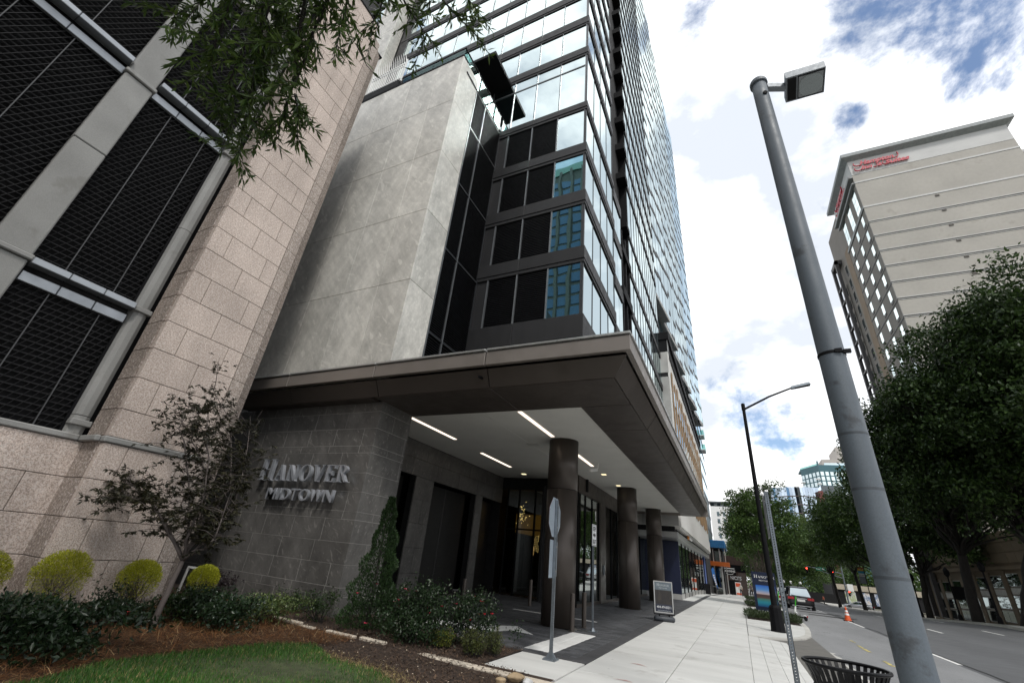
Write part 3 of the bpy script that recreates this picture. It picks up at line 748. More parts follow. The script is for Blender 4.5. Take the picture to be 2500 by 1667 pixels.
# diamond mesh screens: two families of raked blades with real depth
MULLION_G = surf('dim screen rail', (0.055, 0.057, 0.06), 0.5)
def screen_panel(y0, y1, z0, z1):
    m = MB(); p = 0.112; slope = 0.52; t = 0.0055; d = 0.045
    # rows run along y with a rake, columns are the crossing diagonals
    k = int((z1 - z0) / p) + 1
    for i in range(k):
        z = z0 + i * p
        m.hexa([(XS, y0, z), (XS, y1, z), (XS - d, y1, z + 0.03), (XS - d, y0, z + 0.03)], [(XS, y0, z + t), (XS, y1, z + t), (XS - d, y1, z + 0.03 + t), (XS - d, y0, z + 0.03 + t)])
    h = z1 - z0; step = p * 1.05
    c = y0 - h * slope
    while c < y1:
        a0 = max(0, (y0 - c) / slope / 1.0); a1 = min(h, (y1 - c) / slope)
        if a1 > a0 + 0.02:
            ya, yb_ = c + a0 * slope, c + a1 * slope
            m.hexa([(XS + 0.002, ya, z0 + a0), (XS + 0.002, yb_, z0 + a1), (XS - d, yb_, z0 + a1), (XS - d, ya, z0 + a0)], [(XS + 0.002, ya + t, z0 + a0), (XS + 0.002, yb_ + t * 2, z0 + a1), (XS - d, yb_ + t * 2, z0 + a1), (XS - d, ya + t * 2, z0 + a0)])
        c += step
    m.build('mesh_screen', SCREEN, gb, kind='stuff')
for z0, z1 in ((2.76, 5.02), (5.48, 10.05), (10.5, 14.6)):
    screen_panel(1.71, 3.35, z0, z1)
    screen_panel(-2.74, 1.16, z0, z1)
    for y in (2.2, 2.98, 0.35, -0.45, -1.3): plain('screen_mullion', gb, XS - 0.01, XS + 0.018, y - 0.008, y + 0.008, z0, z1, MULLION_G)
    for y in (1.705, 3.355): plain('screen_mullion', gb, XS - 0.06, XS + 0.03, y - 0.02, y + 0.02, z0, z1, BLACKMETAL)
# upper frieze with pierced roundels
fr = surf('pale carved stone', (0.36, 0.35, 0.33), 0.8, nz=(2, 0.12), fine=(70, 0.1))
for q in range(5):
    y1_ = 3.6 - q * 1.3
    piece('frieze_slab', gb, XS - 0.2, XS + 0.16, y1_ - 1.29, y1_ - 0.01, 14.72, 15.0, fr, 0.015)
    piece('frieze_slab', gb, XS - 0.2, XS + 0.16, y1_ - 1.29, y1_ - 0.01, 16.05, 18.3, fr, 0.015)
    piece('frieze_slab', gb, XS - 0.2, XS + 0.0, y1_ - 1.29, y1_ - 0.01, 15.01, 16.04, VOID, 0.01)
    m = MB(); n = 24
    for i in range(n):
        t0, t1 = 2 * math.pi * i / n, 2 * math.pi * (i + 1) / n
        q_ = lambda t, r, x: (x, y1_ - 0.65 + r * math.cos(t), 15.52 + r * math.sin(t))
        m.hexa([q_(t0, 0.30, XS - 0.05), q_(t0, 0.46, XS - 0.05), q_(t1, 0.46, XS - 0.05), q_(t1, 0.30, XS - 0.05)], [q_(t0, 0.30, XS + 0.13), q_(t0, 0.46, XS + 0.13), q_(t1, 0.46, XS + 0.13), q_(t1, 0.30, XS + 0.13)])
    m.build('frieze_ring', fr, gb)
    plain('frieze_post', gb, XS - 0.1, XS + 0.12, y1_ - 0.06, y1_ + 0.04, 15.01, 16.04, fr)
# ---------------------------------------------------------------- glass tower, near block
tw = thing('glass_tower', 'dark banded glass tower with pale veined stone wing above the bronze canopy', 'tower', (-8, 14, 0))
YF, XR = 11.05, -3.5            # planes of the street corner's two faces
FLOORS = [(5.35, 7.45, 'lo'), (8.40, 10.42, 'lo'), (11.08, 13.02, 'lo'), (13.68, 15.63, 'lo'), (16.22, 18.29, 'lo'), (18.76, 22.14, 'hi')]
z = 22.74
while z < 88:
    FLOORS.append((z, z + 1.90, 'hi')); z += 2.58
TOP = FLOORS[-1][1] + 0.6
plain('core', tw, -26, XR - 0.45, YF + 0.45, 30.6, 5.36, TOP, VOID)
# spandrel bands wrap the corner
mull_y = [11.05, 12.15, 13.25, 14.35, 15.55]
prev = 7.45
bands = []
for (a, b, k) in FLOORS[1:]: bands.append((prev, a)); prev = b
bands.append((prev, TOP))
for i, (a, b) in enumerate(bands):
    x = XR + 0.06
    n_ = 0
    while x > -21 and n_ < 9:
        w = 2.36 if n_ else 2.42
        if b > 19 or x > -7.6:
            x1 = max(x - w, -7.58) if b < 19 else x - w
            piece('spandrel', tw, x1 + 0.006, x - 0.006, YF - 0.07, YF + 0.3, a + 0.14, b, BAND, 0.008)
            plain('band_trim', tw, x1 + 0.006, x - 0.006, YF - 0.045, YF + 0.25, a + 0.002, a + 0.128, BAND)
        x -= w; n_ += 1
        if b < 19 and x < -7.5: break
    piece('spandrel', tw, XR - 0.3, XR + 0.07, YF - 0.068, 15.66, a + 0.14, b - 0.002, BAND, 0.008)
    plain('band_trim', tw, XR - 0.25, XR + 0.045, YF - 0.04, 15.6, a + 0.004, a + 0.126, BAND)
# front panes, louvers and mullions
bays = [-3.55] + [-3.55 - 1.18 * k for k in range(1, 16)]
slat_mesh = {}
def pane(parent, x0, x1, y0, y1, z0, z1, mat, name='window_pane', wob=0.0016):
    o = plain(name, parent, x0, x1, y0, y1, z0, z1, mat)
    # give each pane its own slight lean
    me = o.data
    c = Vector(((x0 + x1) / 2, (y0 + y1) / 2, (z0 + z1) / 2))
    M = Matrix.Translation(c) @ Matrix.Rotation(RN.gauss(0, wob), 4, 'X' if abs(x1 - x0) > abs(y1 - y0) else 'Y') @ Matrix.Rotation(RN.gauss(0, wob), 4, 'Z') @ Matrix.Translation(-c)
    me.transform(M)
    return o
upper_panes = MB(); upper_mull = MB()
for fi, (a, b, kind) in enumerate(FLOORS):
    for k in range(15):
        x1, x0 = bays[k], bays[k + 1]
        if kind == 'lo':
            if k == 0: pane(tw, x0 + 0.03, x1 - 0.02, YF, YF + 0.03, a + 0.02, b - 0.02, PANE_T if fi < 4 else PANE)
            elif k in (1, 2):
                m = MB(); zz = a + 0.05; m.box(x0 + 0.04, x1 - 0.04, YF + 0.09, YF + 0.11, a + 0.02, b - 0.02)
                while zz < b - 0.06:
                    m.hexa([(x0 + 0.04, YF + 0.0, zz), (x1 - 0.04, YF + 0.0, zz), (x1 - 0.04, YF + 0.08, zz + 0.045), (x0 + 0.04, YF + 0.08, zz + 0.045)], [(x0 + 0.04, YF + 0.0, zz + 0.012), (x1 - 0.04, YF + 0.0, zz + 0.012), (x1 - 0.04, YF + 0.08, zz + 0.057), (x0 + 0.04, YF + 0.08, zz + 0.057)]); zz += 0.078
                m.build('louver', LOUVER, tw, kind='stuff')
            elif k == 3: plain('blank_panel', tw, -7.56, x1 - 0.03, YF + 0.01, YF + 0.05, a + 0.02, b - 0.02, BAND)
            if k < 4: plain('mullion', tw, x1 - 0.025, x1 + 0.025, YF - 0.035, YF + 0.05, a + 0.004, b - 0.004, MULLION if k else MULLION_D)
        else:
            if fi < 14:
                if b - a > 3:
                    pane(tw, x0 + 0.02, x1 - 0.02, YF, YF + 0.03, a + 0.02, 21.36, PANE); pane(tw, x0 + 0.02, x1 - 0.02, YF, YF + 0.03, 21.42, b - 0.02, PANE)
                    plain('transom', tw, x0 + 0.025, x1 - 0.025, YF - 0.03, YF + 0.04, 21.362, 21.418, MULLION)
                else: pane(tw, x0 + 0.02, x1 - 0.02, YF, YF + 0.03, a + 0.02, b - 0.02, PANE)
                plain('mullion', tw, x1 - 0.022, x1 + 0.022, YF - 0.035, YF + 0.05, a + 0.004, b - 0.004, MULLION)
            else: upper_panes.box(x0 + 0.02, x1 - 0.02, YF, YF + 0.03, a + 0.02, b - 0.02)
# right face, first section: four bays to the reveal
rb = [11.12, 12.2, 13.3, 14.42, 15.55]
for fi, (a, b, kind) in enumerate(FLOORS):
    for k in range(4):
        y0, y1 = rb[k], rb[k + 1]
        if fi < 18:
            pane(tw, XR - 0.03, XR, y0 + 0.015, y1 - 0.015, a + 0.012, b - 0.012, PANE)
            plain('mullion', tw, XR - 0.05, XR + 0.018, y1 - 0.014, y1 + 0.014, a + 0.004, b - 0.004, MULLION_D)
        else: upper_panes.box(XR - 0.03, XR, y0 + 0.015, y1 - 0.015, a + 0.012, b - 0.012)
plain('corner_post', tw, XR - 0.06, XR + 0.02, YF - 0.02, YF + 0.06, 5.36, TOP - 0.7, MULLION_D)
# half-step bays, then the dark vertical reveal
for fi, (a, b, kind) in enumerate(FLOORS[:9]):
    if a > 17.5: break
    for y0, y1 in ((15.68, 16.5), (16.52, 17.32)): pane(tw, XR - 0.03, XR, y0, y1, a - 0.45, b - 0.47, PANE)
    plain('spandrel', tw, XR - 0.25, XR + 0.05, 15.67, 17.33, b - 0.46, b + 0.18 if fi else b + 0.4, BAND)
plain('reveal', tw, XR - 1.4, XR - 1.2, 15.7, 19.5, 5.36, TOP, VOID)
plain('reveal', tw, XR - 1.4, XR - 0.02, 19.42, 19.5, 5.36, TOP, BLACKMETAL)
for y in (17.42, 18.3, 19.2): plain('reveal_pier', tw, XR - 0.5, XR + 0.03, y, y + 0.16, 5.36, 17.2, BLACKMETAL)
plain('reveal_back', tw, XR - 0.5, XR - 0.3, 17.4, 19.4, 5.36, 17.2, LOUVER)
for i, (a, b) in enumerate(bands): plain('reveal_slab', tw, XR - 0.6, XR + 0.10, 18.6 if a > 17 else 17.36, 19.42, a + 0.1, b - 0.05, BLACKMETAL)
# second section
rb2 = [19.5 + (30.7 - 19.5) * k / 12 for k in range(13)]
m2 = MB(); p2 = MB()
for fi, (a, b, kind) in enumerate(FLOORS):
    zs_ = [(a - 0.15, b + 0.05)]
    for k in range(12):
        if fi < 16: pane(tw, XR - 0.03, XR, rb2[k] + 0.012, rb2[k + 1] - 0.012, a - 0.12, b + 0.06, PANE, 'side_pane', 0.001)
        else: p2.box(XR - 0.03, XR, rb2[k] + 0.012, rb2[k + 1] - 0.012, a - 0.12, b + 0.06)
        m2.box(XR - 0.05, XR + 0.02, rb2[k + 1] - 0.014, rb2[k + 1] + 0.014, a - 0.118, b + 0.058)
m2.build('side_mullions', MULLION_D, tw, kind='stuff')
p2.build('upper_side_panes', PANE, tw, kind='stuff')
for i, (a, b) in enumerate(bands): piece('spandrel', tw, XR - 0.3, XR + 0.05, 19.5, 30.72, a + 0.07, b - 0.13, BAND, 0.008)
upper_panes.build('upper_panes', PANE, tw, kind='stuff')
plain('roof', tw, -26, XR, YF, 30.7, TOP + 0.01, TOP + 0.4, BAND)
# pale stone pier and the further glass bay at the left, high up
z = 20.0
while z < 52:
    piece('stone_pier_panel', tw, -19.0, -17.05, 10.2, YF - 0.1, z + 0.01, z + 2.59, PALESTONE, 0.01)
    z += 2.6
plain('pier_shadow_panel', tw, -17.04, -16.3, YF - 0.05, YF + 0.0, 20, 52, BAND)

# stone wing that stands forward of the tower
YP, XP, ZB, ZT = 7.65, -7.56, 5.2, 19.2
plain('core', tw, -13.4, XP - 0.1, YP + 0.1, YF + 0.3, 4.86, ZT - 0.05, VOID)
zj = [ZB, 8.32, 11.02, 13.74, 16.47, ZT]
xj = [XP, -8.77, -10.17, -11.7, -13.2]
Jp = 0.012
for z0, z1 in zip(zj[:-1], zj[1:]):
    for xa, xb in zip(xj[1:], xj[:-1]):
        piece('stone_panel', tw, xa + Jp / 2, xb - (Jp / 2 if xb != XP else 0.0), YP, YP + 0.09, z0 + Jp, z1, PALESTONE, 0.004)
    piece('stone_panel', tw, XP - 0.09, XP - 0.001, YP + 0.092, 8.83, z0 + Jp, z1, PALESTONE, 0.004)
# louvred return with silver frames
lv = [8.86, 9.62, 11.02]
for z0, z1 in ((5.36, 7.20), (7.28, 10.35), (10.43, 13.35), (13.43, 16.4), (16.48, 18.6)):
    for ya, yb_ in zip(lv[:-1], lv[1:]):
        m = MB(); m.box(XP - 0.12, XP - 0.10, ya + 0.02, yb_ - 0.02, z0, z1); zz = z0 + 0.03
        while zz < z1 - 0.05:
            m.hexa([(XP - 0.01, ya + 0.03, zz), (XP - 0.01, yb_ - 0.03, zz), (XP - 0.09, yb_ - 0.03, zz + 0.045), (XP - 0.09, ya + 0.03, zz + 0.045)], [(XP - 0.01, ya + 0.03, zz + 0.012), (XP - 0.01, yb_ - 0.03, zz + 0.012), (XP - 0.09, yb_ - 0.03, zz + 0.057), (XP - 0.09, ya + 0.03, zz + 0.057)]); zz += 0.078
        m.build('louver', LOUVER, tw, kind='stuff')
    plain('louver_rail', tw, XP - 0.05, XP + 0.012, 8.84, 11.03, z1 + 0.005, z1 + 0.075, MULLION_D)
for y in (8.86, 9.62, 11.015): plain('louver_mullion', tw, XP - 0.05, XP + 0.016, y - 0.022, y + 0.022, 5.36, 18.6, MULLION_D if y > 11 else MULLION)
# parapet, glass rail and canopy of the roof terrace
piece('parapet_cap', tw, -13.3, XP + 0.02, YP - 0.02, YP + 0.35, ZT + 0.01, ZT + 0.09, BLACKMETAL, 0.01)
piece('parapet_cap', tw, XP - 0.35, XP + 0.02, YP + 0.36, YF - 0.02, ZT - 0.55, ZT - 0.45, BLACKMETAL, 0.01)
x = XP
while x > -10.8:
    pane(tw, x - 1.6, x - 0.02, YP + 0.05, YP + 0.065, ZT + 0.10, ZT + 0.62, RAILGLASS, 'rail_pane', 0.0); x -= 1.62
plain('rail_cap', tw, -10.9, XP, YP + 0.035, YP + 0.08, ZT + 0.625, ZT + 0.665, BLACKMETAL)
y = YP + 0.1
while y < YF - 0.3:
    y1 = min(y + 1.06, YF - 0.05); pane(tw, XP - 0.05, XP - 0.035, y, y1 - 0.03, ZT - 0.44, ZT + 0.62, RAILGLASS, 'rail_pane', 0.0)
    plain('rail_post', tw, XP - 0.065, XP - 0.02, y1 - 0.03, y1, ZT - 0.44, ZT + 0.62, SILVER); y = y1
plain('rail_cap', tw, XP - 0.065, XP - 0.015, YP + 0.085, YF - 0.05, ZT + 0.625, ZT + 0.665, BLACKMETAL)
# terrace canopy slab
m = MB(); m.box(-10.6, -7.33, 9.32, 11.045, 22.0, 22.2); m.build('terrace_canopy', BLACKMETAL, tw)
for x, y in ((-8.45, 9.6), (-8.45, 10.9)): plain('terrace_post', tw, x - 0.04, x + 0.04, y - 0.04, y + 0.04, ZT, 22.0, BLACKMETAL)
pane(tw, -8.5, -7.6, 11.0, 11.02, 19.3, 21.95, LOBBYGLASS, 'terrace_pane', 0) if False else None
# white picket fence with curved tips on the wing's left end
fence = thing('roof_fence', 'white metal picket fence with curved tips at the roof edge', 'fence', (-12, 7.7, 19.4))
plain('base_rail', fence, -13.2, -11.0, YP + 0.0, YP + 0.1, 19.36, 19.78, BLACKMETAL)
for z in (19.92, 20.78, 20.98): plain('rail', fence, -13.0, -10.98, YP + 0.03, YP + 0.07, z, z + 0.05, WHITE)
for k in range(17):
    x = -12.95 + k * 0.122
    MB().tube([(x, YP + 0.05, 19.8), (x, YP + 0.05, 21.1), (x - 0.02, YP - 0.02, 21.4), (x - 0.05, YP - 0.12, 21.62)], [0.02, 0.02, 0.016, 0.006], 6).build('picket', WHITE, fence)
plain('end_post', fence, -11.0, -10.94, YP + 0.02, YP + 0.08, 19.7, 21.3, WHITE)

# ---------------------------------------------------------------- entrance canopy, part of the tower
def slab4(name, a, b, mat): return MB().hexa(a, b).build(name, mat, tw)
xs_f = [-1.3, -4.3, -7.35, -10.4, -12.6]
for xa, xb in zip(xs_f[1:], xs_f[:-1]):
    e = 0.013
    # vertical fascia with its small cap, then the sloped underside panel, then the flat border
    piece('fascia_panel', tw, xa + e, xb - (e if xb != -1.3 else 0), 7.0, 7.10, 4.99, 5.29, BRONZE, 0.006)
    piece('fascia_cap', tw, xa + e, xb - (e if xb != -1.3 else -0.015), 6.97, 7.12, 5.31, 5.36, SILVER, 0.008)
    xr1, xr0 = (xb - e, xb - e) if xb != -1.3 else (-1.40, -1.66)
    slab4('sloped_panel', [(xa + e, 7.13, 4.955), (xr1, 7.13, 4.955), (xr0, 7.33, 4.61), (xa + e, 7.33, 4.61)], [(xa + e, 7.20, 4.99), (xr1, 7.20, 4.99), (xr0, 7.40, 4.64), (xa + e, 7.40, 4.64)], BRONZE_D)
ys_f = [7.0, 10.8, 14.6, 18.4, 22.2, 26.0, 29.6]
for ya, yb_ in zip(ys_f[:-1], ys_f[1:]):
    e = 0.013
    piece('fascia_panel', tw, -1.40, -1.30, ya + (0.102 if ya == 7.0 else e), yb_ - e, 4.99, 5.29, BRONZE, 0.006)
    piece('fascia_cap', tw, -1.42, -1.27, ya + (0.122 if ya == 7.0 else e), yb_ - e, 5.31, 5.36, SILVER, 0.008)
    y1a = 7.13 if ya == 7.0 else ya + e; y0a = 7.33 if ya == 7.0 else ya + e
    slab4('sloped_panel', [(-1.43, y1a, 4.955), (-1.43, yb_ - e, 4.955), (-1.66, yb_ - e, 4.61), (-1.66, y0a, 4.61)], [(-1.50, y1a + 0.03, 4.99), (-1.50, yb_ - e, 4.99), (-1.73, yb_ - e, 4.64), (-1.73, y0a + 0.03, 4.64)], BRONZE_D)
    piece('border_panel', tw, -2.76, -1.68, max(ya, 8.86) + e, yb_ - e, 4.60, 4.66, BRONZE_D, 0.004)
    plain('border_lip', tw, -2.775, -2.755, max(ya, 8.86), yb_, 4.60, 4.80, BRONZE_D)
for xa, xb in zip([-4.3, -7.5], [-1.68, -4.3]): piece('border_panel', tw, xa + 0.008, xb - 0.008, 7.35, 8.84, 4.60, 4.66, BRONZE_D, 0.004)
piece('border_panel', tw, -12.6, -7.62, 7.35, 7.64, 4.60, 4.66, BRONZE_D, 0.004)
plain('border_lip', tw, -9.6, -2.755, 8.845, 8.86, 4.60, 4.80, BRONZE_D)
plain('canopy_end', tw, -5.5, -1.31, 29.62, 29.7, 4.62, 5.34, BRONZE)
plain('canopy_roof', tw, -13.2, -1.42, 7.12, 29.6, 5.295, 5.305, BRONZE_D)
MB().tube([(-4.45, 7.27, 4.80), (-4.45, 7.10, 4.78)], 0.03, 12).build('soffit_camera', BLACKMETAL, tw, smooth=False)
# ceiling boards
cx = [-9.62, -5.62, -2.78]
cy = [8.865, 13.2, 14.9, 16.5, 18.75, 21.5, 25.2, 29.6]
for ya, yb_ in zip(cy[:-1], cy[1:]):
    for xa, xb in zip(cx[:-1], cx[1:]):
        if ya >= 18.7 and xb < -5: continue
        piece('ceiling_board', tw, xa + 0.006, xb - 0.006, ya + 0.006, yb_ - 0.006, 4.77, 4.80, SOFFIT, 0.003)
        if ya > 18 and xa < -5: pass
piece('ceiling_board', tw, -5.62, -5.4, 18.76, 29.6, 4.772, 4.80, SOFFIT, 0.003)
plain('ceiling_void', tw, -9.7, -2.77, 8.86, 29.6, 4.81, 4.83, VOID)
LIGHT = glow('warm light strip', (1.0, 0.83, 0.68), 1.25)
for x, y0, y1 in ((-8.0, 9.4, 11.82), (-4.55, 9.4, 11.8), (-8.07, 13.75, 16.25), (-4.52, 14.1, 16.0)):
    plain('strip_light', tw, x - 0.055, x + 0.055, y0, y1, 4.755, 4.768, LIGHT)
SPOT = glow('warm downlight', (1.0, 0.85, 0.5), 1.2)
for x, y in ((-8.12, 17.75), (-4.5, 17.6), (-4.5, 20.2)): plain('downlight', tw, x - 0.09, x + 0.09, y - 0.09, y + 0.09, 4.757, 4.768, SPOT)
VENT = surf('soffit vent', (0.45, 0.44, 0.41), 0.6)
m = MB()
for k in range(8): m.box(-5.75 + k * 0.05, -5.72 + k * 0.05, 12.55, 12.85, 4.76, 4.769)
m.build('soffit_vent', VENT, tw)
# columns
def column(y, x):
    m = MB(); m.lathe([(0.44, 0.0), (0.44, 3.32)], (x, y, 0), 40); o = m.build('column', BRONZE_COL, tw, smooth=False)
    for p in o.data.polygons: p.use_smooth = len(p.vertices) == 4
    m = MB(); m.lathe([(0.44, 3.335), (0.44, 4.77)], (x, y, 0), 40); c = m.build('column_cover', BRONZE_COL, o, smooth=False)
    for p in c.data.polygons: p.use_smooth = len(p.vertices) == 4
    m = MB(); m.lathe([(0.432, 3.31), (0.432, 3.345)], (x, y, 0), 40); m.build('column_joint', BLACKMETAL, o)
    plain('column_seam', o, x - 0.004, x + 0.004, y - 0.4425, y - 0.435, 0.01, 3.3, BLACKMETAL)
    plain('column_seam', o, x + 0.4345, x + 0.442, y - 0.004, y + 0.004, 0.01, 3.3, BLACKMETAL)
for x, y in ((-4.4, 12.4), (-4.3, 21.0), (-4.28, 28.4)): column(y, x)
# sign wall of dark stone tiles, and the door wall behind it
def tiles(face, u0, u1, z0, z1, fixed, hts, wid, depth=0.03, off=0.0):
    z = z0; k = 0
    while z < z1 - 0.02:
        h = min(hts[k % len(hts)], z1 - z); u = u0 - (wid[k % len(wid)] * (0.5 if k % 2 else 0.0)) - off
        while u < u1:
            a, b = max(u, u0), min(u + wid[k % len(wid)], u1)
            if b - a > 0.02:
                g = 0.0045
                d0, d1 = fixed, fixed + depth + RN.uniform(-0.0012, 0.0012)
                if face == 'y': piece('stone_tile', tw, a + g, b - g, 2 * fixed - d1, fixed + 0.02, z + g, z + h - g, DARKSTONE, 0.002)
                else: piece('stone_tile', tw, fixed - 0.02, d1, a + g, b - g, z + g, z + h - g, DARKSTONE, 0.002)
            u += wid[k % len(wid)]
        z += h; k += 1
GROUT = surf('pale grout', (0.30, 0.29, 0.27), 0.9)
plain('wall_backing', tw, -13.4, -7.4785, 7.6545, 8.83, -0.1, 4.6, GROUT)
tiles('y', -13.38, -7.47, -0.05, 4.6, 7.68, [0.46, 0.17, 0.42, 0.42], [1.0, 1.0, 0.92, 1.08])
tiles('x', 7.652, 8.84, -0.05, 4.6, -7.505, [0.46, 0.17, 0.42, 0.42], [1.1])
plain('wall_backing', tw, -9.9, -9.65, 8.84, 18.9, 3.66, 4.78, VOID)
tiles('x', 8.9, 18.78, 3.64, 4.76, -9.64, [0.56], [1.5])
for y0, y1 in ((8.9, 10.72), (12.22, 13.27), (16.4, 16.95)):
    plain('wall_backing', tw, -9.9, -9.66, y0 + 0.02, y1 - 0.02, -0.1, 3.64, VOID)
    tiles('x', y0, y1, -0.05, 3.64, -9.64, [0.74], [1.1])
plain('service_back', tw, -11.2, -11.1, 8.85, 19.0, 0, 5.35, VOID)
plain('service_back', tw, -11.1, -9.9, 8.86, 8.9, 0, 4.85, VOID)
plain('service_back', tw, -11.1, -9.75, 18.92, 19.0, 0, 5.35, VOID)
DOORLINE = surf('dark door', (0.02, 0.019, 0.018), 0.4, 0.2)
for y0, y1 in ((10.76, 12.18), (13.32, 16.36), (17.0, 18.7)):
    n_ = max(1, round((y1 - y0) / 1.5))
    for q in range(n_):
        a = y0 + (y1 - y0) * q / n_; b = y0 + (y1 - y0) * (q + 1) / n_
        piece('service_door', tw, -10.2, -10.12, a + 0.01, b - 0.01, 0.02, 3.6, DOORLINE, 0.01)
plain('door_slot_light', tw, -10.115, -10.105, 13.40, 13.44, 1.62, 2.05, glow('amber slot light', (1.0, 0.6, 0.2), 1.2))
# lobby glass at the back
plain('lobby_head', tw, -9.62, -5.5, 18.76, 18.9, 4.25, 4.77, VOID)
xm = [-9.3, -8.72, -7.92, -7.5, -6.6, -5.62]
for xa, xb in zip(xm[:-1], xm[1:]):
    pane(tw, xa + 0.03, xb - 0.03, 18.79, 18.81, 0.08, 4.2, LOBBYGLASS, 'lobby_pane', 0)
    plain('lobby_mullion', tw, xa - 0.03, xa + 0.03, 18.75, 18.85, 0.02, 4.25, BLACKMETAL)
plain('lobby_transom', tw, -9.3, -5.62, 18.755, 18.845, 2.55, 2.61, BLACKMETAL)
plain('lobby_floor', tw, -11, -5.6, 18.85, 27, -0.05, 0.03, surf('lobby floor', (0.05, 0.045, 0.04), 0.3))
plain('lobby_back', tw, -11, -5.6, 24.9, 25.0, 0, 4.3, surf('lobby wall', (0.035, 0.025, 0.018), 0.6))
plain('lobby_side', tw, -11.1, -11.0, 18.9, 25, 0, 4.3, VOID)
plain('lobby_side', tw, -5.75, -5.66, 18.9, 33, 0, 4.3, VOID)
plain('lobby_ceiling', tw, -11, -5.6, 18.9, 25, 4.3, 4.4, VOID)
AMBER = glow('amber wall glow', (1.0, 0.50, 0.10), 0.10)  # warm lamplight on the lobby wall, imitated by the panel's own emission
m = MB()
for i in range(8):
    x0 = -10.6 + i * 0.32; x1 = x0 + 0.32
    m.hexa([(x0, 22.6, 2.62 - 0.03 * i), (x1, 22.6, 2.62 - 0.03 * (i + 1)), (x1, 22.66, 2.62 - 0.03 * (i + 1)), (x0, 22.66, 2.62 - 0.03 * i)], [(x0, 22.6, 3.55), (x1, 22.6, 3.55), (x1, 22.66, 3.55), (x0, 22.66, 3.55)])
m.build('glow_wall_panel', AMBER, tw)
ch = thing('chandelier', 'hanging cluster of small gold lights glimpsed through the lobby glass', 'chandelier', (-9.2, 20.2, 4.2))
SPARK = glow('spark', (1.0, 0.68, 0.26), 2.2)
MB().tube([(-9.2, 20.2, 4.28), (-9.2, 20.2, 3.5)], 0.01, 6).build('stem', BLACKMETAL, ch)
m = MB()
for i in range(42):
    x, y, z = -9.2 + RN.gauss(0, 0.16), 20.2 + RN.gauss(0, 0.16), 3.35 + RN.gauss(0, 0.33)
    m.box(x - .012, x + .012, y - .012, y + .012, z - 0.02, z + 0.02)
m.build('bulbs', SPARK, ch, kind='stuff')
sb = thing('starburst_lamp', 'round starburst lamp of small amber lights beside the first column', 'lamp', (-8.55, 21.0, 2.2))
c0 = Vector((-8.50, 21.0, 2.12))
for ring in range(1, 6):
    for i in range(5 + ring * 4):
        t = 2 * math.pi * i / (5 + ring * 4); d = Vector((math.cos(t), 0, math.sin(t)))
        r0 = 0.055 * ring + 0.06
        MB().bar(c0 + d * r0, c0 + d * (r0 + 0.03), 0.016).build('light_spoke', SPARK if ring % 2 else glow('spoke', (1, 0.6, 0.2), 1.5) if 'spoke' not in MATS else MATS['spoke'], sb)
MB().tube([c0 + Vector((0, 0.02, 0)), c0 + Vector((0, 0.02, 2.15))], 0.008, 6).build('stem', BLACKMETAL, sb)
# street-side shopfront under the canopy
plain('shopfront_head', tw, -5.68, -5.58, 17.75, 33, 4.10, 4.76, BRONZE_D)
ym = [17.75, 18.8, 19.85, 20.95, 21.9, 23.3, 24.7, 26.2, 27.8, 29.4, 31, 32.8]
for k, (ya, yb_) in enumerate(zip(ym[:-1], ym[1:])):
    if k != 3: pane(tw, -5.64, -5.62, ya + 0.025, yb_ - 0.025, 0.12, 4.06, LOBBYGLASS, 'shop_pane', 0)
    else: piece('bronze_pier', tw, -5.66, -5.52, ya + 0.01, yb_ - 0.01, 0.02, 4.08, BRONZE_D, 0.01)
    plain('shop_mullion', tw, -5.66, -5.58, ya - 0.025, ya + 0.025, 0.03, 4.09, BLACKMETAL)
plain('shop_sill', tw, -5.67, -5.57, 17.75, 33, 0.0, 0.11, BRONZE_D)
plain('shop_interior', tw, -7.2, -7.1, 17.8, 33, 0, 4.3, VOID)
piece('call_box', tw, -5.515, -5.46, 21.3, 21.45, 1.1, 1.5, GALV, 0.01)
# narrow timber gate in the gap beside the granite wall
gate = thing('timber_gate', 'tall amber timber plank gate in the gap between stone walls', 'gate', (-13.5, 8.7, 0))
TIMBER = surf('amber stained plank', (0.30, 0.155, 0.022), 0.55, nz=(4, 0.2), rnd=0.15, stretch=(1, 1, 0.1))
for k in range(12): piece('plank', gate, -15.2 + k * 0.155, -15.2 + k * 0.155 + 0.148, 8.6, 8.64, 0.0, 2.7, TIMBER, 0.006)
for z in (0.5, 2.2): piece('rail', gate, -15.2, -13.36, 8.64, 8.69, z, z + 0.12, TIMBER, 0.006)

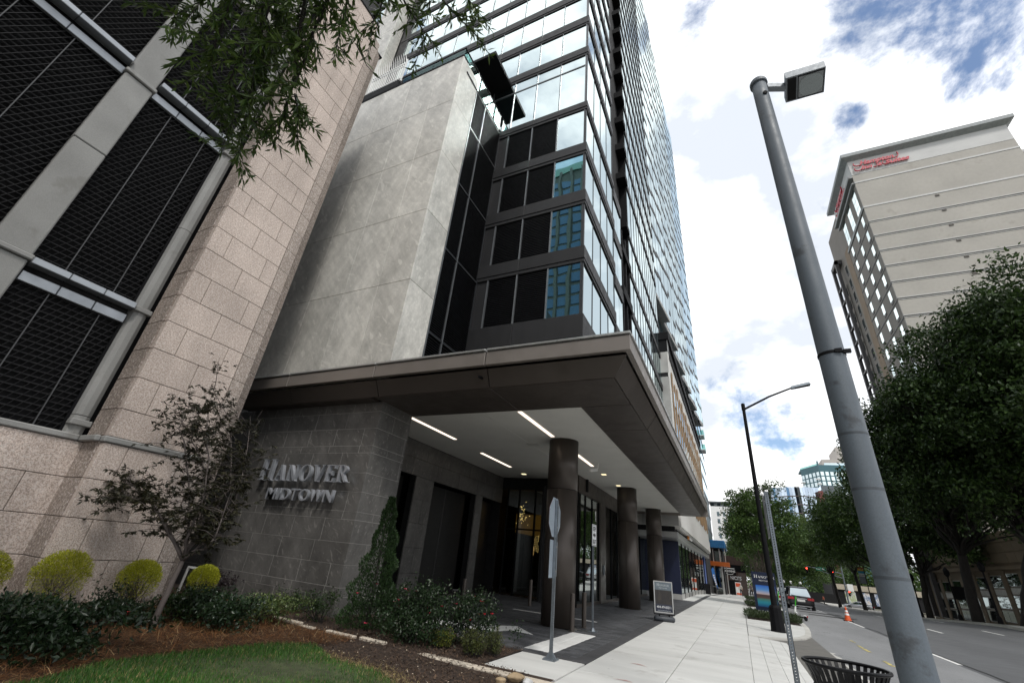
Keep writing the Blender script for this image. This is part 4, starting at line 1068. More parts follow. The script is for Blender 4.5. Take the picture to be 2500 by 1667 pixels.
# ---------------------------------------------------------------- lettering
def serif(ch):
    """serif capitals in a unit-high box: list of polygons, and the width"""
    T, t, s = 0.155, 0.05, 0.035
    P = []
    def st(x0, y0, x1, y1, w): P.append([(x0 - w / 2, y0), (x0 + w / 2, y0), (x1 + w / 2, y1), (x1 - w / 2, y1)])
    def sf(x, y, w, up): P.append([(x - w / 2, y), (x + w / 2, y), (x + w / 2 - 0.02, y + s * up), (x - w / 2 + 0.02, y + s * up)])
    def hb(x0, x1, y, h): P.append([(x0, y - h / 2), (x1, y - h / 2), (x1, y + h / 2), (x0, y + h / 2)])
    def ring(cx, cy, rx, ry, ix, iy, a0=0, a1=360, n=28):
        for i in range(n):
            u, v = rad(a0 + (a1 - a0) * i / n), rad(a0 + (a1 - a0) * (i + 1) / n)
            P.append([(cx + ix * math.cos(u), cy + iy * math.sin(u)), (cx + rx * math.cos(u), cy + ry * math.sin(u)), (cx + rx * math.cos(v), cy + ry * math.sin(v)), (cx + ix * math.cos(v), cy + iy * math.sin(v))])
    if ch == 'H':
        for x in (0.17, 0.68):
            st(x, 0, x, 1, T); sf(x, 0, 0.32, 1); sf(x, 1, 0.32, -1)
        hb(0.2, 0.65, 0.52, t); w = 0.86
    elif ch == 'A':
        st(0.13, 0, 0.42, 1, t * 1.1); st(0.66, 0, 0.40, 1, T); hb(0.22, 0.58, 0.33, t); sf(0.13, 0, 0.26, 1); sf(0.66, 0, 0.32, 1); w = 0.82
    elif ch == 'N':
        st(0.14, 0, 0.14, 1, t * 1.2); st(0.70, 0, 0.18, 1, T * 1.15); st(0.72, 0, 0.72, 1, t * 1.2); sf(0.14, 0, 0.26, 1); sf(0.10, 1, 0.22, -1); sf(0.72, 1, 0.28, -1); w = 0.88
    elif ch == 'O': ring(0.44, 0.5, 0.43, 0.52, 0.27, 0.46); w = 0.88
    elif ch == 'V':
        st(0.40, 0, 0.14, 1, T); st(0.42, 0, 0.70, 1, t * 1.1); sf(0.14, 1, 0.32, -1); sf(0.70, 1, 0.26, -1); w = 0.80
    elif ch == 'E':
        st(0.17, 0, 0.17, 1, T); hb(0.05, 0.64, 0.975, 0.05); hb(0.05, 0.66, 0.025, 0.05); hb(0.2, 0.48, 0.52, t)
        P.append([(0.56, 0.80), (0.64, 0.78), (0.64, 0.96), (0.60, 0.96)]); P.append([(0.60, 0.04), (0.66, 0.04), (0.68, 0.24), (0.60, 0.2)]); P.append([(0.45, 0.40), (0.50, 0.38), (0.50, 0.66), (0.45, 0.64)]); w = 0.72
    elif ch == 'R':
        st(0.17, 0, 0.17, 1, T); sf(0.17, 0, 0.32, 1); sf(0.12, 1, 0.22, -1); ring(0.32, 0.755, 0.31, 0.245, 0.15, 0.20, -90, 90, 14); hb(0.2, 0.34, 0.975, 0.05); hb(0.2, 0.34, 0.535, 0.05)
        st(0.68, 0, 0.36, 0.52, T); sf(0.72, 0, 0.26, 1); w = 0.84
    return P, w
def serif_word(word, parent, mat, org, ux, uz, depth, cap, small, gap=0.05, name='letter'):
    """raised serif capitals from org, along ux, up uz; the first letter is larger"""
    x = 0.0; ux, uz, depth = Vector(ux), Vector(uz), Vector(depth); org = Vector(org)
    for i, chh in enumerate(word):
        h = cap if i == 0 else small
        P, w = serif(chh); m = MB()
        for j, p in enumerate(P):
            e = depth.normalized() * (0.0004 * j)
            q = [org + ux * (x + a * h) + uz * (b * h) + e for a, b in p]
            n_ = (q[1] - q[0]).cross(q[2] - q[0])
            if n_.dot(depth) > 0: q = q[::-1]
            m.prism(q, depth)
        m.build(name, mat, parent)
        x += w * h + gap * h
    return x
FONTMESH = {}
def text_mesh(txt, size, extrude, shear=0.0, bold=0.0):
    c = bpy.data.curves.new('lettering', 'FONT'); c.body = txt; c.size = size; c.extrude = extrude; c.shear = shear; c.offset = bold
    c.resolution_u = 3
    o = bpy.data.objects.new('lettering', c); COL.objects.link(o)
    dg = bpy.context.evaluated_depsgraph_get()
    me = bpy.data.meshes.new_from_object(o.evaluated_get(dg))
    bpy.data.objects.remove(o); bpy.data.curves.remove(c)
    return me
def text(name, txt, parent, mat, org, ux, uz, size, extrude=0.002, width=None, shear=0.0, bold=0.0, center=False):
    me = text_mesh(txt, size, extrude, shear, bold)
    co = np.empty(len(me.vertices) * 3, dtype=np.float32); me.vertices.foreach_get('co', co); co = co.reshape(-1, 3)
    w = co[:, 0].max() - co[:, 0].min(); co[:, 0] -= co[:, 0].min()
    if width: co[:, 0] *= width / w; w = width
    if center: co[:, 0] -= w / 2
    ux, uz = Vector(ux).normalized(), Vector(uz).normalized(); un = ux.cross(uz)
    B = np.array([ux, uz, un]); co = co @ B
    me.vertices.foreach_set('co', co.astype(np.float32).ravel()); me.update()
    me.materials.clear(); me.materials.append(mat); me.name = name
    o = bpy.data.objects.new(name, me); link(o, parent, org); return o
LETTER = surf('brushed sign metal', (0.44, 0.46, 0.50), 0.42, 0.6, nz=(3, 0.08))
sg = thing('wall_sign', 'raised grey metal letters reading HANOVER MIDTOWN on the dark stone wall', 'sign', (-9.5, 7.6, 2.6))
serif_word('HANOVER', sg, LETTER, (-11.0, 7.58, 2.645), (1.22, 0, 0), (0, 0, 1), (0, -0.09, 0), 0.52, 0.385, 0.10)
x = -10.47
for chh, w in zip('MIDTOWN', (0.33, 0.12, 0.28, 0.26, 0.33, 0.40, 0.29)):
    text('letter', chh, sg, LETTER, (x, 7.54, 2.20), (1, 0, 0), (0, 0, 1), 0.385, 0.04, width=w, bold=0.003)
    x += w + 0.045
# ---------------------------------------------------------------- serrated residential tower beyond
ft = thing('serrated_tower', 'tall pale glass tower with sawtooth bays stepping out over the street', 'tower', (-8, 50, 18))
TY = [31.0, 37.3, 43.7, 50.5, 57.0, 64.0, 72.0]
TX0 = [-3.80, -3.72, -3.65, -3.55, -3.40, -3.25]
TX1 = [-3.18, -3.15, -3.08, -2.95, -2.80, -2.55]
ZS, ZE = 22.7, 90.0
SLABM = surf('thin dark floor edge', (0.03, 0.032, 0.035), 0.5, 0.2, nz=(0.5, 0.1))
SOFF = surf('grey bay soffit', (0.22, 0.22, 0.215), 0.7)
EDGE = surf('pale bay edge', (0.36, 0.36, 0.35), 0.6)
plain('core', ft, -24, -4.1, 31.3, 72, 18, ZE, VOID)
for k in range(6):
    y0, y1, x0, x1 = TY[k], TY[k + 1], TX0[k], TX1[k]
    zt = ZE - (5 - k) * 1.2
    fl = MB(); gl = MB(); mu = MB()
    z = ZS; i = 0
    while z < zt - 1:
        zz = min(z + 2.58, zt)
        n_ = 5
        for q in range(n_):
            a, b = q / n_, (q + 1) / n_
            xa, xb, ya, yb_ = x0 + (x1 - x0) * a, x0 + (x1 - x0) * b, y0 + (y1 - y0) * a, y0 + (y1 - y0) * b
            t = RN.gauss(0, 0.0018)
            gl.hexa([(xa - 0.05, ya + 0.03, z), (xa, ya + 0.03, z), (xb, yb_ - 0.03, z), (xb - 0.05, yb_ - 0.03, z)], [(xa - 0.05 + t, ya + 0.03, zz - 0.04), (xa + t, ya + 0.03, zz - 0.04), (xb + t, yb_ - 0.03, zz - 0.04), (xb - 0.05 + t, yb_ - 0.03, zz - 0.04)])
            # staggered dark transoms break the bands
            off = 0.0 if (q + i) % 3 else 0.36 * RN.choice((-1, 1, 0.6))
            if RN.random() < 0.93:
                zc = z + off
                if zc > ZS + 0.2 or k: fl.hexa([(xa - 0.2, ya, zc - 0.22), (xa + 0.03, ya, zc - 0.22), (xb + 0.03, yb_, zc - 0.22), (xb - 0.2, yb_, zc - 0.22)], [(xa - 0.2, ya, zc + 0.2), (xa + 0.03, ya, zc + 0.2), (xb + 0.03, yb_, zc + 0.2), (xb - 0.2, yb_, zc + 0.2)])
            mu.hexa([(xa - 0.05, ya - 0.02, z + 0.14), (xa + 0.012, ya - 0.02, z + 0.14), (xa + 0.012, ya + 0.02, z + 0.14), (xa - 0.05, ya + 0.02, z + 0.14)], [(xa - 0.05, ya - 0.02, zz - 0.16), (xa + 0.012, ya - 0.02, zz - 0.16), (xa + 0.012, ya + 0.02, zz - 0.16), (xa - 0.05, ya + 0.02, zz - 0.16)])
        z += 2.58; i += 1
    gl.build('bay_glass', PANE if k < 4 else PANE_B, ft, kind='stuff'); fl.build('floor_edges', SLABM, ft, kind='stuff'); mu.build('bay_mullions', MULLION_D, ft, kind='stuff')
    # underside of the bay and its pale edge
    MB().prism([(-4.3, y0, ZS - 0.25), (x0, y0, ZS - 0.25), (x1, y1 - 0.02, ZS - 0.25), (-4.3, y1 - 0.02, ZS - 0.25)], (0, 0, 0.2)).build('bay_soffit', SOFF, ft)
    MB().hexa([(x0 - 0.06, y0, ZS - 0.30), (x0 + 0.03, y0, ZS - 0.30), (x1 + 0.03, y1 - 0.03, ZS - 0.30), (x1 - 0.06, y1 - 0.03, ZS - 0.30)], [(x0 - 0.06, y0, ZS + 0.03), (x0 + 0.03, y0, ZS + 0.03), (x1 + 0.03, y1 - 0.03, ZS + 0.03), (x1 - 0.06, y1 - 0.03, ZS + 0.03)]).build('bay_edge', EDGE, ft)
    plain('bay_end', ft, -4.3, x1, y1 - 0.02, y1 + 0.03, ZS, zt, SLABM)
    plain('bay_roof', ft, -24, min(x0, x1) + 0.3, y0, y1, zt, zt + 0.5, SLABM)
for q in range(20):
    y0 = 31.1 + q * 2.0; pane(ft, -4.06, -4.0, y0, y0 + 1.95, 18.2, 22.4, PANE_B, 'podium_pane')
plain('terrace_rail', ft, -3.62, -3.58, 31.2, 71, 18.1, 19.0, BLACKMETAL)

# ---------------------------------------------------------------- timber-finned podium with shops
pd = thing('finned_podium', 'low white building with vertical timber fins above a glazed shop row', 'building', (-6, 46, 0))
XQ = -2.97
PSTONE = surf('grey podium stone', (0.33, 0.325, 0.31), 0.6, nz=(1, 0.15), rnd=0.06)
WALLW = surf('white podium wall', (0.62, 0.61, 0.58), 0.6, nz=(1, 0.06))
TIMB = surf('honey timber fin', (0.27, 0.165, 0.075), 0.55, nz=(3, 0.15), rnd=0.15, stretch=(1, 1, 0.1))
plain('wall', pd, -14, XQ - 0.05, 30.75, 63.5, 3.95, 17.2, WALLW)
for z0, z1 in ((5.2, 8.1), (8.1, 11.1), (11.1, 14.2), (14.5, 16.2)): piece('stone_panel', pd, -14, XQ, 30.55, 30.74, z0 + 0.01, z1 - 0.01, PSTONE, 0.008)
plain('slot_window', pd, -5, XQ - 0.01, 30.6, 30.74, 14.22, 14.48, VOID)
piece('end_return', pd, XQ - 0.06, XQ + 0.02, 30.56, 31.3, 5.2, 16.2, WALLW, 0.01)
for k in range(17):
    y = 32.2 + k * 1.8
    piece('timber_fin', pd, XQ - 0.02, XQ + 0.035, y, y + 0.62, 6.05 + (0.25 if k % 3 == 0 else 0), 15.2 - (0.3 if k % 2 else 0.0), TIMB, 0.01)
for z in (8.3, 10.9, 13.4): plain('window_band', pd, XQ - 0.04, XQ + 0.005, 32.3, 62.6, z - 0.55, z + 0.55, PANE_B)
piece('roof_edge', pd, -14, XQ + 0.16, 30.5, 63.6, 17.22, 17.85, BLACKMETAL, 0.02)
plain('roof_void', pd, -14, XQ + 0.02, 30.58, 63.4, 16.25, 17.2, BLACKMETAL)
for y in (30.62, 31.15): plain('roof_post', pd, XQ - 0.1, XQ + 0.05, y, y + 0.1, 16.22, 17.2, SILVER)
piece('white_band', pd, -9, XQ + 0.06, 30.2, 62.6, 4.05, 5.15, WALLW, 0.02)
plain('band_recess', pd, -9, -3.35, 30.3, 62.6, 3.74, 4.05, VOID)
piece('shop_canopy', pd, -9, -3.12, 30.0, 62.4, 3.38, 3.72, SILVER, 0.015)
piece('stone_panel', pd, -5.2, XQ - 0.06, 30.02, 30.18, 4.10, 5.1, PSTONE, 0.006)
piece('navy_wall', pd, -5.65, -3.46, 32.9, 33.1, 0.3, 3.36, NAVY, 0.01)
piece('wall_base', pd, -5.65, -3.44, 32.88, 33.12, -0.2, 0.29, PSTONE, 0.01)
P1 = poster('orange and white poster', [(0.75, 0.72, 0.66), (0.6, 0.22, 0.06), (0.8, 0.78, 0.72), (0.15, 0.25, 0.35), (0.7, 0.65, 0.2)])
P2 = poster('blue and white poster', [(0.75, 0.76, 0.76), (0.1, 0.16, 0.3), (0.7, 0.7, 0.7), (0.45, 0.3, 0.2)])
P3 = poster('green poster', [(0.6, 0.65, 0.55), (0.35, 0.42, 0.2), (0.7, 0.7, 0.66), (0.1, 0.2, 0.25)])
yy = [33.12, 35.6, 38.2, 40.6, 43.4, 46.6, 50.2, 54.2, 58.0]
for k, (a, b) in enumerate(zip(yy[:-1], yy[1:])):
    pane(pd, -3.56, -3.54, a + 0.05, b - 0.05, terr(-3, a) + 0.3, 3.36, SHOPGLASS, 'shop_window', 0)
    plain('window_post', pd, -3.60, -3.50, b - 0.05, b + 0.05, terr(-3, b) - 0.1, 3.36, BLACKMETAL)
    plain('window_sill', pd, -3.60, -3.52, a, b - 0.06, terr(-3, a) - 0.3, terr(-3, a) + 0.29, PSTONE)
    w = b - a
    for (f0, f1, z0, z1, m_) in ((0.08, 0.45, 0.5, 3.0, (P1, P2, P3)[k % 3]), (0.55, 0.92, 0.4, 2.9, (P2, P3, P1)[k % 3])):
        plain('poster', pd, -3.72, -3.70, a + w * f0, a + w * f1, terr(-3, a) + z0, z1, m_)
plain('shop_back', pd, -8, -7.9, 33.2, 60, -0.5, 3.36, surf('shop interior', (0.12, 0.11, 0.10), 0.8))
plain('shop_floor', pd, -7.9, -3.6, 33.2, 60, -0.6, -0.28, surf('shop floor', (0.2, 0.2, 0.19), 0.6))
RED = surf('red vinyl', (0.65, 0.10, 0.03), 0.5)
plain('red_strip', pd, -3.70, -3.69, 33.3, 34.4, 2.2, 2.32, RED)
DKBLUE = surf('dark blue vinyl', (0.01, 0.02, 0.08), 0.5); LTBLUE = surf('periwinkle vinyl', (0.10, 0.16, 0.42), 0.5)
plain('blue_pilaster', pd, -3.58, -3.45, 58.1, 59.4, -0.5, 3.36, LTBLUE)
shs = thing('shop_sign', 'small orange shop emblem with white block letters hung under the white band', 'sign', (-3.1, 37, 4.1))
piece('plate', shs, -3.14, -3.06, 36.1, 37.0, 3.72, 4.42, surf('orange sign', (0.55, 0.20, 0.04), 0.5), 0.02)
for k in range(4): piece('white_block', shs, -3.14, -3.03, 37.1 + k * 0.5, 37.5 + k * 0.5, 3.75, 4.28, WHITE, 0.03)

# ---------------------------------------------------------------- balcony block, pavilion and shops further on
bb = thing('balcony_block', 'slim blue glass apartment block with stacked glass balconies past the fins', 'building', (-5, 80, -0.5))
plain('core', bb, -12, -3.72, 66, 90, -1, 27.5, VOID)
GREENG = surf('dark green facade panel', (0.016, 0.045, 0.04), 0.4, 0.1)
for k in range(10):
    z = 5.8 + k * 2.6
    for q in range(6):
        y0 = 66.2 + q * 3.9; pane(bb, -3.66, -3.6, y0, y0 + 3.8, z, z + 2.0, PANE_B if k > 2 else GREENG, 'apartment_window', 0.002)
    plain('floor_slab', bb, -12, -3.56, 65.9, 90, z + 2.02, z + 2.55, SLABM)
    if k > 5:
        plain('balcony_floor', bb, -3.56, -2.95, 83.0, 86.0, z + 0.0, z + 0.12, WHITE)
        plain('balcony_rail', bb, -2.99, -2.95, 83.0, 86.0, z + 0.13, z + 1.0, RAILGLASS)
        plain('balcony_rail', bb, -3.55, -3.0, 82.97, 83.0, z + 0.13, z + 1.0, RAILGLASS)
pv = thing('pavilion', 'two storey glass pavilion with blue ribbed roof and orange canopy', 'building', (-3, 78, -0.7))
BLUER = surf('blue ribbed metal', (0.02, 0.13, 0.30), 0.45, 0.3); ORANGE = surf('orange canopy paint', (0.72, 0.16, 0.02), 0.5)
plain('body', pv, -9, -2.1, 79, 88, -0.9, 5.2, VOID)
piece('roof_fascia', pv, -9, -1.55, 77.8, 88, 5.4, 6.45, BLUER, 0.03)
for k in range(14): plain('roof_rib', pv, -4.6 + k * 0.22, -4.6 + k * 0.22 + 0.06, 77.72, 77.8, 5.4, 6.45, BLUER)
for x in (-3.4, -2.5, -1.75): plain('post', pv, x, x + 0.1, 78.6, 78.75, -0.8, 5.4, SILVER)
for x in (-4.9, -4.0, -3.1): pane(pv, x, x + 0.85, 78.9, 78.95, -0.6, 5.0, LOBBYGLASS, 'pavilion_pane', 0)
MB().hexa([(-4.75, 76.0, 3.5), (-1.2, 76.0, 3.5), (-1.2, 78.6, 3.5), (-4.75, 78.6, 3.5)], [(-4.3, 76.3, 2.95), (-1.2, 76.3, 2.95), (-1.2, 78.6, 2.95), (-4.3, 78.6, 2.95)]).build('canopy', ORANGE, pv)
plain('canopy_post', pv, -2.35, -2.2, 76.8, 76.95, -0.8, 2.95, SILVER)
for k, (x0, x1) in enumerate(((-4.2, -2.5),)): MB().bar((x0, 76.2, 0.35), (x1, 76.2, 0.1), 0.05).build('hand_rail', SILVER, pv)
bs = thing('brick_shops', 'dark brick shop row with white NCI\'S lettering beyond the pavilion', 'building', (0, 95, -1))
DKBRICK = surf('dark red brick', (0.085, 0.05, 0.04), 0.85, nz=(2, 0.2), fine=(30, 0.2))
plain('body', bs, -5, 0.9, 92, 104, -1.5, 5.0, DKBRICK)
plain('fascia', bs, -2.2, 0.9, 91.85, 92, 2.6, 3.6, BLACKMETAL)
plain('shop_window', bs, -1.9, -0.4, 91.9, 92, -0.9, 1.2, VOID)
plain('brown_panel', bs, -0.3, 0.8, 91.88, 92, -0.9, 2.5, surf('brown cladding', (0.12, 0.085, 0.07), 0.7))
text('letter_row', "NCI'S", bs, WHITE, (-1.6, 91.8, 1.35), (1, 0, 0), (0, 0, 1), 0.75, 0.03, bold=0.02)
bsg = thing('blade_sign', 'black hanging shop sign with white letters beside the street tree', 'sign', (-1.2, 84, 2.2))
piece('board', bsg, -2.35, -0.55, 84, 84.08, 1.9, 3.1, BLACKMETAL, 0.02)
text('letter_row', 'MOODENIS', bsg, WHITE, (-2.25, 83.97, 2.38), (1, 0, 0), (0, 0, 1), 0.36, 0.01, width=1.6, bold=0.01)
m = MB()
for i in range(12):
    t0, t1 = math.pi + math.pi * i / 12, math.pi + math.pi * (i + 1) / 12
    m.bar((-1.45 + 0.5 * math.cos(t0), 83.97, 2.22 + 0.18 * math.sin(t0)), (-1.45 + 0.5 * math.cos(t1), 83.97, 2.22 + 0.18 * math.sin(t1)), 0.05)
m.build('swoosh', WHITE, bsg); plain('bar', bsg, -2.2, -0.7, 83.95, 83.99, 2.83, 2.93, WHITE)
plain('bracket', bsg, -1.5, -1.4, 84.0, 84.06, -1.2, 1.9, BLACKMETAL)
# feather flag and folding board
fl = thing('feather_flag', 'blue and white feather banner outside the pavilion', 'flag', (-3.1, 72, -0.55))
MB().tube([(-2.86, 72, -0.54), (-3.02, 72, 1.3), (-3.12, 72, 2.5), (-3.25, 72, 2.62)], 0.02, 6).build('pole', GALV, fl)
FLAGB = surf('blue flag cloth', (0.03, 0.16, 0.5), 0.7)
MB().prism([(-2.86, 72, 0.1), (-3.02, 72.0, 1.3), (-3.12, 72, 2.45), (-3.3, 72.0, 2.62), (-3.5, 72, 2.35), (-3.42, 72, 1.5), (-3.2, 72, 0.8), (-2.95, 72, 0.1)], (0, 0.012, 0)).build('cloth', FLAGB, fl)
for k in range(5): plain('white_mark', fl, -3.36 + k * 0.055, -3.18 + k * 0.05, 71.985, 71.999, 1.55 - k * 0.26, 1.75 - k * 0.26, WHITE)
fb = thing('folding_board', 'black folding pavement board beside the periwinkle pilaster', 'board', (-3.2, 56.5, -0.25))
for s_ in (-1, 1): MB().hexa([(-3.55, 56.6 + s_ * 0.25, -0.23), (-3.0, 56.6 + s_ * 0.25, -0.23), (-3.0, 56.62 + s_ * 0.25, -0.23), (-3.55, 56.62 + s_ * 0.25, -0.23)], [(-3.55, 56.6, 0.75), (-3.0, 56.6, 0.75), (-3.0, 56.62, 0.75), (-3.55, 56.62, 0.75)]).build('panel', BLACKMETAL if s_ < 0 else WHITE, fb)
sboard = thing('pavement_board', 'red and white poster board on the pavement in front of the brick shops', 'board', (-0.4, 82, -0.8))
piece('panel', sboard, -0.85, -0.05, 82, 82.05, -0.7, 1.05, WHITE, 0.02)
for z0, z1 in ((-0.6, -0.35), (0.45, 0.95)): plain('red_print', sboard, -0.78, -0.12, 81.985, 81.998, z0, z1, RED)
for x in (-0.8, -0.12): plain('leg', sboard, x, x + 0.05, 82.0, 82.05, -0.78, -0.7, BLACKMETAL)

# ---------------------------------------------------------------- hotel on the right
ht = thing('hotel', 'tall beige striped hotel with a projecting cornice above the trees', 'hotel', (30, 70, -0.3))
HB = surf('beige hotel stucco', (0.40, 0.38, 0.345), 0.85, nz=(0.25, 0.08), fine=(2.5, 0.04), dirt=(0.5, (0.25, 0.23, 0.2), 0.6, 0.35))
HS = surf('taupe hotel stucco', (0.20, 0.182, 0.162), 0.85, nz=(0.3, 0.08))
HBR = surf('brown hotel strip', (0.20, 0.145, 0.095), 0.8, nz=(0.3, 0.08))
HW = surf('white hotel trim', (0.52, 0.52, 0.51), 0.7, nz=(0.5, 0.05))
HX, HY, HR = 22.0, 60.8, 39.4
plain('core', ht, HX + 0.2, HR - 0.1, HY + 0.2, 80, -0.3, 59, HS)
stripes = [55.0, 50.23]
z = 47.62
while z > 4: stripes.append(z); z -= 2.54
zt = 56.5
for i, z in enumerate(stripes):
    lo = z + 0.0
    piece('stucco_panel', ht, HX, HR, HY, HY + 0.2, z + 0.03, zt - (0.0 if i == 0 else 0.02), HB, 0.0)
    h = 0.26 if i < 2 else 0.085
    piece('trim_band', ht, HX - 0.02, HR + 0.02, HY - 0.05, HY + 0.18, z - h / 2, z + h / 2 + 0.02, HW, 0.01)
    if i >= 2: piece('trim_band', ht, HX - 0.02, HR + 0.02, HY - 0.04, HY + 0.18, z - 0.30, z - 0.21, HW, 0.01)
    zt = z - 0.33 if i >= 2 else z - 0.15
piece('parapet_wall', ht, HX - 0.02, HR, HY - 0.03, HY + 0.2, 56.52, 59.3, HW, 0.02)
piece('parapet_wall', ht, HX - 0.03, HX + 0.2, HY + 0.21, 72.2, 56.52, 59.3, HW, 0.02)
m = MB(); m.hexa([(HX - 0.05, HY - 0.05, 59.3), (HR + 0.05, HY - 0.05, 59.3), (HR + 0.05, 72.4, 59.3), (HX - 0.05, 72.4, 59.3)], [(HX - 0.75, HY - 0.75, 59.75), (HR + 0.75, HY - 0.75, 59.75), (HR + 0.75, 73.2, 59.75), (HX - 0.75, 73.2, 59.75)])
m.box(HX - 0.75, HR + 0.75, HY - 0.75, 73.2, 59.76, 60.35); m.build('cornice', surf('grey cornice', (0.30, 0.32, 0.325), 0.7), ht)
piece('lower_wing', ht, HR + 0.3, 60, HY + 2.5, 80, -0.3, 56.0, HB, 0.05)
piece('wing_cap', ht, HR + 0.2, 60, HY + 2.4, 80, 56.02, 56.6, HW, 0.05)
VENTM = surf('small dark vent', (0.09, 0.08, 0.07), 0.7)
for i, z in enumerate(stripes[1:12]):
    for dx in (0, 0.22): plain('wall_vent', ht, 29.6 + dx - 0.0 * i, 29.8 + dx, HY - 0.08, HY - 0.005, z - 0.62 - (0.0), z - 0.36, VENTM)
# street side with window columns
LEDGE = surf('dark floor line', (0.06, 0.062, 0.062), 0.6)
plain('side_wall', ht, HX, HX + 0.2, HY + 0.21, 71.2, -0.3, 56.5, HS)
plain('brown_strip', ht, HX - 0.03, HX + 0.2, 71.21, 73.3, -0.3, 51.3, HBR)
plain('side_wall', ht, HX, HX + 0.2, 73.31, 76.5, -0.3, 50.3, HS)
for z in stripes[1:]: plain('floor_line', ht, HX - 0.05, HX, HY + 0.1, 71.2, z - 0.30, z - 0.16, LEDGE)
piece('side_ledge', ht, HX - 0.55, HX, HY - 0.05, 72.3, 56.0, 56.45, surf('grey side ledge', (0.26, 0.27, 0.27), 0.7), 0.03)
piece('side_ledge', ht, HX - 0.35, HX, HY + 0.1, 71.6, 54.9, 55.2, MATS['grey side ledge'], 0.03)
piece('side_ledge', ht, HX - 0.12, HX, HY + 0.1, 71.4, 50.0, 50.45, MATS['grey side ledge'], 0.02)
for yc in (62.65, 66.05, 69.6):
    for z0, z1 in ((50.75, 51.55), (51.62, 53.0), (53.07, 54.75)):
        for s_ in (0, 1): pane(ht, HX - 0.03, HX - 0.005, yc - 0.85 + s_ * 0.87, yc - 0.03 + s_ * 0.87, z0, z1, PANE, 'window_pane')
wz = stripes[1:]
for zf in wz[:-1]:
    for yc in (62.55, 65.9, 69.5, 74.6):
        f = MB().box(HX - 0.03, HX - 0.002, yc - 0.48, yc + 0.42, zf - 1.98, zf - 0.6).build('window', PANE, ht)
        plain('ac_grille', f, HX - 0.06, HX - 0.004, yc - 0.55, yc + 0.3, zf - 2.42, zf - 2.04, LEDGE)
FRAME = surf('dark steel frame', (0.075, 0.07, 0.072), 0.6)
for y in (76.4, 79.0): plain('frame_post', ht, HX - 0.8, HX - 0.35, y, y + 0.45, -0.3, 52.4, FRAME)
plain('frame_top', ht, HX - 0.8, HX + 0.3, 76.4, 79.45, 51.6, 52.4, FRAME)
plain('frame_wall', ht, HX, HX + 0.2, 76.9, 79.0, -0.3, 47.5, HS)
for zf in wz[1:-1]:
    plain('frame_rail', ht, HX - 0.75, HX - 0.4, 76.9, 78.98, zf - 0.45, zf - 0.2, FRAME)
    f = MB().box(HX - 0.03, HX - 0.002, 77.2, 78.5, zf - 2.0, zf - 0.55).build('window', PANE, ht)
SIGNRED = surf('crimson sign face', (0.46, 0.004, 0.03), 0.45, nz=(2, 0.05))
def hotel_sign(org, ux, label):
    g = thing('hotel_sign', label, 'sign', org); o = Vector(org); ux = Vector(ux); uz = Vector((0, 0, 1)); un = ux.cross(uz)
    p = lambda a, b: o + ux * a + uz * b
    x = 0
    def word(t, a, b, size, width): text('letter_row', t, g, SIGNRED, p(a, b) + un * 0.12, ux, uz, size, 0.05, width=width, shear=0.28, bold=0.035)
    word('Hampton', 0.75, 0.98, 1.05, 4.0); word('Inn', 0.72, 0.08, 0.92, 1.35); word('&', 2.7, 0.10, 0.72, 0.5); word('Suites', 3.55, 0.08, 0.95, 2.75)
    def swash(pts, w=0.085):
        m = MB(); q = []
        for i in range(17):
            t = i / 16; a = [(1 - t) ** 3, 3 * t * (1 - t) ** 2, 3 * t * t * (1 - t), t ** 3]
            q.append(p(sum(a[j] * pts[j][0] for j in range(4)), sum(a[j] * pts[j][1] for j in range(4))) + un * 0.12)
        for u, v in zip(q[:-1], q[1:]): m.bar(u, v + (v - u) * 0.08, w, 0.18, up=un)
        m.build('swash', SIGNRED, g)
    swash([(0.05, 1.55), (-0.15, 0.85), (0.75, 0.75), (0.98, 1.2)])
    swash([(0.0, 0.62), (-0.25, -0.15), (0.65, -0.2), (0.85, 0.3)])
    swash([(4.55, 1.05), (4.95, 0.75), (5.45, 1.1), (5.2, 1.85)])
    swash([(2.15, 0.12), (2.4, -0.12), (2.8, 0.15), (2.62, 0.75)])
    swash([(3.35, 0.65), (3.05, 0.1), (3.7, -0.1), (4.1, 0.25)])
    return g
hotel_sign((22.5, HY - 0.1, 57.0), (1, 0, 0), 'crimson script lettering on the hotel front below the cornice')
hotel_sign((HX - 0.1, 70.6, 57.0), (0, -1, 0), 'crimson script lettering on the hotel side seen nearly edge on')
tb = thing('tan_building', 'tan low building with tall white framed windows behind the street trees', 'building', (21.7, 64, 0))
TAN = surf('tan stone facing', (0.19, 0.15, 0.105), 0.85, nz=(0.6, 0.12), rnd=0.08)
plain('body', tb, 21.75, 40, 46, 81, -1.5, 7.6, TAN)
WINW = surf('white window frame', (0.55, 0.55, 0.53), 0.5); DG = mirror_glass('dark shop glass', (0.3, 0.36, 0.36), refl=0.16)
y = 47.0
while y < 80:
    zg = terr(21.7, y) - 0.05
    for z0, z1 in ((zg + 0.3, zg + 1.25), (zg + 1.35, zg + 2.35), (zg + 3.0, zg + 4.05)):
        w_ = MB().box(21.68, 21.74, y, y + 2.2, z0, z1).build('window', WINW, tb)
        for s_ in (0, 1): plain('pane', w_, 21.655, 21.70, y + 0.06 + s_ * 1.07, y + 1.08 + s_ * 1.07, z0 + 0.05, z1 - 0.05, DG)
    piece('spandrel', tb, 21.66, 21.745, y, y + 2.2, zg + 2.42, zg + 2.92, WINW, 0.01)
    piece('tan_pier', tb, 21.6, 21.745, y + 2.28, y + 3.1, zg - 0.2, zg + 4.3, TAN, 0.02)
    y += 3.2
piece('cornice', tb, 21.5, 21.745, 46, 81, 4.45, 4.75, TAN, 0.03)
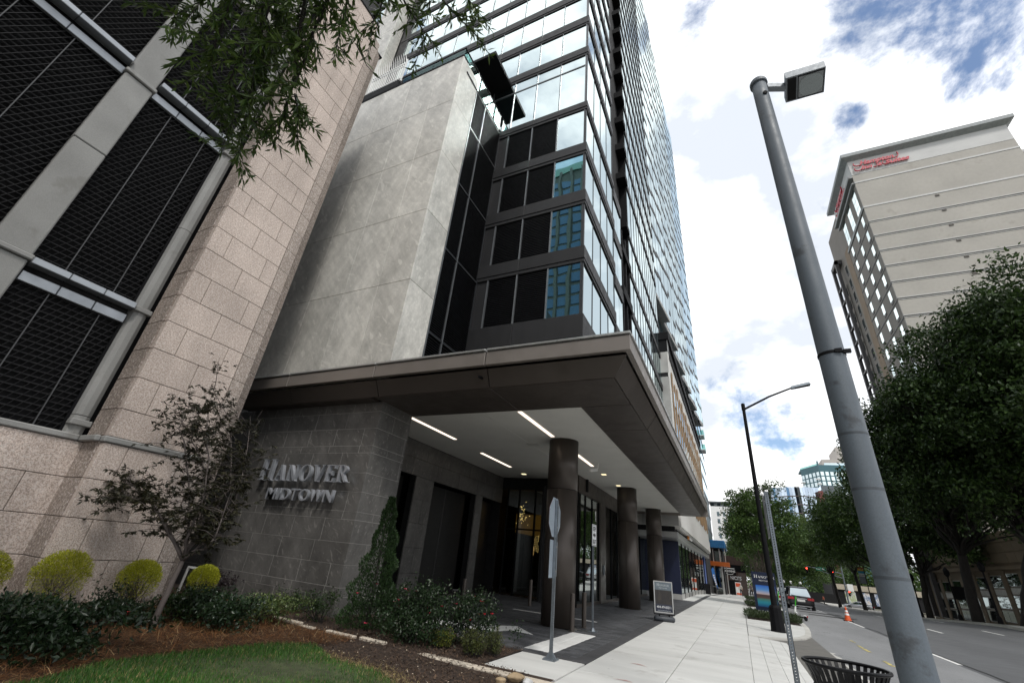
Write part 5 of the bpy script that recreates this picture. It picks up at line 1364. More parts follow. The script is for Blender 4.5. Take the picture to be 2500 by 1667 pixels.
for z in (5.0, 5.85, 6.7): 
    y = 46.2
    while y < 80: piece('tan_panel', tb, 21.66, 21.745, y, y + 1.58, z, z + 0.8, TAN, 0.01); y += 1.6

# ---------------------------------------------------------------- far skyline
wb = thing('white_building', 'distant white apartment block with a grey roof frame', 'building', (-4, 240, -2))
plain('wall', wb, -9.3, 1.2, 240, 255, -2, 31.8, WHITE)
GREYF = surf('grey roof frame', (0.10, 0.115, 0.12), 0.6); DWIN = surf('dark window', (0.12, 0.16, 0.18), 0.2)
plain('roof_floor', wb, -8.8, 0.9, 240.3, 255, 31.85, 33.4, GREYF); plain('roof_slab', wb, -9.6, 1.5, 239.7, 255, 33.45, 34.1, GREYF)
for x in (-8.9, -6, -3.2, -0.5): plain('roof_window', wb, x, x + 1.4, 239.9, 240.25, 32.0, 33.3, PANE_B)
for r in range(7):
    z = 28.6 - r * 3.2
    for x in (-6.6, -4.0): plain('window', wb, x, x + 1.1, 239.92, 240, z - 1.2, z + 0.8, DWIN)
    plain('window', wb, -1.6, 0.9, 239.92, 240, z - 1.3, z + 1.0, PANE_T)
    plain('floor_line', wb, -1.7, 1.2, 239.85, 239.92, z - 1.55, z - 1.38, GREYF)
tt = thing('teal_tower', 'distant teal framed apartment tower with grid of pale windows', 'tower', (52, 330, -2))
TEAL = surf('teal cladding', (0.05, 0.13, 0.155), 0.6, nz=(0.1, 0.1))
c0_ = Vector((52.6, 330, 0)); la = Vector((44.5, 346, 0)); ra = Vector((68, 331.5, 0))
def teal_face(a, b, n_):
    d = (b - a) / n_; nn = Vector((d.y, -d.x, 0)).normalized()
    MB().prism([a + Vector((0, 0, -2)), b + Vector((0, 0, -2)), b + Vector((0, 0, 69.5)), a + Vector((0, 0, 69.5))], -nn * 0.5).build('frame_wall', TEAL, tt)
    for r in range(9):
        z = 64.0 - r * 2.95
        for k in range(n_):
            p0 = a + d * (k + 0.17) + nn * 0.06; p1 = a + d * (k + 0.83) + nn * 0.06
            MB().prism([p0 + Vector((0, 0, z)), p1 + Vector((0, 0, z)), p1 + Vector((0, 0, z + 2.3)), p0 + Vector((0, 0, z + 2.3))], -nn * 0.08).build('window', PANE, tt)
teal_face(la, c0_, 5); teal_face(c0_, ra, 6)
MB().prism([la + Vector((0, 0, 69.5)), c0_ + Vector((0, 0, 69.5)), ra + Vector((0, 0, 69.5)), ra + Vector((0, 20, 69.5)), la + Vector((0, 12, 69.5))], (0, 0, 1.0)).build('roof', TEAL, tt)
MB().prism([la + Vector((0.1, 0.5, 70.6)), c0_ + Vector((0, 0.5, 70.6)), c0_ + Vector((0, 0.7, 70.6)), la + Vector((0.1, 0.7, 70.6))], (0, 0, 0.9)).build('roof_rail', RAILGLASS, tt)
MB().tube([(52.6, 331, 70), (52.6, 331, 73)], 0.5, 6).build('roof_mast', TEAL, tt)
for r in range(6):
    for q in (la * 0.15 + c0_ * 0.85, la): plain('balcony', tt, q.x - 1.2, q.x + 1.2, q.y - 2.5, q.y, 61.6 - r * 2.95, 62.1 - r * 2.95, WHITE)
bt = thing('beige_tower', 'distant beige tower rising behind the teal tower', 'tower', (75, 380, -2))
BEI = surf('beige concrete tower', (0.42, 0.39, 0.36), 0.8)
plain('body', bt, 62, 95, 372, 400, -2, 83, BEI); plain('upper_storey', bt, 72, 95, 373, 400, 83.05, 92, BEI)
for r in range(5): plain('window_row', bt, 63, 94, 371.9, 372, 79 - r * 3, 80.4 - r * 3, PANE_B)
go = thing('curved_office', 'distant curved mirror glass office with dark floor lines and a red fin', 'office', (25, 200, -2))
def curve_pts(n):
    P_ = []
    for i in range(n + 1):
        t = i / n; x = 14.6 + 15.4 * t; y = 203 - 7.0 * math.sin(math.pi * min(1, t * 1.25) * 0.62) + 2.2 * t
        P_.append(Vector((x, y, 0)))
    return P_
cp = curve_pts(18)
MB().prism([p + Vector((0, 0.6, -2)) for p in cp] + [Vector((30, 230, -2)), Vector((14.6, 230, -2))], (0, 0, 36.2)).build('core', VOID, go)
OFFG = mirror_glass('pale office glass', (0.60, 0.70, 0.82), refl=0.8); OFFG2 = mirror_glass('deep blue office glass', (0.25, 0.45, 0.68), refl=0.6)
zl = [34.6, 31.2, 28.2, 25.2, 22.2, 19.2, 16.2, 13.2, 10, 5, -2]
for z1, z0 in zip(zl[:-1], zl[1:]):
    for i, (a, b) in enumerate(zip(cp[:-1], cp[1:])):
        m = MB().prism([a + Vector((0.02, 0, z0 + 0.2)), b + Vector((-0.02, 0, z0 + 0.2)), b + Vector((-0.02, 0, z1)), a + Vector((0.02, 0, z1))], (0, 0.2, 0))
        m.build('office_pane', OFFG2 if i in (1, 6) else OFFG, go)
    for a, b in zip(cp[:-1], cp[1:]): 
        pass
    m = MB()
    for a, b in zip(cp[:-1], cp[1:]): m.hexa([a + Vector((0, -0.35, z0 - 0.12)), b + Vector((0, -0.35, z0 - 0.12)), b + Vector((0, 0.3, z0 - 0.12)), a + Vector((0, 0.3, z0 - 0.12))], [a + Vector((0, -0.35, z0 + 0.16)), b + Vector((0, -0.35, z0 + 0.16)), b + Vector((0, 0.3, z0 + 0.16)), a + Vector((0, 0.3, z0 + 0.16))])
    m.build('floor_line', surf('brown floor line', (0.12, 0.09, 0.085), 0.6) if 'brown floor line' not in MATS else MATS['brown floor line'], go)
REDFIN = surf('dull red fin', (0.16, 0.045, 0.04), 0.7)
plain('red_fin', go, 29.7, 31.0, 196.5, 199.5, -2, 33.2, REDFIN)
plain('side_block', go, 31.2, 38.2, 200, 230, -2, 35.6, OFFG)
for z in (31.4, 27.9, 24.5): plain('floor_line', go, 31.1, 38.2, 199.7, 199.98, z, z + 0.3, MATS['brown floor line'])
plain('roof_cap', go, 14.6, 30, 206, 230, 34.65, 35.5, surf('pale roof', (0.5, 0.5, 0.5), 0.8))
lb = thing('low_shop', 'single storey tan shop with a pale fascia across the junction', 'building', (26, 150, -1.5))
plain('wall', lb, 21, 40, 150, 165, -1.6, 2.9, VOID)
piece('fascia', lb, 21.8, 40, 149.7, 149.98, 1.55, 2.75, surf('tan fascia', (0.42, 0.37, 0.29), 0.8), 0.03)
for x in (23.5, 26.5, 29.5): plain('shop_window', lb, x, x + 2.2, 149.9, 149.99, -1.3, 1.3, P2 if x > 25 else P3)
piece('sign_box', lb, 24.2, 25.4, 149.2, 149.6, 1.3, 2.9, WHITE, 0.05)
# office tower behind the viewer, seen only as a reflection in the glass corner
ot = thing('office_tower', 'tan office tower with blue windows mirrored in the corner panes', 'tower', (-31, -70, 0))
OTAN = surf('tan office stone', (0.17, 0.165, 0.13), 0.8); OBL = surf('blue office window', (0.06, 0.15, 0.26), 0.15)
plain('wall', ot, -48, -16, -90, -62, -0.4, 102, OTAN)
gwin = MB()
for r in range(29):
    z = 4 + r * 3.3
    for k in range(9):
        x = -47 + k * 3.45; gwin.box(x, x + 2.5, -62, -61.7, z, z + 2.4)
gwin.build('office_windows', OBL, ot, kind='stuff')
for k in range(10): plain('mullion_pier', ot, -48 + k * 3.45, -47.3 + k * 3.45, -61.98, -61.2, -0.4, 103, OTAN)
GREENR = surf('green roof', (0.02, 0.16, 0.07), 0.5)
MB().hexa([(-48, -90, 102.05), (-16, -90, 102.05), (-16, -61.5, 102.05), (-48, -61.5, 102.05)], [(-36, -80, 118), (-28, -80, 118), (-28, -72, 118), (-36, -72, 118)]).build('roof', GREENR, ot)
# ---------------------------------------------------------------- plants
def leaf_cloud(name, C, L, W, mat, parent=None, kind='stuff', flat=0.0, D=None, droop=0.0):
    """leaf-shaped faces at points C: random facing, folded along the midrib"""
    n = len(C)
    if D is None:
        D = NR.normal(0, 1, (n, 3)); D[:, 2] = D[:, 2] * (1 - flat) - droop
    D = D / (np.linalg.norm(D, axis=1)[:, None] + 1e-9)
    N = NR.normal(0, 1, (n, 3)); N[:, 2] += 1.2 + flat * 2
    S = np.cross(D, N); S /= np.linalg.norm(S, axis=1)[:, None] + 1e-9
    U = np.cross(S, D)
    L = (L * NR.uniform(0.65, 1.25, n))[:, None]; W = (W * NR.uniform(0.7, 1.2, n))[:, None]
    V = np.stack([C, C + D * L * 0.45 + S * W * 0.5 + U * W * 0.12, C + D * L, C + D * L * 0.45 - S * W * 0.5 + U * W * 0.12], 1).reshape(-1, 3)
    b = (np.arange(n) * 4)[:, None]
    F = np.concatenate([b + [0, 1, 2], b + [0, 2, 3]], 0)
    return np_mesh(name, V, F, mat, parent, kind)
def branch(m, a, b, r0, r1, wob=0.06, n=5, sides=6):
    a, b = Vector(a), Vector(b); pts = []; ln = (b - a).length
    for i in range(n + 1):
        t = i / n; w = wob * ln * math.sin(math.pi * t)
        pts.append(a.lerp(b, t) + Vector((RN.gauss(0, w * 0.5), RN.gauss(0, w * 0.5), RN.gauss(0, w * 0.3) + 0.05 * ln * math.sin(math.pi * t))))
    m.tube(pts, [r0 + (r1 - r0) * i / n for i in range(n + 1)], sides)
    return pts
def ellipsoid_pts(c, r, n, shell=0.55, zmin=-1.0):
    out = []
    while len(out) < n:
        v = Vector((RN.gauss(0, 1), RN.gauss(0, 1), RN.gauss(0, 1))).normalized()
        if v.z < zmin: continue
        k = shell + (1 - shell) * RN.random() ** 0.6
        k *= 1 + 0.17 * math.sin(v.x * 5 + c[0]) * math.cos(v.y * 4 + c[1] * 2) + 0.09 * math.sin(v.z * 7 + v.x * 3 + c[1]) + RN.uniform(-0.08, 0.05)
        out.append(Vector(c) + Vector((v.x * r[0], v.y * r[1], v.z * r[2])) * k)
    return out
def street_tree(label, base, crown, rr, h0, clumps, per, leaf, mat, spread, trunk=0.2, bark=None, name='street_tree', group=None):
    t = thing(name, label, 'tree', base, group); b = Vector(base); c = Vector(crown)
    cl = ellipsoid_pts(crown, rr, clumps, 0.45, -0.75)
    m = MB(); fork = Vector((b.x + (c.x - b.x) * 0.3, b.y + (c.y - b.y) * 0.3, h0))
    branch(m, b - Vector((0, 0, 0.15)), fork, trunk, trunk * 0.72, 0.02, 6, 10)
    lead = branch(m, fork, c + Vector((0, 0, rr[2] * 0.5)), trunk * 0.65, trunk * 0.15, 0.05, 6, 8)
    RN.shuffle(cl)
    for q in cl[:max(14, clumps // 5)]:
        s = lead[RN.randint(0, 4)] if q.z > c.z - rr[2] * 0.4 else fork
        mid = branch(m, s, s.lerp(q, 0.75), trunk * 0.3, trunk * 0.1, 0.10, 4, 6)
        branch(m, mid[-1], q, trunk * 0.1, trunk * 0.03, 0.1, 3, 5)
    m.build('trunk', bark or BARK_D, t, smooth=True)
    P = []
    for q in cl:
        k = int(per * RN.uniform(0.5, 1.6)); s = spread * RN.uniform(0.6, 1.3)
        g = np.clip(NR.normal(0, 1, (k, 3)), -1.6, 1.6) * [s, s, s * 0.55] + [q.x, q.y, q.z]; P.append(g)
    leaf_cloud('crown', np.concatenate(P), leaf, leaf * 0.5, mat, t, droop=0.25)
    return t
OAK = leafmat('dark oak leaf', (0.012, 0.027, 0.008), (0.046, 0.082, 0.018), 0.42, 0.22)
OAK2 = leafmat('mid green leaf', (0.026, 0.055, 0.012), (0.075, 0.125, 0.028), 0.45, 0.28)
OAK3 = leafmat('fresh green leaf', (0.045, 0.085, 0.018), (0.13, 0.19, 0.045), 0.45, 0.3)
street_tree('tall dense dark tree at the right edge, nearest across the road', (17.2, 46.2, terr(17, 46)), (21.2, 42.0, 14.3), (7.6, 6.9, 9.7), 5.2, 560, 220, 0.33, OAK, 0.8, 0.42)
street_tree('broad dark tree reaching up to the hotel corner, second across the road', (17.0, 53.5, terr(17, 53)), (16.7, 48.5, 12.2), (5.2, 5.8, 7.0), 5.0, 400, 190, 0.31, OAK, 0.75, 0.40)
street_tree('dark tree with a low crown in front of the tan building', (17.0, 65, terr(17, 65)), (17.6, 63, 9.8), (5.2, 5.2, 6.6), 3.6, 260, 130, 0.38, OAK, 0.7, 0.3)
street_tree('dark tree beyond the pole banner, third from the junction', (17.0, 78, terr(17, 78)), (15.8, 77, 9.6), (5.0, 5.6, 5.8), 3.6, 240, 120, 0.38, OAK2, 0.75, 0.3)
street_tree('mid green tree behind the traffic signal arm', (16.6, 92, terr(17, 92)), (15.4, 91, 9.0), (4.6, 5.2, 4.8), 3.8, 230, 120, 0.36, OAK2, 0.8, 0.3)
street_tree('pale green tree arching over the far road', (15.5, 106, terr(16, 106)), (14.4, 105, 9.0), (5.4, 6.0, 4.8), 3.8, 230, 120, 0.38, OAK3, 0.9, 0.3)
street_tree('spreading dark green tree on the far corner of the junction', (7.5, 124, -1.6), (9.8, 122, 6.4), (7.2, 6, 5.6), 3.2, 230, 120, 0.40, OAK2, 0.9, 0.3)
street_tree('bright green tree low behind the parked car', (4.0, 140, -1.6), (5.8, 138, 5.8), (8.0, 6, 6.2), 3.2, 230, 120, 0.42, OAK3, 1.0, 0.3)
street_tree('feathery young oak on the pavement beside the black street lamp', (1.25, 37.2, 0), (1.75, 37, 4.9), (2.25, 2.2, 3.0), 1.9, 190, 130, 0.17, OAK2, 0.34, 0.10, BARK)
street_tree('slim young oak behind the feathery oak on the pavement', (1.25, 50.2, -0.1), (1.6, 50, 5.6), (2.3, 2.3, 3.2), 2.1, 80, 90, 0.2, OAK2, 0.4, 0.11, BARK)
street_tree('small pavement oak furthest down the near side', (1.25, 63, -0.35), (1.3, 63, 5.0), (2.4, 2.4, 3.0), 2.1, 70, 80, 0.22, OAK2, 0.42, 0.11, BARK)
street_tree('dark round headed tree past the brick shops', (-0.2, 112, -1.4), (1.0, 112, 5.2), (4.2, 4, 4.6), 2.4, 80, 80, 0.36, OAK, 0.8, 0.2)
wood = []
for i in range(150):
    x, y = RN.uniform(4, 60), RN.uniform(170, 190)
    wood.append(NR.normal(0, 1, (130, 3)) * [2.2, 2.2, 1.4] + [x, y, RN.uniform(-1, 9)])
o = leaf_cloud('treeline', np.concatenate(wood), 0.8, 0.5, OAK2); tag(o, 'far mass of green trees beyond the junction', 'trees')

# the oak whose branches hang in from above; its trunk stands left of the viewer
HANG = leafmat('willow oak leaf', (0.028, 0.056, 0.014), (0.085, 0.13, 0.028), 0.3, 0.22)
oak = thing('willow_oak', 'overhanging willow oak branches with narrow dark leaves at the top of the view', 'tree', (-4.6, -5.0, 0))
m = MB()
fork = Vector((-4.5, -4.7, 4.2))
branch(m, (-4.6, -5.0, -0.2), fork, 0.34, 0.27, 0.02, 6, 12)
def at(px, py, d):
    """the point d metres from the viewer along the sight line through a spot of the photograph"""
    v = CR * ((px - 1250) / 1038.8) - CU * ((py - 833.5) / 1038.8) + CF
    return EYE + v.normalized() * d
limb1 = branch(m, fork, at(760, -330, 6.6), 0.17, 0.07, 0.05, 7, 8)
limb2 = branch(m, fork, at(1000, -300, 7.4), 0.12, 0.05, 0.05, 7, 8)
crown = []
for q in ellipsoid_pts((-4.6, -4.6, 8.6), (4.6, 3.6, 3.2), 130, 0.3, -0.7):
    branch(m, fork.lerp(Vector((-4.6, -4.6, 8.6)), RN.uniform(0.2, 0.8)), q, 0.05, 0.012, 0.1, 4, 5)
    crown.append(NR.normal(0, 1, (130, 3)) * [0.5, 0.5, 0.32] + [q.x, q.y, q.z])
LP, LD = [], []
def spray(pts, d, dens=1.0, sub=5, start=None, r=0.022):
    """a hanging twig through points of the photograph, with side twigs and alternate leaves"""
    P_ = [start] if start is not None else []
    P_ += [at(x, y, d + RN.gauss(0, 0.12)) for x, y in pts]
    n_ = len(P_); m.tube(P_, [r * (1 - 0.8 * i / (n_ - 1)) for i in range(n_)], 6)
    twigs = []
    for a, b in zip(P_[:-1], P_[1:]):
        ln = (b - a).length
        for k in range(max(1, int(ln * sub * dens * 2.6)) if sub else 0):
            s = a.lerp(b, RN.random()); dr = ((b - a).normalized() * 0.45 + Vector((RN.gauss(0, 0.62), RN.gauss(0, 0.62), RN.gauss(-0.32, 0.5)))).normalized()
            e = s + dr * RN.uniform(0.18, 0.52); mid = s.lerp(e, 0.5) + Vector((0, 0, 0.025))
            m.tube([s, mid, e], [0.0055, 0.004, 0.0022], 4); twigs += [(s, mid), (mid, e)]
        twigs.append((a, b)) if ln < 0.5 else None
    for a, b in twigs:
        ln = (b - a).length; dr = (b - a).normalized()
        for k in range(int(ln * 78 * dens) + 2):
            s = a.lerp(b, RN.random()); v = (dr * 0.55 + Vector((RN.gauss(0, 0.55), RN.gauss(0, 0.55), RN.gauss(-0.28, 0.45)))).normalized()
            LP.append(s); LD.append(v)
L1, L2 = limb1[-1], limb2[-1]
spray([(770, -120), (735, 60), (720, 190), (690, 290), (655, 330)], 5.4, 0.9, 7, L1, 0.03)
spray([(700, -100), (640, 60), (620, 180), (600, 290), (575, 375)], 5.6, 0.9, 7, L1, 0.028)
spray([(620, -100), (560, 20), (525, 110), (515, 190), (540, 260)], 5.9, 0.8, 7, L1, 0.024)
spray([(560, -100), (500, 0), (450, 25), (425, 40)], 6.1, 0.9, 6, L1, 0.02)
spray([(830, -140), (800, 0), (760, 90), (740, 160), (715, 215)], 5.2, 0.8, 7, L1, 0.024)
spray([(860, -150), (850, -10), (835, 60), (820, 120)], 5.5, 0.9, 6, L1, 0.02)
spray([(720, 230), (730, 290), (720, 325)], 5.3, 1.0, 6, None, 0.01)
spray([(690, -60), (690, 60), (650, 160), (640, 240)], 5.9, 1.0, 7, L1, 0.02)
spray([(600, 100), (560, 200), (570, 270), (560, 330)], 5.7, 0.7, 7, None, 0.012)
spray([(860, -140), (780, 10), (700, 60), (620, 60)], 6.2, 0.8, 6, L1, 0.02)
spray([(930, -120), (990, 10), (1030, 70), (1040, 130)], 6.3, 0.75, 5, L2, 0.02)
spray([(1030, -130), (1080, 0), (1130, 55), (1172, 95)], 6.5, 0.75, 5, L2, 0.02)
spray([(960, -120), (940, -10), (925, 30), (905, 60)], 6.0, 0.8, 5, L2, 0.016)
spray([(1020, -100), (1050, 10), (1040, 60)], 6.6, 0.7, 5, L2, 0.014)
spray([(1090, -110), (1130, -20), (1160, 20)], 6.8, 0.7, 5, L2, 0.014)
spray([(870, 110), (895, 160), (920, 190)], 5.4, 0.06, 0, None, 0.006)
m.build('trunk', BARK_D, oak, smooth=True)
leaf_cloud('hanging_leaves', np.array([tuple(p) for p in LP]), 0.115, 0.024, HANG, oak, D=np.array([tuple(p) for p in LD]))
leaf_cloud('crown', np.concatenate(crown), 0.22, 0.1, HANG, oak, droop=0.2)
# unseen tree added behind the viewer to keep the garden corner in shade
street_tree('unseen willow oak added behind the viewer to shade the lawn', (-8.4, -4.6, 0), (-7.4, -4.9, 8.8), (4.6, 3.0, 3.4), 4.0, 110, 110, 0.24, HANG, 0.5, 0.3, BARK_D, 'willow_oak')

# japanese maple
MAPLE = leafmat('dark maple leaf', (0.012, 0.015, 0.008), (0.036, 0.032, 0.015), 0.5, 0.15)
jm = thing('japanese_maple', 'small dark japanese maple with bare grey forking trunk in the pine straw', 'tree', (-7.88, 4.55, 0.05))
m = MB()
Y0 = 4.55
fk_ = (-7.86, Y0 + 0.05, 0.95)
branch(m, (-7.88, Y0, 0.0), fk_, 0.045, 0.036, 0.015, 6, 9)
m.tube([(-7.80, Y0, 0.10), (-7.88, Y0 - 0.04, 0.2)], [0.03, 0.02], 6)
tips = []
def fx(px, z): return px
limbs = [((-8.25, Y0 + 0.1, 1.15), (-8.7, Y0 - 0.1, 1.55), (-9.6, Y0 - 0.3, 2.0), (-10.4, Y0 - 0.3, 2.05)),
         ((-8.0, Y0 + 0.2, 1.5), (-8.45, Y0 + 0.3, 2.2), (-9.3, Y0 + 0.2, 2.9), (-9.6, Y0 + 0.2, 3.3)),
         ((-7.8, Y0 - 0.1, 1.45), (-8.1, Y0 - 0.2, 2.1), (-8.9, Y0 - 0.3, 3.0), (-9.1, Y0 - 0.2, 3.5)),
         ((-7.7, Y0 + 0.1, 1.4), (-7.75, Y0 + 0.3, 2.1), (-8.3, Y0 + 0.3, 3.0), (-9.1, Y0 + 0.1, 3.9)),
         ((-7.7, Y0 - 0.1, 1.35), (-7.7, Y0 - 0.1, 1.9), (-8.0, Y0 - 0.2, 2.7), (-8.3, Y0 - 0.3, 3.4)),
         ((-7.6, Y0 + 0.2, 1.3), (-7.45, Y0 + 0.3, 1.8), (-7.6, Y0 + 0.3, 2.5), (-7.85, Y0 + 0.3, 3.2)),
         ((-7.5, Y0 + 0.1, 1.15), (-7.35, Y0 + 0.1, 1.3), (-7.35, Y0 + 0.1, 1.6), (-7.45, Y0 + 0.2, 2.2)),
         ((-8.05, Y0 - 0.2, 1.3), (-8.6, Y0 - 0.4, 1.75), (-9.2, Y0 - 0.5, 1.75), (-9.8, Y0 - 0.5, 1.6))]
ML, MD = [], []
for lb_ in limbs:
    prevp = Vector(fk_)
    for i, q in enumerate(lb_):
        q = Vector(q); pts_ = branch(m, prevp, q, 0.024 - 0.005 * i, 0.019 - 0.005 * i, 0.05, 3, 6)
        if i >= 1:
            for k in range(13 + 3 * i):
                s = prevp.lerp(q, RN.random()); e = s + Vector((RN.gauss(0, 0.28), RN.gauss(0, 0.28), RN.gauss(0.10, 0.16)))
                if e.x > -7.25 - 0.12 * max(0, e.z - 1.6): continue
                m.tube([s, s.lerp(e, 0.5) + Vector((0, 0, 0.03)), e], [0.005, 0.0035, 0.0015], 4)
                for j in range(7):
                    c_ = s.lerp(e, RN.uniform(0.3, 1.1))
                    if c_.x > -7.3 - 0.12 * max(0, c_.z - 1.6): continue
                    # palmate leaf: five narrow lobes
                    a0 = RN.uniform(0, 6.28)
                    for lobe in range(4):
                        ML.append(c_); t = a0 + lobe * 0.62; MD.append((math.cos(t), math.sin(t), RN.gauss(-0.35, 0.5)))
        prevp = q
top = Vector((-9.1, Y0 + 0.1, 3.9)); tip = Vector((-9.2, Y0, 4.6)); branch(m, top, tip, 0.008, 0.003, 0.05, 4, 5)
for k in range(22):
    c_ = top.lerp(tip, RN.random()) + Vector((RN.gauss(0, 0.10), RN.gauss(0, 0.10), 0)); a0 = RN.uniform(0, 6.28)
    for lobe in range(5): ML.append(c_); t = a0 + lobe * 0.62; MD.append((math.cos(t), math.sin(t), RN.gauss(-0.2, 0.2)))
m.build('trunk', BARK_MAPLE, jm, smooth=True)
leaf_cloud('crown', np.array([tuple(p) for p in ML]), 0.085, 0.028, MAPLE, jm, D=np.array(MD))

def shrub(name, label, base, r, n, leaf, lw, mat, stems=8, flat=0.0, dome=True, group=None, flowers=None, cat='shrub', lump=0.25, zlift=0.0, kind_stem=None):
    g = thing(name, label, cat, base, group); b = Vector(base)
    m = MB(); P_ = []
    nl = 26
    lob = [(Vector((RN.gauss(0, 0.5), RN.gauss(0, 0.5), RN.uniform(0.35, 0.95))), RN.uniform(0.25, 0.5)) for _ in range(nl)]
    for i in range(n):
        if RN.random() < 0.8:
            c_, s = lob[RN.randrange(nl)]
            p = c_ + Vector((RN.gauss(0, s * 0.5), RN.gauss(0, s * 0.5), RN.gauss(0, s * 0.28)))
        else:
            v = Vector((RN.gauss(0, 1), RN.gauss(0, 1), abs(RN.gauss(0, 1)))).normalized(); p = v * RN.uniform(0.6, 1.0)
        if p.z < 0.04: p.z = RN.uniform(0.04, 0.3)
        P_.append((b.x + p.x * r[0], b.y + p.y * r[1], b.z + zlift + p.z * r[2]))
    for i in range(stems):
        c_, s = lob[i % nl]; branch(m, b + Vector((RN.gauss(0, 0.04), RN.gauss(0, 0.04), -0.02)), b + Vector((c_.x * r[0], c_.y * r[1], zlift + c_.z * r[2])), 0.012, 0.004, 0.08, 4, 5)
    m.build('stems', BARK_D, g, smooth=True)
    leaf_cloud('foliage', np.array(P_), leaf, lw, mat, g, flat=flat)
    if flowers:
        col_, k, fr_ = flowers
        for i in range(k):
            if isinstance(fr_, list): q = Vector(fr_[i])
            else: q = Vector(RN.choice(P_)); q.z = min(q.z + 0.05, b.z + r[2] * 1.05); q.y -= r[1] * 0.35
            f = MB()
            for a in range(7):
                t = a * 0.9 + RN.random(); d = Vector((math.cos(t), math.sin(t), 0.5)).normalized(); s = Vector((-d.y, d.x, 0)) * 0.016
                f.add([q, q + d * 0.02 + s, q + d * 0.036 + Vector((0, 0, 0.006)), q + d * 0.02 - s], [(0, 1, 2, 3)])
            f.build('flower', col_, g)
    return g
GOLD = leafmat('golden threadleaf', (0.19, 0.21, 0.014), (0.42, 0.42, 0.035), 0.55, 0.25)
def ball(label, c, r):
    g = thing('golden_ball_shrub', label, 'shrub', (c[0], c[1], 0.05), 'clipped golden ball shrubs along the granite wall'); c = Vector(c); m = MB()
    for i in range(34):
        v = Vector((RN.gauss(0, 0.75), RN.gauss(0, 0.75), RN.uniform(-0.2, 0.8)))
        branch(m, (c.x, c.y, 0.03), c + Vector((v.x * r * 0.55, v.y * r * 0.55, v.z * r * 0.5)), 0.009, 0.003, 0.10, 4, 5)
    m.build('stems', BARK, g, smooth=True)
    P_, D_ = [], []
    for i in range(9500):
        v = Vector((RN.gauss(0, 1), RN.gauss(0, 1), RN.gauss(0.25, 1))).normalized(); k = RN.random() ** 0.22
        z = v.z
        if z < 0 and RN.random() < 0.42 + 0.5 * (-z): continue
        if z < 0: k *= 0.98; 
        P_.append((c.x + v.x * r * k * (1 + 0.0 * z), c.y + v.y * r * k, c.z + z * r * 1.02 * k)); D_.append((v.x + RN.gauss(0, 0.6), v.y + RN.gauss(0, 0.6), v.z + 0.3 + RN.gauss(0, 0.6)))
    leaf_cloud('foliage', np.array(P_), 0.036, 0.011, GOLD, g, D=np.array(D_))
ball('golden ball shrub cut off by the left edge of the view', (-9.95, 3.06, 0.50), 0.36)
ball('largest golden ball shrub behind the big dark bush', (-9.62, 3.90, 0.55), 0.37)
ball('middle golden ball shrub left of the maple trunk', (-9.62, 5.02, 0.50), 0.32)
ball('golden ball shrub right of the maple, beside the white frame', (-9.82, 6.30, 0.48), 0.27)
GLOSS = leafmat('glossy dark leaf', (0.007, 0.016, 0.008), (0.019, 0.036, 0.014), 0.3, 0.1)
VARI = leafmat('variegated leaf', (0.04, 0.075, 0.02), (0.16, 0.20, 0.07), 0.4, 0.2)
MIDL = leafmat('deep green leaf', (0.010, 0.024, 0.007), (0.028, 0.052, 0.012), 0.35, 0.15)
PURP = leafmat('purple black leaf', (0.012, 0.009, 0.012), (0.034, 0.024, 0.026), 0.45, 0.1)
FRED = surf('crimson petal', (0.42, 0.010, 0.022), 0.6, nz=(20, 0.2)); FPINK = surf('pink red petal', (0.50, 0.03, 0.08), 0.6, nz=(20, 0.2))
shrub('dark_shrub', 'large dark glossy bush filling the lower left corner', (-7.45, 3.0, 0.02), (1.0, 0.62, 0.42), 5200, 0.085, 0.032, GLOSS, 12)
shrub('dark_shrub', 'brighter green low bush behind the big dark bush', (-8.5, 2.95, 0.05), (0.7, 0.5, 0.36), 2200, 0.06, 0.03, MIDL, 8)
shrub('dark_shrub', 'low dark bush with one red flower left of the maple trunk', (-8.55, 4.42, 0.05), (0.65, 0.45, 0.28), 2400, 0.05, 0.026, GLOSS, 8, flowers=(FRED, 3, [(-8.02, 4.2, 0.24), (-8.0, 4.2, 0.26), (-8.03, 4.22, 0.22)]))
shrub('dark_shrub', 'thin leggy dark sprig rising left of the middle golden ball', (-9.05, 4.45, 0.05), (0.22, 0.2, 0.5), 260, 0.06, 0.03, GLOSS, 5)
shrub('dark_shrub', 'round dark glossy bush in front of the white frame', (-7.42, 5.28, 0.04), (0.68, 0.5, 0.5), 4200, 0.06, 0.028, GLOSS, 10)
shrub('flowering_shrub', 'leafy bush with a bright red flower right of the maple trunk', (-8.35, 5.2, 0.05), (0.45, 0.4, 0.36), 1900, 0.06, 0.034, MIDL, 8, flowers=(FRED, 6, [(-8.58, 4.95, 0.34), (-8.56, 4.95, 0.37), (-8.6, 4.94, 0.32), (-8.57, 4.96, 0.31), (-8.6, 4.95, 0.35), (-8.55, 4.95, 0.33)]))
shrub('flowering_shrub', 'leafy bush below the golden ball beside the white frame', (-8.9, 5.9, 0.05), (0.55, 0.45, 0.34), 2000, 0.06, 0.034, MIDL, 8)
shrub('variegated_shrub', 'yellow green variegated bush at the foot of the sign wall', (-7.72, 6.25, 0.05), (0.6, 0.42, 0.42), 3000, 0.05, 0.026, VARI, 8)
shrub('purple_shrub', 'purple black bush against the left end of the sign wall', (-11.0, 7.2, 0.05), (0.62, 0.35, 0.52), 2000, 0.06, 0.03, PURP, 8)
shrub('sparse_shrub', 'wispy dark bush under the letters, right of the variegated bush', (-8.25, 7.3, 0.05), (0.42, 0.25, 0.42), 900, 0.045, 0.022, MIDL, 10)
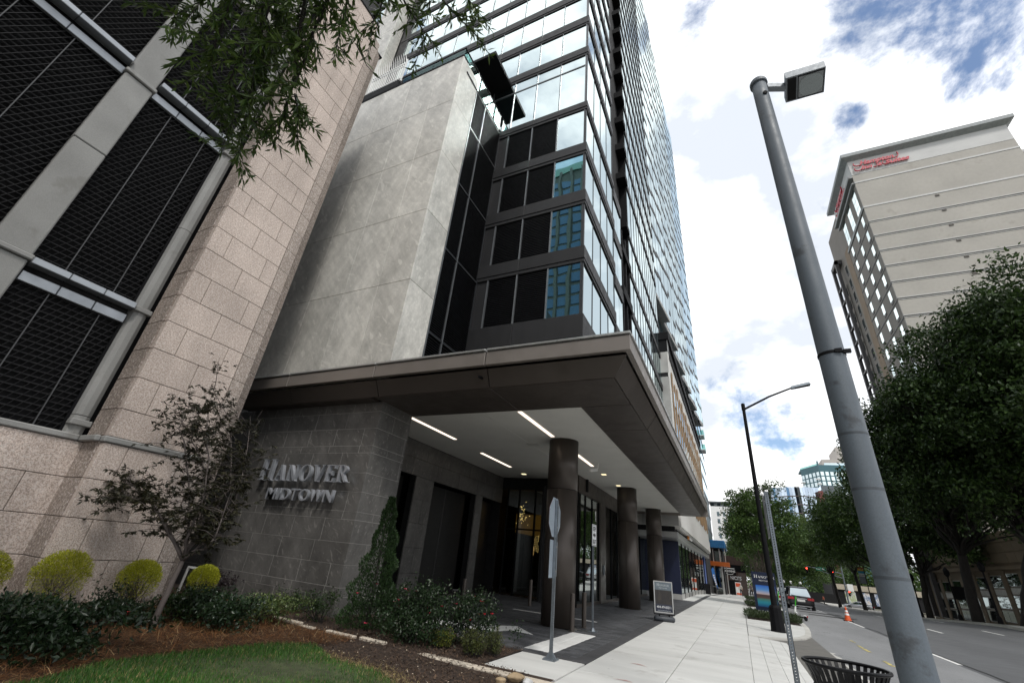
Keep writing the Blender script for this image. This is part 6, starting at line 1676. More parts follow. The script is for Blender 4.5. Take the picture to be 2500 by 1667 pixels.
shrub('sparse_shrub', 'wispy dark bush at the corner of the sign wall', (-7.25, 7.15, 0.05), (0.42, 0.3, 0.5), 1200, 0.045, 0.022, MIDL, 10)
# narrow conical evergreen
CYP = leafmat('conifer spray', (0.012, 0.027, 0.009), (0.030, 0.058, 0.018), 0.5, 0.12)
cy_ = thing('conical_evergreen', 'narrow conical evergreen beside the dark stone corner', 'shrub', (-6.25, 7.3, 0.05)); m = MB()
branch(m, (-6.25, 7.3, 0), (-6.3, 7.3, 2.2), 0.04, 0.01, 0.01, 5, 7); m.build('trunk', BARK_D, cy_, smooth=True)
P_, D_ = [], []
for i in range(10500):
    t = RN.random() ** 1.35; rr_ = (0.46 * (1 - t) + 0.05) * (0.55 + 0.45 * RN.random() ** 0.4) * (1 + 0.16 * math.sin(t * 31)); a = RN.uniform(0, 6.2832)
    rr_ *= 1 + 0.14 * math.sin(a * 3 + t * 9)
    P_.append((-6.25 + rr_ * math.cos(a), 7.3 + rr_ * math.sin(a), 0.12 + t * 2.2)); D_.append((math.cos(a) * 0.7 + RN.gauss(0, .35), math.sin(a) * 0.7 + RN.gauss(0, .35), 0.9))
leaf_cloud('foliage', np.array(P_), 0.055, 0.02, CYP, cy_, D=np.array(D_))
ROSE = leafmat('rose leaf', (0.009, 0.020, 0.008), (0.028, 0.050, 0.020), 0.34, 0.18, ((0.12, 0.13, 0.10), 0.05))
shrub('rose_bush', 'rose bush with most red blooms beside the conical evergreen', (-5.55, 7.5, 0.04), (0.62, 0.5, 0.78), 3400, 0.052, 0.03, ROSE, 14, flowers=(FPINK, 11, None), group='rose bushes along the drive')
shrub('rose_bush', 'middle rose bush with few red blooms and pale tips', (-4.88, 7.45, 0.04), (0.55, 0.48, 0.82), 3000, 0.052, 0.03, ROSE, 14, flowers=(FPINK, 4, None), group='rose bushes along the drive')
shrub('rose_bush', 'rightmost rose bush leaning over the painted arrow', (-4.42, 7.95, 0.04), (0.48, 0.42, 0.74), 2600, 0.052, 0.03, ROSE, 14, flowers=(FRED, 8, None), group='rose bushes along the drive')
shrub('rose_bush', 'low front rose bush above the dark mulch', (-5.0, 7.0, 0.04), (0.45, 0.3, 0.42), 1800, 0.05, 0.03, ROSE, 10, group='rose bushes along the drive')
BOX = leafmat('boxwood leaf', (0.03, 0.045, 0.010), (0.09, 0.10, 0.025), 0.4, 0.2); BOXY = leafmat('yellow boxwood leaf', (0.06, 0.08, 0.012), (0.17, 0.18, 0.03), 0.4, 0.2)
def upright(label, base, r, h, n, mat):
    g = thing('boxwood_shrub', label, 'shrub', base); b = Vector(base); m = MB(); P_, D_ = [], []
    for i in range(n):
        a = RN.uniform(0, 6.28); k = r * RN.random() ** 0.5; e = b + Vector((math.cos(a) * k, math.sin(a) * k, h * RN.uniform(0.55, 1.0) * (1 - 0.3 * (k / r) ** 2)))
        s = b + Vector((math.cos(a) * k * 0.5, math.sin(a) * k * 0.5, 0)); m.tube([s, e], [0.004, 0.002], 4)
        for j in range(26): P_.append(tuple(s.lerp(e, RN.uniform(0.15, 1.02)) + Vector((RN.gauss(0, 0.012), RN.gauss(0, 0.012), 0)))); D_.append((RN.gauss(0, 0.6), RN.gauss(0, 0.6), 0.7))
    m.build('stems', BARK_D, g); leaf_cloud('foliage', np.array(P_), 0.028, 0.014, mat, g, D=np.array(D_))
upright('upright boxwood nearest the pale pad', (-3.78, 7.62, 0.03), 0.17, 0.42, 60, BOX)
upright('upright boxwood in front of the rightmost rose', (-3.98, 7.28, 0.03), 0.24, 0.40, 90, BOX)
upright('yellow green boxwood below the middle rose', (-4.6, 7.32, 0.03), 0.24, 0.34, 80, BOXY)
# groundcover in the pavement planters
LIRI = leafmat('strap leaf', (0.018, 0.034, 0.012), (0.055, 0.075, 0.03), 0.4, 0.15)
def planter(label, x0, x1, y0, y1, n):
    z = terr(1, y0); g = thing('planting_strip', label, 'planting', (x0, y0, z))
    plain('soil', g, x0 + 0.03, x1 - 0.03, y0, y1, z - 0.1, z + 0.012, MULCH)
    P_ = np.stack([NR.uniform(x0, x1, n), NR.uniform(y0, y1, n), np.full(n, z + 0.03)], 1); P_[:, 2] += NR.uniform(0, 0.16, n)
    D_ = NR.normal(0, 0.7, (n, 3)); D_[:, 2] = 0.75
    leaf_cloud('foliage', P_, 0.22, 0.028, LIRI, g, D=D_)
planter('nearest strip of dark grassy planting around the navy banner', 0.05, 2.1, 24.4, 27.3, 5200)
planter('second strip of grassy planting around the feathery oak', 0.15, 2.1, 35.6, 38.4, 3200)
planter('third strip of grassy planting further along the pavement', 0.2, 2.1, 48.5, 51.5, 2200)

# ---------------------------------------------------------------- street furniture near the viewer
lp = thing('lamp_post', 'thick tapered blue grey lamp post with a boxy lamp head, close on the right', 'lamp post', (1.13, 5.0, 0))
def post_r(z): return 0.124 - 0.006 * z / 3.66 if z < 3.66 else 0.118 - (0.118 - 0.096) * (z - 3.66) / 4.54
m = MB(); prof = [(post_r(z), z) for z in np.linspace(0, 8.2, 30)]; m.lathe(prof, (1.13, 5.0, 0), 40)
o = m.build('shaft', LAMPCONC, lp)
for p in o.data.polygons: p.use_smooth = len(p.vertices) == 4
m = MB(); m.lathe([(0.10, 8.19), (0.118, 8.2), (0.118, 8.25), (0.105, 8.28), (0.02, 8.29)], (1.13, 5.0, 0), 32); m.build('cap', LAMPCONC, lp)
STAIN = surf('old tape mark', (0.055, 0.065, 0.075), 0.6, nz=(8, 0.3))
for z in (1.62, 2.32, 2.82): m = MB(); m.lathe([(post_r(z) + 0.0012, z - 0.012), (post_r(z) + 0.0012, z + 0.012)], (1.13, 5.0, 0), 40, cap=False); m.build('tape_mark', STAIN, lp)
m = MB(); m.lathe([(post_r(3.66) + 0.001, 3.645), (post_r(3.66) + 0.006, 3.65), (post_r(3.66) + 0.006, 3.675), (post_r(3.66) + 0.001, 3.68)], (1.13, 5.0, 0), 40, cap=False); m.box(1.14, 1.20, 4.865, 4.89, 3.645, 3.685); m.box(1.215, 1.28, 4.90, 4.93, 3.645, 3.685); m.build('strap', BLACKMETAL, lp)
MB().tube([(1.155, 4.92, 7.88), (1.165, 4.890, 7.88)], 0.03, 14).build('cable_hole', VOID, lp)
HEADM = surf('grey lamp housing', (0.22, 0.24, 0.26), 0.5, 0.3, nz=(5, 0.1), fine=(60, 0.08))
MB().bar((1.22, 5.03, 8.15), (1.47, 5.13, 8.155), 0.085, 0.085).build('arm', HEADM, lp)
hd = MB(); A0 = Vector((1.46, 4.945, 8.10)); hx = Vector((0.49, 0.015, 0.0)); hy = Vector((0.03, 0.42, 0.0)); hz = Vector((0, 0, 0.13))
hd.hexa([A0, A0 + hx, A0 + hx + hy, A0 + hy], [A0 + hz, A0 + hx + hz, A0 + hx + hy + hz, A0 + hy + hz])
hdo = hd.build('lamp_head', HEADM, lp)
def inset(a, b, c, d, off, mat, name, par):
    q = [A0 + hx * u + hy * v - Vector((0, 0, off)) for u, v in ((a, c), (b, c), (b, d), (a, d))]
    return MB().prism(q, (0, 0, 0.004)).build(name, mat, par)
inset(0.04, 0.27, 0.06, 0.94, 0.006, VOID, 'ballast_cover', hdo)
inset(0.31, 0.97, 0.05, 0.95, 0.006, BLACKMETAL, 'lens_frame', hdo)
inset(0.33, 0.95, 0.09, 0.91, 0.010, surf('lens corner plate', (0.30, 0.32, 0.33), 0.4), 'reflector_plate', hdo)
q = []
for i in range(32):
    t = 2 * math.pi * i / 32; u = 0.645 + 0.30 * math.copysign(abs(math.cos(t)) ** 0.75, math.cos(t)); v = 0.5 + 0.40 * math.copysign(abs(math.sin(t)) ** 0.75, math.sin(t)); q.append(A0 + hx * u + hy * v - Vector((0, 0, 0.016)))
MB().prism(q, (0, 0, 0.004)).build('lens', mirror_glass('lamp lens', (0.55, 0.6, 0.58), 0.08, (0.05, 0.055, 0.055), 0.5), hdo)
# square perforated posts
def square_post(parent, x, y, z0, z1, w, holes=True, step=0.0254, rot=0.0):
    """punched square steel tube: the holes are real openings in the four walls"""
    h = w / 2; hw = w * 0.13; t = 0.004; m = MB(); n_ = int((z1 - z0) / step)
    for ax in range(4):
        c, s = (1, 0) if ax == 0 else (0, 1) if ax == 1 else (-1, 0) if ax == 2 else (0, -1)
        def T(u, d, z): return (x + c * d - s * u, y + s * d + c * u, z)
        def wall(u0, u1, za, zb_): m.hexa([T(u0, h - t, za), T(u1, h - t, za), T(u1, h, za), T(u0, h, za)], [T(u0, h - t, zb_), T(u1, h - t, zb_), T(u1, h, zb_), T(u0, h, zb_)])
        wall(-h, -hw, z0, z1); wall(hw, h, z0, z1)
        for i in range(n_ + 1):
            za = z0 + i * step + hw; zb_ = z0 + (i + 1) * step - hw
            if zb_ > z1: zb_ = z1
            if za < zb_: wall(-hw, hw, za, zb_)
    return m.build('post', GALV, parent)
sp = thing('sign_post', 'perforated square steel post with a parking sign seen edge on, by the litter bin', 'sign post', (0.385, 6.0, 0))
square_post(sp, 0.385, 6.0, 0.0, 2.44, 0.048)
piece('sign_plate', sp, 0.352, 0.358, 5.99, 6.30, 1.95, 2.40, ALU, 0.002)
plain('base', sp, 0.33, 0.44, 5.94, 6.06, 0.0, 0.02, GALV)
for z in (2.05, 2.3): MB().tube([(0.345, 6.0, z), (0.425, 6.0, z)], 0.008, 8).build('bolt', GALV, sp)
st = thing('stop_sign', 'back of an octagonal stop sign on a perforated post beside the first column', 'sign', (-3.04, 8.3, 0))
square_post(st, -3.04, 8.3, 0.01, 2.54, 0.05, step=0.034)
plain('foot_plate', st, -3.15, -2.93, 8.19, 8.41, 0.0, 0.018, GALV)
for sx in (-1, 1): MB().hexa([(-3.04 + sx * 0.02, 8.27, 0.018), (-3.04 + sx * 0.10, 8.27, 0.018), (-3.04 + sx * 0.10, 8.33, 0.018), (-3.04 + sx * 0.02, 8.33, 0.018)], [(-3.04 + sx * 0.025, 8.29, 0.11), (-3.04 + sx * 0.035, 8.29, 0.11), (-3.04 + sx * 0.035, 8.31, 0.11), (-3.04 + sx * 0.025, 8.31, 0.11)]).build('foot_gusset', GALV, st)
for sx in (-1, 1):
    for sy in (-1, 1): MB().tube([(-3.04 + sx * 0.085, 8.3 + sy * 0.085, 0.018), (-3.04 + sx * 0.085, 8.3 + sy * 0.085, 0.035)], 0.012, 6).build('anchor_bolt', GALV, st)
def octagon(c, r, u, w, n, off, mat, name, par):
    c = Vector(c); u = Vector(u).normalized(); up = Vector((0, 0, 1))
    q = [c + u * (r * math.cos(rad(22.5 + 45 * i))) + up * (r * math.sin(rad(22.5 + 45 * i))) for i in range(8)]
    return MB().prism(q, Vector(n) * off).build(name, mat, par)
SIGNBACK = surf('bare aluminium sign back', (0.36, 0.42, 0.48), 0.4, 0.6, nz=(3, 0.1), fine=(30, 0.05))
STOPRED = surf('stop red', (0.45, 0.02, 0.02), 0.4)
uo = Vector((-0.05, 0.998, 0)).normalized(); no = Vector((uo.y, -uo.x, 0))
fc = Vector((-3.04, 8.3, 2.23)) - no * 0.03
octagon(fc, 0.375, uo, 0, -no, 0.004, SIGNBACK, 'sign_back', st); octagon(fc - no * 0.005, 0.37, uo, 0, -no, 0.002, STOPRED, 'sign_face', st)
text('lettering', 'STOP', st, WHITE, fc - no * 0.009 + Vector((0, 0, -0.08)), -uo, (0, 0, 1), 0.25, 0.001, width=0.5, center=True, bold=0.008)
c1 = Vector((-3.04, 8.3, 1.52)) - no * 0.03
MB().prism([c1 + uo * a + Vector((0, 0, b)) for a, b in ((-0.23, -0.31), (0.20, -0.31), (0.23, -0.28), (0.23, 0.28), (0.20, 0.31), (-0.23, 0.31))], -no * 0.004).build('lower_plate', SIGNBACK, st)
for z in (2.45, 2.05, 1.72, 1.32): MB().tube([Vector((-3.04, 8.3, z)) + no * 0.026, Vector((-3.04, 8.3, z)) + no * 0.036], 0.014, 8).build('bolt', SILVER, st)
kr = thing('keep_right_sign', 'small white KEEP RIGHT sign with an arrow on a steel post beside the first column', 'sign', (-3.47, 12.4, 0))
square_post(kr, -3.47, 12.4, 0.01, 2.46, 0.045, step=0.05)
plain('foot_plate', kr, -3.57, -3.37, 12.3, 12.5, 0.0, 0.018, GALV)
MB().lathe([(0.07, 0.018), (0.05, 0.05), (0.035, 0.09)], (-3.47, 12.4, 0), 12).build('foot_collar', GALV, kr)
ku = Vector((0.03, 0.999, 0)).normalized(); kn = Vector((ku.y, -ku.x, 0)); kc = Vector((-3.47, 12.4, 2.2)) + kn * 0.03
SIGNW = surf('white reflective sign', (0.72, 0.73, 0.74), 0.45); INK = surf('black sign ink', (0.012, 0.012, 0.012), 0.5)
def kq(pts, off, th, mat, name): return MB().prism([kc + ku * a + Vector((0, 0, b)) + kn * off for a, b in pts], kn * th).build(name, mat, kr)
kq([(-.19, -.265), (.19, -.265), (.19, .265), (-.19, .265)], 0, 0.004, SIGNW, 'sign_plate')
for p_ in ([(-.175, -.25), (.175, -.25), (.175, -.238), (-.175, -.238)], [(-.175, .238), (.175, .238), (.175, .25), (-.175, .25)], [(-.175, -.237), (-.163, -.237), (-.163, .237), (-.175, .237)], [(.163, -.237), (.175, -.237), (.175, .237), (.163, .237)]): kq(p_, 0.0045, 0.001, INK, 'border_line')
kq([(-.11, -.03), (0.02, -.03), (0.02, -.075), (.12, 0), (0.02, .075), (0.02, .03), (-.11, .03)], 0.0045, 0.001, INK, 'arrow')
text('lettering', 'KEEP', kr, INK, kc + kn * 0.0055 + Vector((0, 0, 0.105)), ku, (0, 0, 1), 0.145, 0.0005, width=0.26, center=True, bold=0.005)
text('lettering', 'RIGHT', kr, INK, kc + kn * 0.0055 + Vector((0, 0, -0.21)), ku, (0, 0, 1), 0.145, 0.0005, width=0.27, center=True, bold=0.005)
for i, (x, y, lbl) in enumerate(((-3.83, 11.85, 'steel bollard left of the white strip, nearest the pavement'), (-3.83, 12.85, 'steel bollard between the first column and the keep right sign'), (-6.74, 16.05, 'steel bollard in the shade left of the first column, further in'), (-7.0, 11.9, 'steel bollard behind the rose bushes'))):
    b = thing('bollard', lbl, 'bollard', (x, y, 0), 'bollards along the covered drive'); MB().lathe([(0.06, 0), (0.06, 0.78), (0.055, 0.80), (0.0, 0.802)], (x, y, 0), 24, cap=False).build('post', BRONZE_COL, b, smooth=False); MB().lathe([(0.085, 0), (0.085, 0.012), (0.06, 0.014)], (x, y, 0), 24).build('base_ring', BRONZE_D, b)
scam = thing('security_camera', 'white security camera hung from the canopy ceiling behind the first column', 'camera', (-4.2, 15.6, 4.6)); MB().tube([(-4.2, 15.6, 4.77), (-4.2, 15.6, 4.62), (-4.3, 15.5, 4.55)], 0.02, 8).build('bracket', WHITE, scam); MB().bar((-4.22, 15.55, 4.54), (-4.42, 15.3, 4.47), 0.09, 0.09).build('housing', WHITE, scam)
# litter bin of flared flat bars
tc = thing('litter_bin', 'black flared slatted metal litter bin at the bottom edge, left of the lamp post', 'litter bin', (0.76, 5.62, 0))
BINM = surf('black bin enamel', (0.007, 0.007, 0.008), 0.45, 0.0, 0.2, nz=(6, 0.2))
bc = Vector((0.76, 5.62, 0)); nb = 34
for i in range(nb):
    t = 2 * math.pi * i / nb; d = Vector((math.cos(t), math.sin(t), 0)); s = Vector((-d.y, d.x, 0)); m = MB()
    prof = [(0.245, 0.08), (0.25, 0.5), (0.255, 0.70), (0.275, 0.80), (0.315, 0.885)]
    for (r0, z0), (r1, z1) in zip(prof[:-1], prof[1:]):
        a = bc + d * r0 + Vector((0, 0, z0)); b_ = bc + d * r1 + Vector((0, 0, z1)); w = 0.016
        m.hexa([a - s * w, a + s * w, a + s * w + d * 0.006, a - s * w + d * 0.006], [b_ - s * w, b_ + s * w, b_ + s * w + d * 0.006, b_ - s * w + d * 0.006])
    m.build('slat', BINM, tc)
def ring(r, z, rr_, mat, name, par, n_=56):
    m = MB(); k = 8; vs = []; fs = []
    for i in range(n_):
        t = 2 * math.pi * i / n_
        for j in range(k):
            a = 2 * math.pi * j / k; vs.append((bc.x + (r + rr_ * math.cos(a)) * math.cos(t), bc.y + (r + rr_ * math.cos(a)) * math.sin(t), z + rr_ * math.sin(a)))
    for i in range(n_):
        for j in range(k): fs.append((i * k + j, ((i + 1) % n_) * k + j, ((i + 1) % n_) * k + (j + 1) % k, i * k + (j + 1) % k))
    return m.add(vs, fs).build(name, mat, par, smooth=True)
ring(0.322, 0.89, 0.015, BINM, 'rim', tc); ring(0.262, 0.71, 0.012, BINM, 'hoop', tc); ring(0.258, 0.12, 0.012, BINM, 'hoop', tc)
MB().lathe([(0.225, 0.06), (0.225, 0.68)], bc, 32, cap=False).build('liner', BINM, tc); MB().lathe([(0.08, 0), (0.24, 0.02), (0.24, 0.06)], bc, 24).build('base', BINM, tc)
# black street lamp
bl = thing('street_lamp', 'slim black street lamp with a flared base and a single arm over the kerb', 'street lamp', (0.97, 20.0, 0))
m = MB(); m.lathe([(0.235, 0), (0.225, 0.05), (0.19, 0.72), (0.15, 0.78), (0.115, 0.80)], (0.97, 20.0, 0), 10); m.build('base', BLACKMETAL, bl)
m = MB(); m.lathe([(0.105, 0.8), (0.10, 0.86), (0.06, 8.1), (0.06, 8.2)], (0.97, 20.0, 0), 20); m.build('pole', BLACKMETAL, bl, smooth=False)
MB().tube([(0.97, 20.0, 8.0), (2.0, 20.0, 8.52), (2.9, 20.0, 8.86)], [0.045, 0.04, 0.035], 10).build('arm', BLACKMETAL, bl)
MB().lathe([(0.075, 7.98), (0.075, 8.24), (0.05, 8.27)], (0.97, 20.0, 0), 16).build('collar', BLACKMETAL, bl)
MB().hexa([(2.85, 19.9, 8.80), (3.55, 19.86, 8.93), (3.55, 20.14, 8.93), (2.85, 20.1, 8.80)], [(2.85, 19.92, 8.90), (3.5, 19.9, 9.03), (3.5, 20.1, 9.03), (2.85, 20.08, 8.90)]).build('lamp_head', GALV, bl)
MB().hexa([(3.0, 19.92, 8.815), (3.48, 19.9, 8.905), (3.48, 20.1, 8.905), (3.0, 20.08, 8.815)], [(3.0, 19.92, 8.825), (3.48, 19.9, 8.915), (3.48, 20.1, 8.915), (3.0, 20.08, 8.825)]).build('lens', VOID, bl)
# pavement sign of the building
af = thing('sandwich_board', 'silver framed pavement sign with a phone number on a rocking water base', 'sign board', (-2.5, 17.6, 0))
FR_ = SILVER
ua = Vector((0.93, 0.36, 0)).normalized(); na = Vector((ua.y, -ua.x, 0)); ac = Vector((-2.46, 17.6, 0.72)); W2, H2 = 0.315, 0.47
def aq(a0, a1, b0, b1, off, th, mat, name): return MB().prism([ac + ua * a + Vector((0, 0, b)) + na * off for a, b in ((a0, b0), (a1, b0), (a1, b1), (a0, b1))], na * th).build(name, mat, af)
for a0, a1, b0, b1 in ((-W2, W2, H2 - 0.03, H2), (-W2, W2, -H2, -H2 + 0.03), (-W2, -W2 + 0.03, -H2 + 0.031, H2 - 0.031), (W2 - 0.03, W2, -H2 + 0.031, H2 - 0.031)): aq(a0, a1, b0, b1, -0.02, 0.04, FR_, 'frame_bar')
aq(-W2 + 0.028, W2 - 0.028, 0.20, H2 - 0.028, -0.004, 0.008, surf('slate blue print', (0.10, 0.125, 0.145), 0.5), 'header_panel')
aq(-W2 + 0.028, W2 - 0.028, -0.22, 0.199, -0.004, 0.008, poster('dim room photograph', [(0.01, 0.009, 0.008), (0.03, 0.022, 0.017), (0.012, 0.010, 0.010), (0.07, 0.05, 0.035)], 3), 'photo_panel')
aq(-W2 + 0.028, W2 - 0.028, -H2 + 0.028, -0.221, -0.004, 0.008, surf('navy print', (0.008, 0.012, 0.03), 0.5), 'phone_panel')
serif_word('HANOVER', af, surf('pale print', (0.42, 0.45, 0.46), 0.5), ac + ua * -0.205 + Vector((0, 0, 0.315)) + na * 0.0045, ua * 1.0, (0, 0, 1), na * 0.001, 0.085, 0.062, 0.08)
text('lettering', 'MIDTOWN', af, MATS['pale print'], ac + na * 0.0055 + Vector((0, 0, 0.245)), ua, (0, 0, 1), 0.05, 0.0005, width=0.27, center=True)
text('lettering', '404.474.0211', af, WHITE, ac + na * 0.0055 + Vector((0, 0, -0.335)), ua, (0, 0, 1), 0.10, 0.0005, width=0.47, center=True)
text('lettering', 'HANOVERMIDTOWN.COM', af, MATS['pale print'], ac + na * 0.0055 + Vector((0, 0, -0.415)), ua, (0, 0, 1), 0.034, 0.0005, width=0.42, center=True)
m = MB()
for s_ in (-1, 1):
    m.bar(ac + ua * (s_ * 0.335) + Vector((0, 0, -0.52)), ac + ua * (s_ * 0.335) + Vector((0, 0, -0.34)), 0.02, 0.03)
m.bar(ac + ua * -0.34 + Vector((0, 0, -0.515)), ac + ua * 0.34 + Vector((0, 0, -0.515)), 0.03, 0.03); m.build('cradle', BLACKMETAL, af)
for s_ in (-1, 1): MB().lathe([(0.025, 0.12), (0.03, 0.15), (0.025, 0.19)], ac + ua * (s_ * 0.16) - Vector((0, 0, 0.72)), 10).build('spring', BLACKMETAL, af)
m = MB(); bp = ac - Vector((0, 0, 0.72)); qs = []
RUB = surf('dark grey plastic', (0.035, 0.04, 0.048), 0.5, nz=(5, 0.1))
m.tube([bp + ua * -0.335 + Vector((0, 0, 0.08)), bp + ua * -0.30 + Vector((0, 0, 0.08)), bp + ua * 0.30 + Vector((0, 0, 0.08)), bp + ua * 0.335 + Vector((0, 0, 0.08))], [0.05, 0.082, 0.082, 0.05], 12); m.build('water_base', RUB, af, smooth=True)
# navy banner sign in the first planting strip
bn = thing('banner_sign', 'navy banner sign with sky and pool picture and phone number behind the black street lamp', 'banner', (1.0, 26.2, 0))
uA = Vector((0.97, -0.24, 0)).normalized(); nA = Vector((uA.y, -uA.x, 0)); cA = Vector((0.98, 26.2, 0.98)); W3, H3 = 0.50, 0.92
def bq(a0, a1, b0, b1, off, mat, name, th=0.01): return MB().prism([cA + uA * a + Vector((0, 0, b)) + nA * off for a, b in ((a0, b0), (a1, b0), (a1, b1), (a0, b1))], nA * th).build(name, mat, bn)
BNAVY = surf('banner navy', (0.010, 0.017, 0.045), 0.5)
bq(-W3, W3, -H3, H3, 0, BNAVY, 'panel', 0.02)
def pic(name, ramp):
    s = NT(name); s.set(0.5); tcg = s.n('ShaderNodeTexCoord'); sep = s.n('ShaderNodeSeparateXYZ'); s.l(tcg.outputs['Generated'], sep.inputs[0]); cr = s.n('ShaderNodeValToRGB'); e = cr.color_ramp.elements
    while len(e) < len(ramp): e.new(0.5)
    for i, (p_, c) in enumerate(ramp): e[i].position = p_; e[i].color = (*c, 1)
    s.l(s.math('ADD', sep.outputs['Z'], s.math('MULTIPLY', s.math('SUBTRACT', s.noise(6, 4), 0.5), 0.10)), cr.inputs[0]); s.col(cr.outputs[0]); return s.m
bq(-0.38, 0.44, -0.02, 0.36, 0.021, pic('sunset picture', [(0, (0.5, 0.35, 0.3)), (0.15, (0.45, 0.42, 0.5)), (0.5, (0.1, 0.28, 0.6)), (1, (0.02, 0.12, 0.5))]), 'sky_picture', 0.003)
bq(-0.38, 0.44, -0.52, -0.02, 0.021, pic('pool picture', [(0, (0.01, 0.06, 0.2)), (0.35, (0.02, 0.25, 0.33)), (0.6, (0.06, 0.2, 0.16)), (0.75, (0.10, 0.05, 0.04)), (1, (0.06, 0.04, 0.05))]), 'pool_picture', 0.003)
serif_word('HANOVER', bn, WHITE, cA + uA * -0.40 + Vector((0, 0, 0.66)) + nA * 0.021, uA * 1.35, (0, 0, 1), nA * 0.003, 0.13, 0.10, 0.08)
text('lettering', 'MIDTOWN', bn, WHITE, cA + nA * 0.024 + uA * 0.02 + Vector((0, 0, 0.53)), uA, (0, 0, 1), 0.085, 0.001, width=0.44, center=True)
text('lettering', '404.474.0211', bn, WHITE, cA + nA * 0.024 + uA * 0.0 + Vector((0, 0, -0.78)), uA, (0, 0, 1), 0.17, 0.001, width=0.86, center=True)
for s_ in (-1, 1): MB().tube([cA + uA * (s_ * 0.47) + Vector((0, 0, -0.98)), cA + uA * (s_ * 0.47) + Vector((0, 0, -0.88))], 0.02, 8).build('leg', BLACKMETAL, bn)
# utility frame in the garden
uf = thing('utility_stand', 'small white metal frame post half hidden behind a golden ball', 'frame', (-10.2, 6.15, 0.05))
MB().bar((-10.36, 6.2, 0.05), (-10.30, 6.2, 0.66), 0.035).build('post', WHITE, uf); MB().bar((-10.31, 6.2, 0.675), (-9.9, 6.25, 0.675), 0.035).build('top_rail', WHITE, uf); MB().bar((-9.9, 6.25, 0.05), (-9.9, 6.25, 0.66), 0.03).build('post', WHITE, uf)
piece('stone_step', uf, -10.44, -9.86, 5.72, 6.1, 0.0, 0.12, CONCRETE, 0.01)
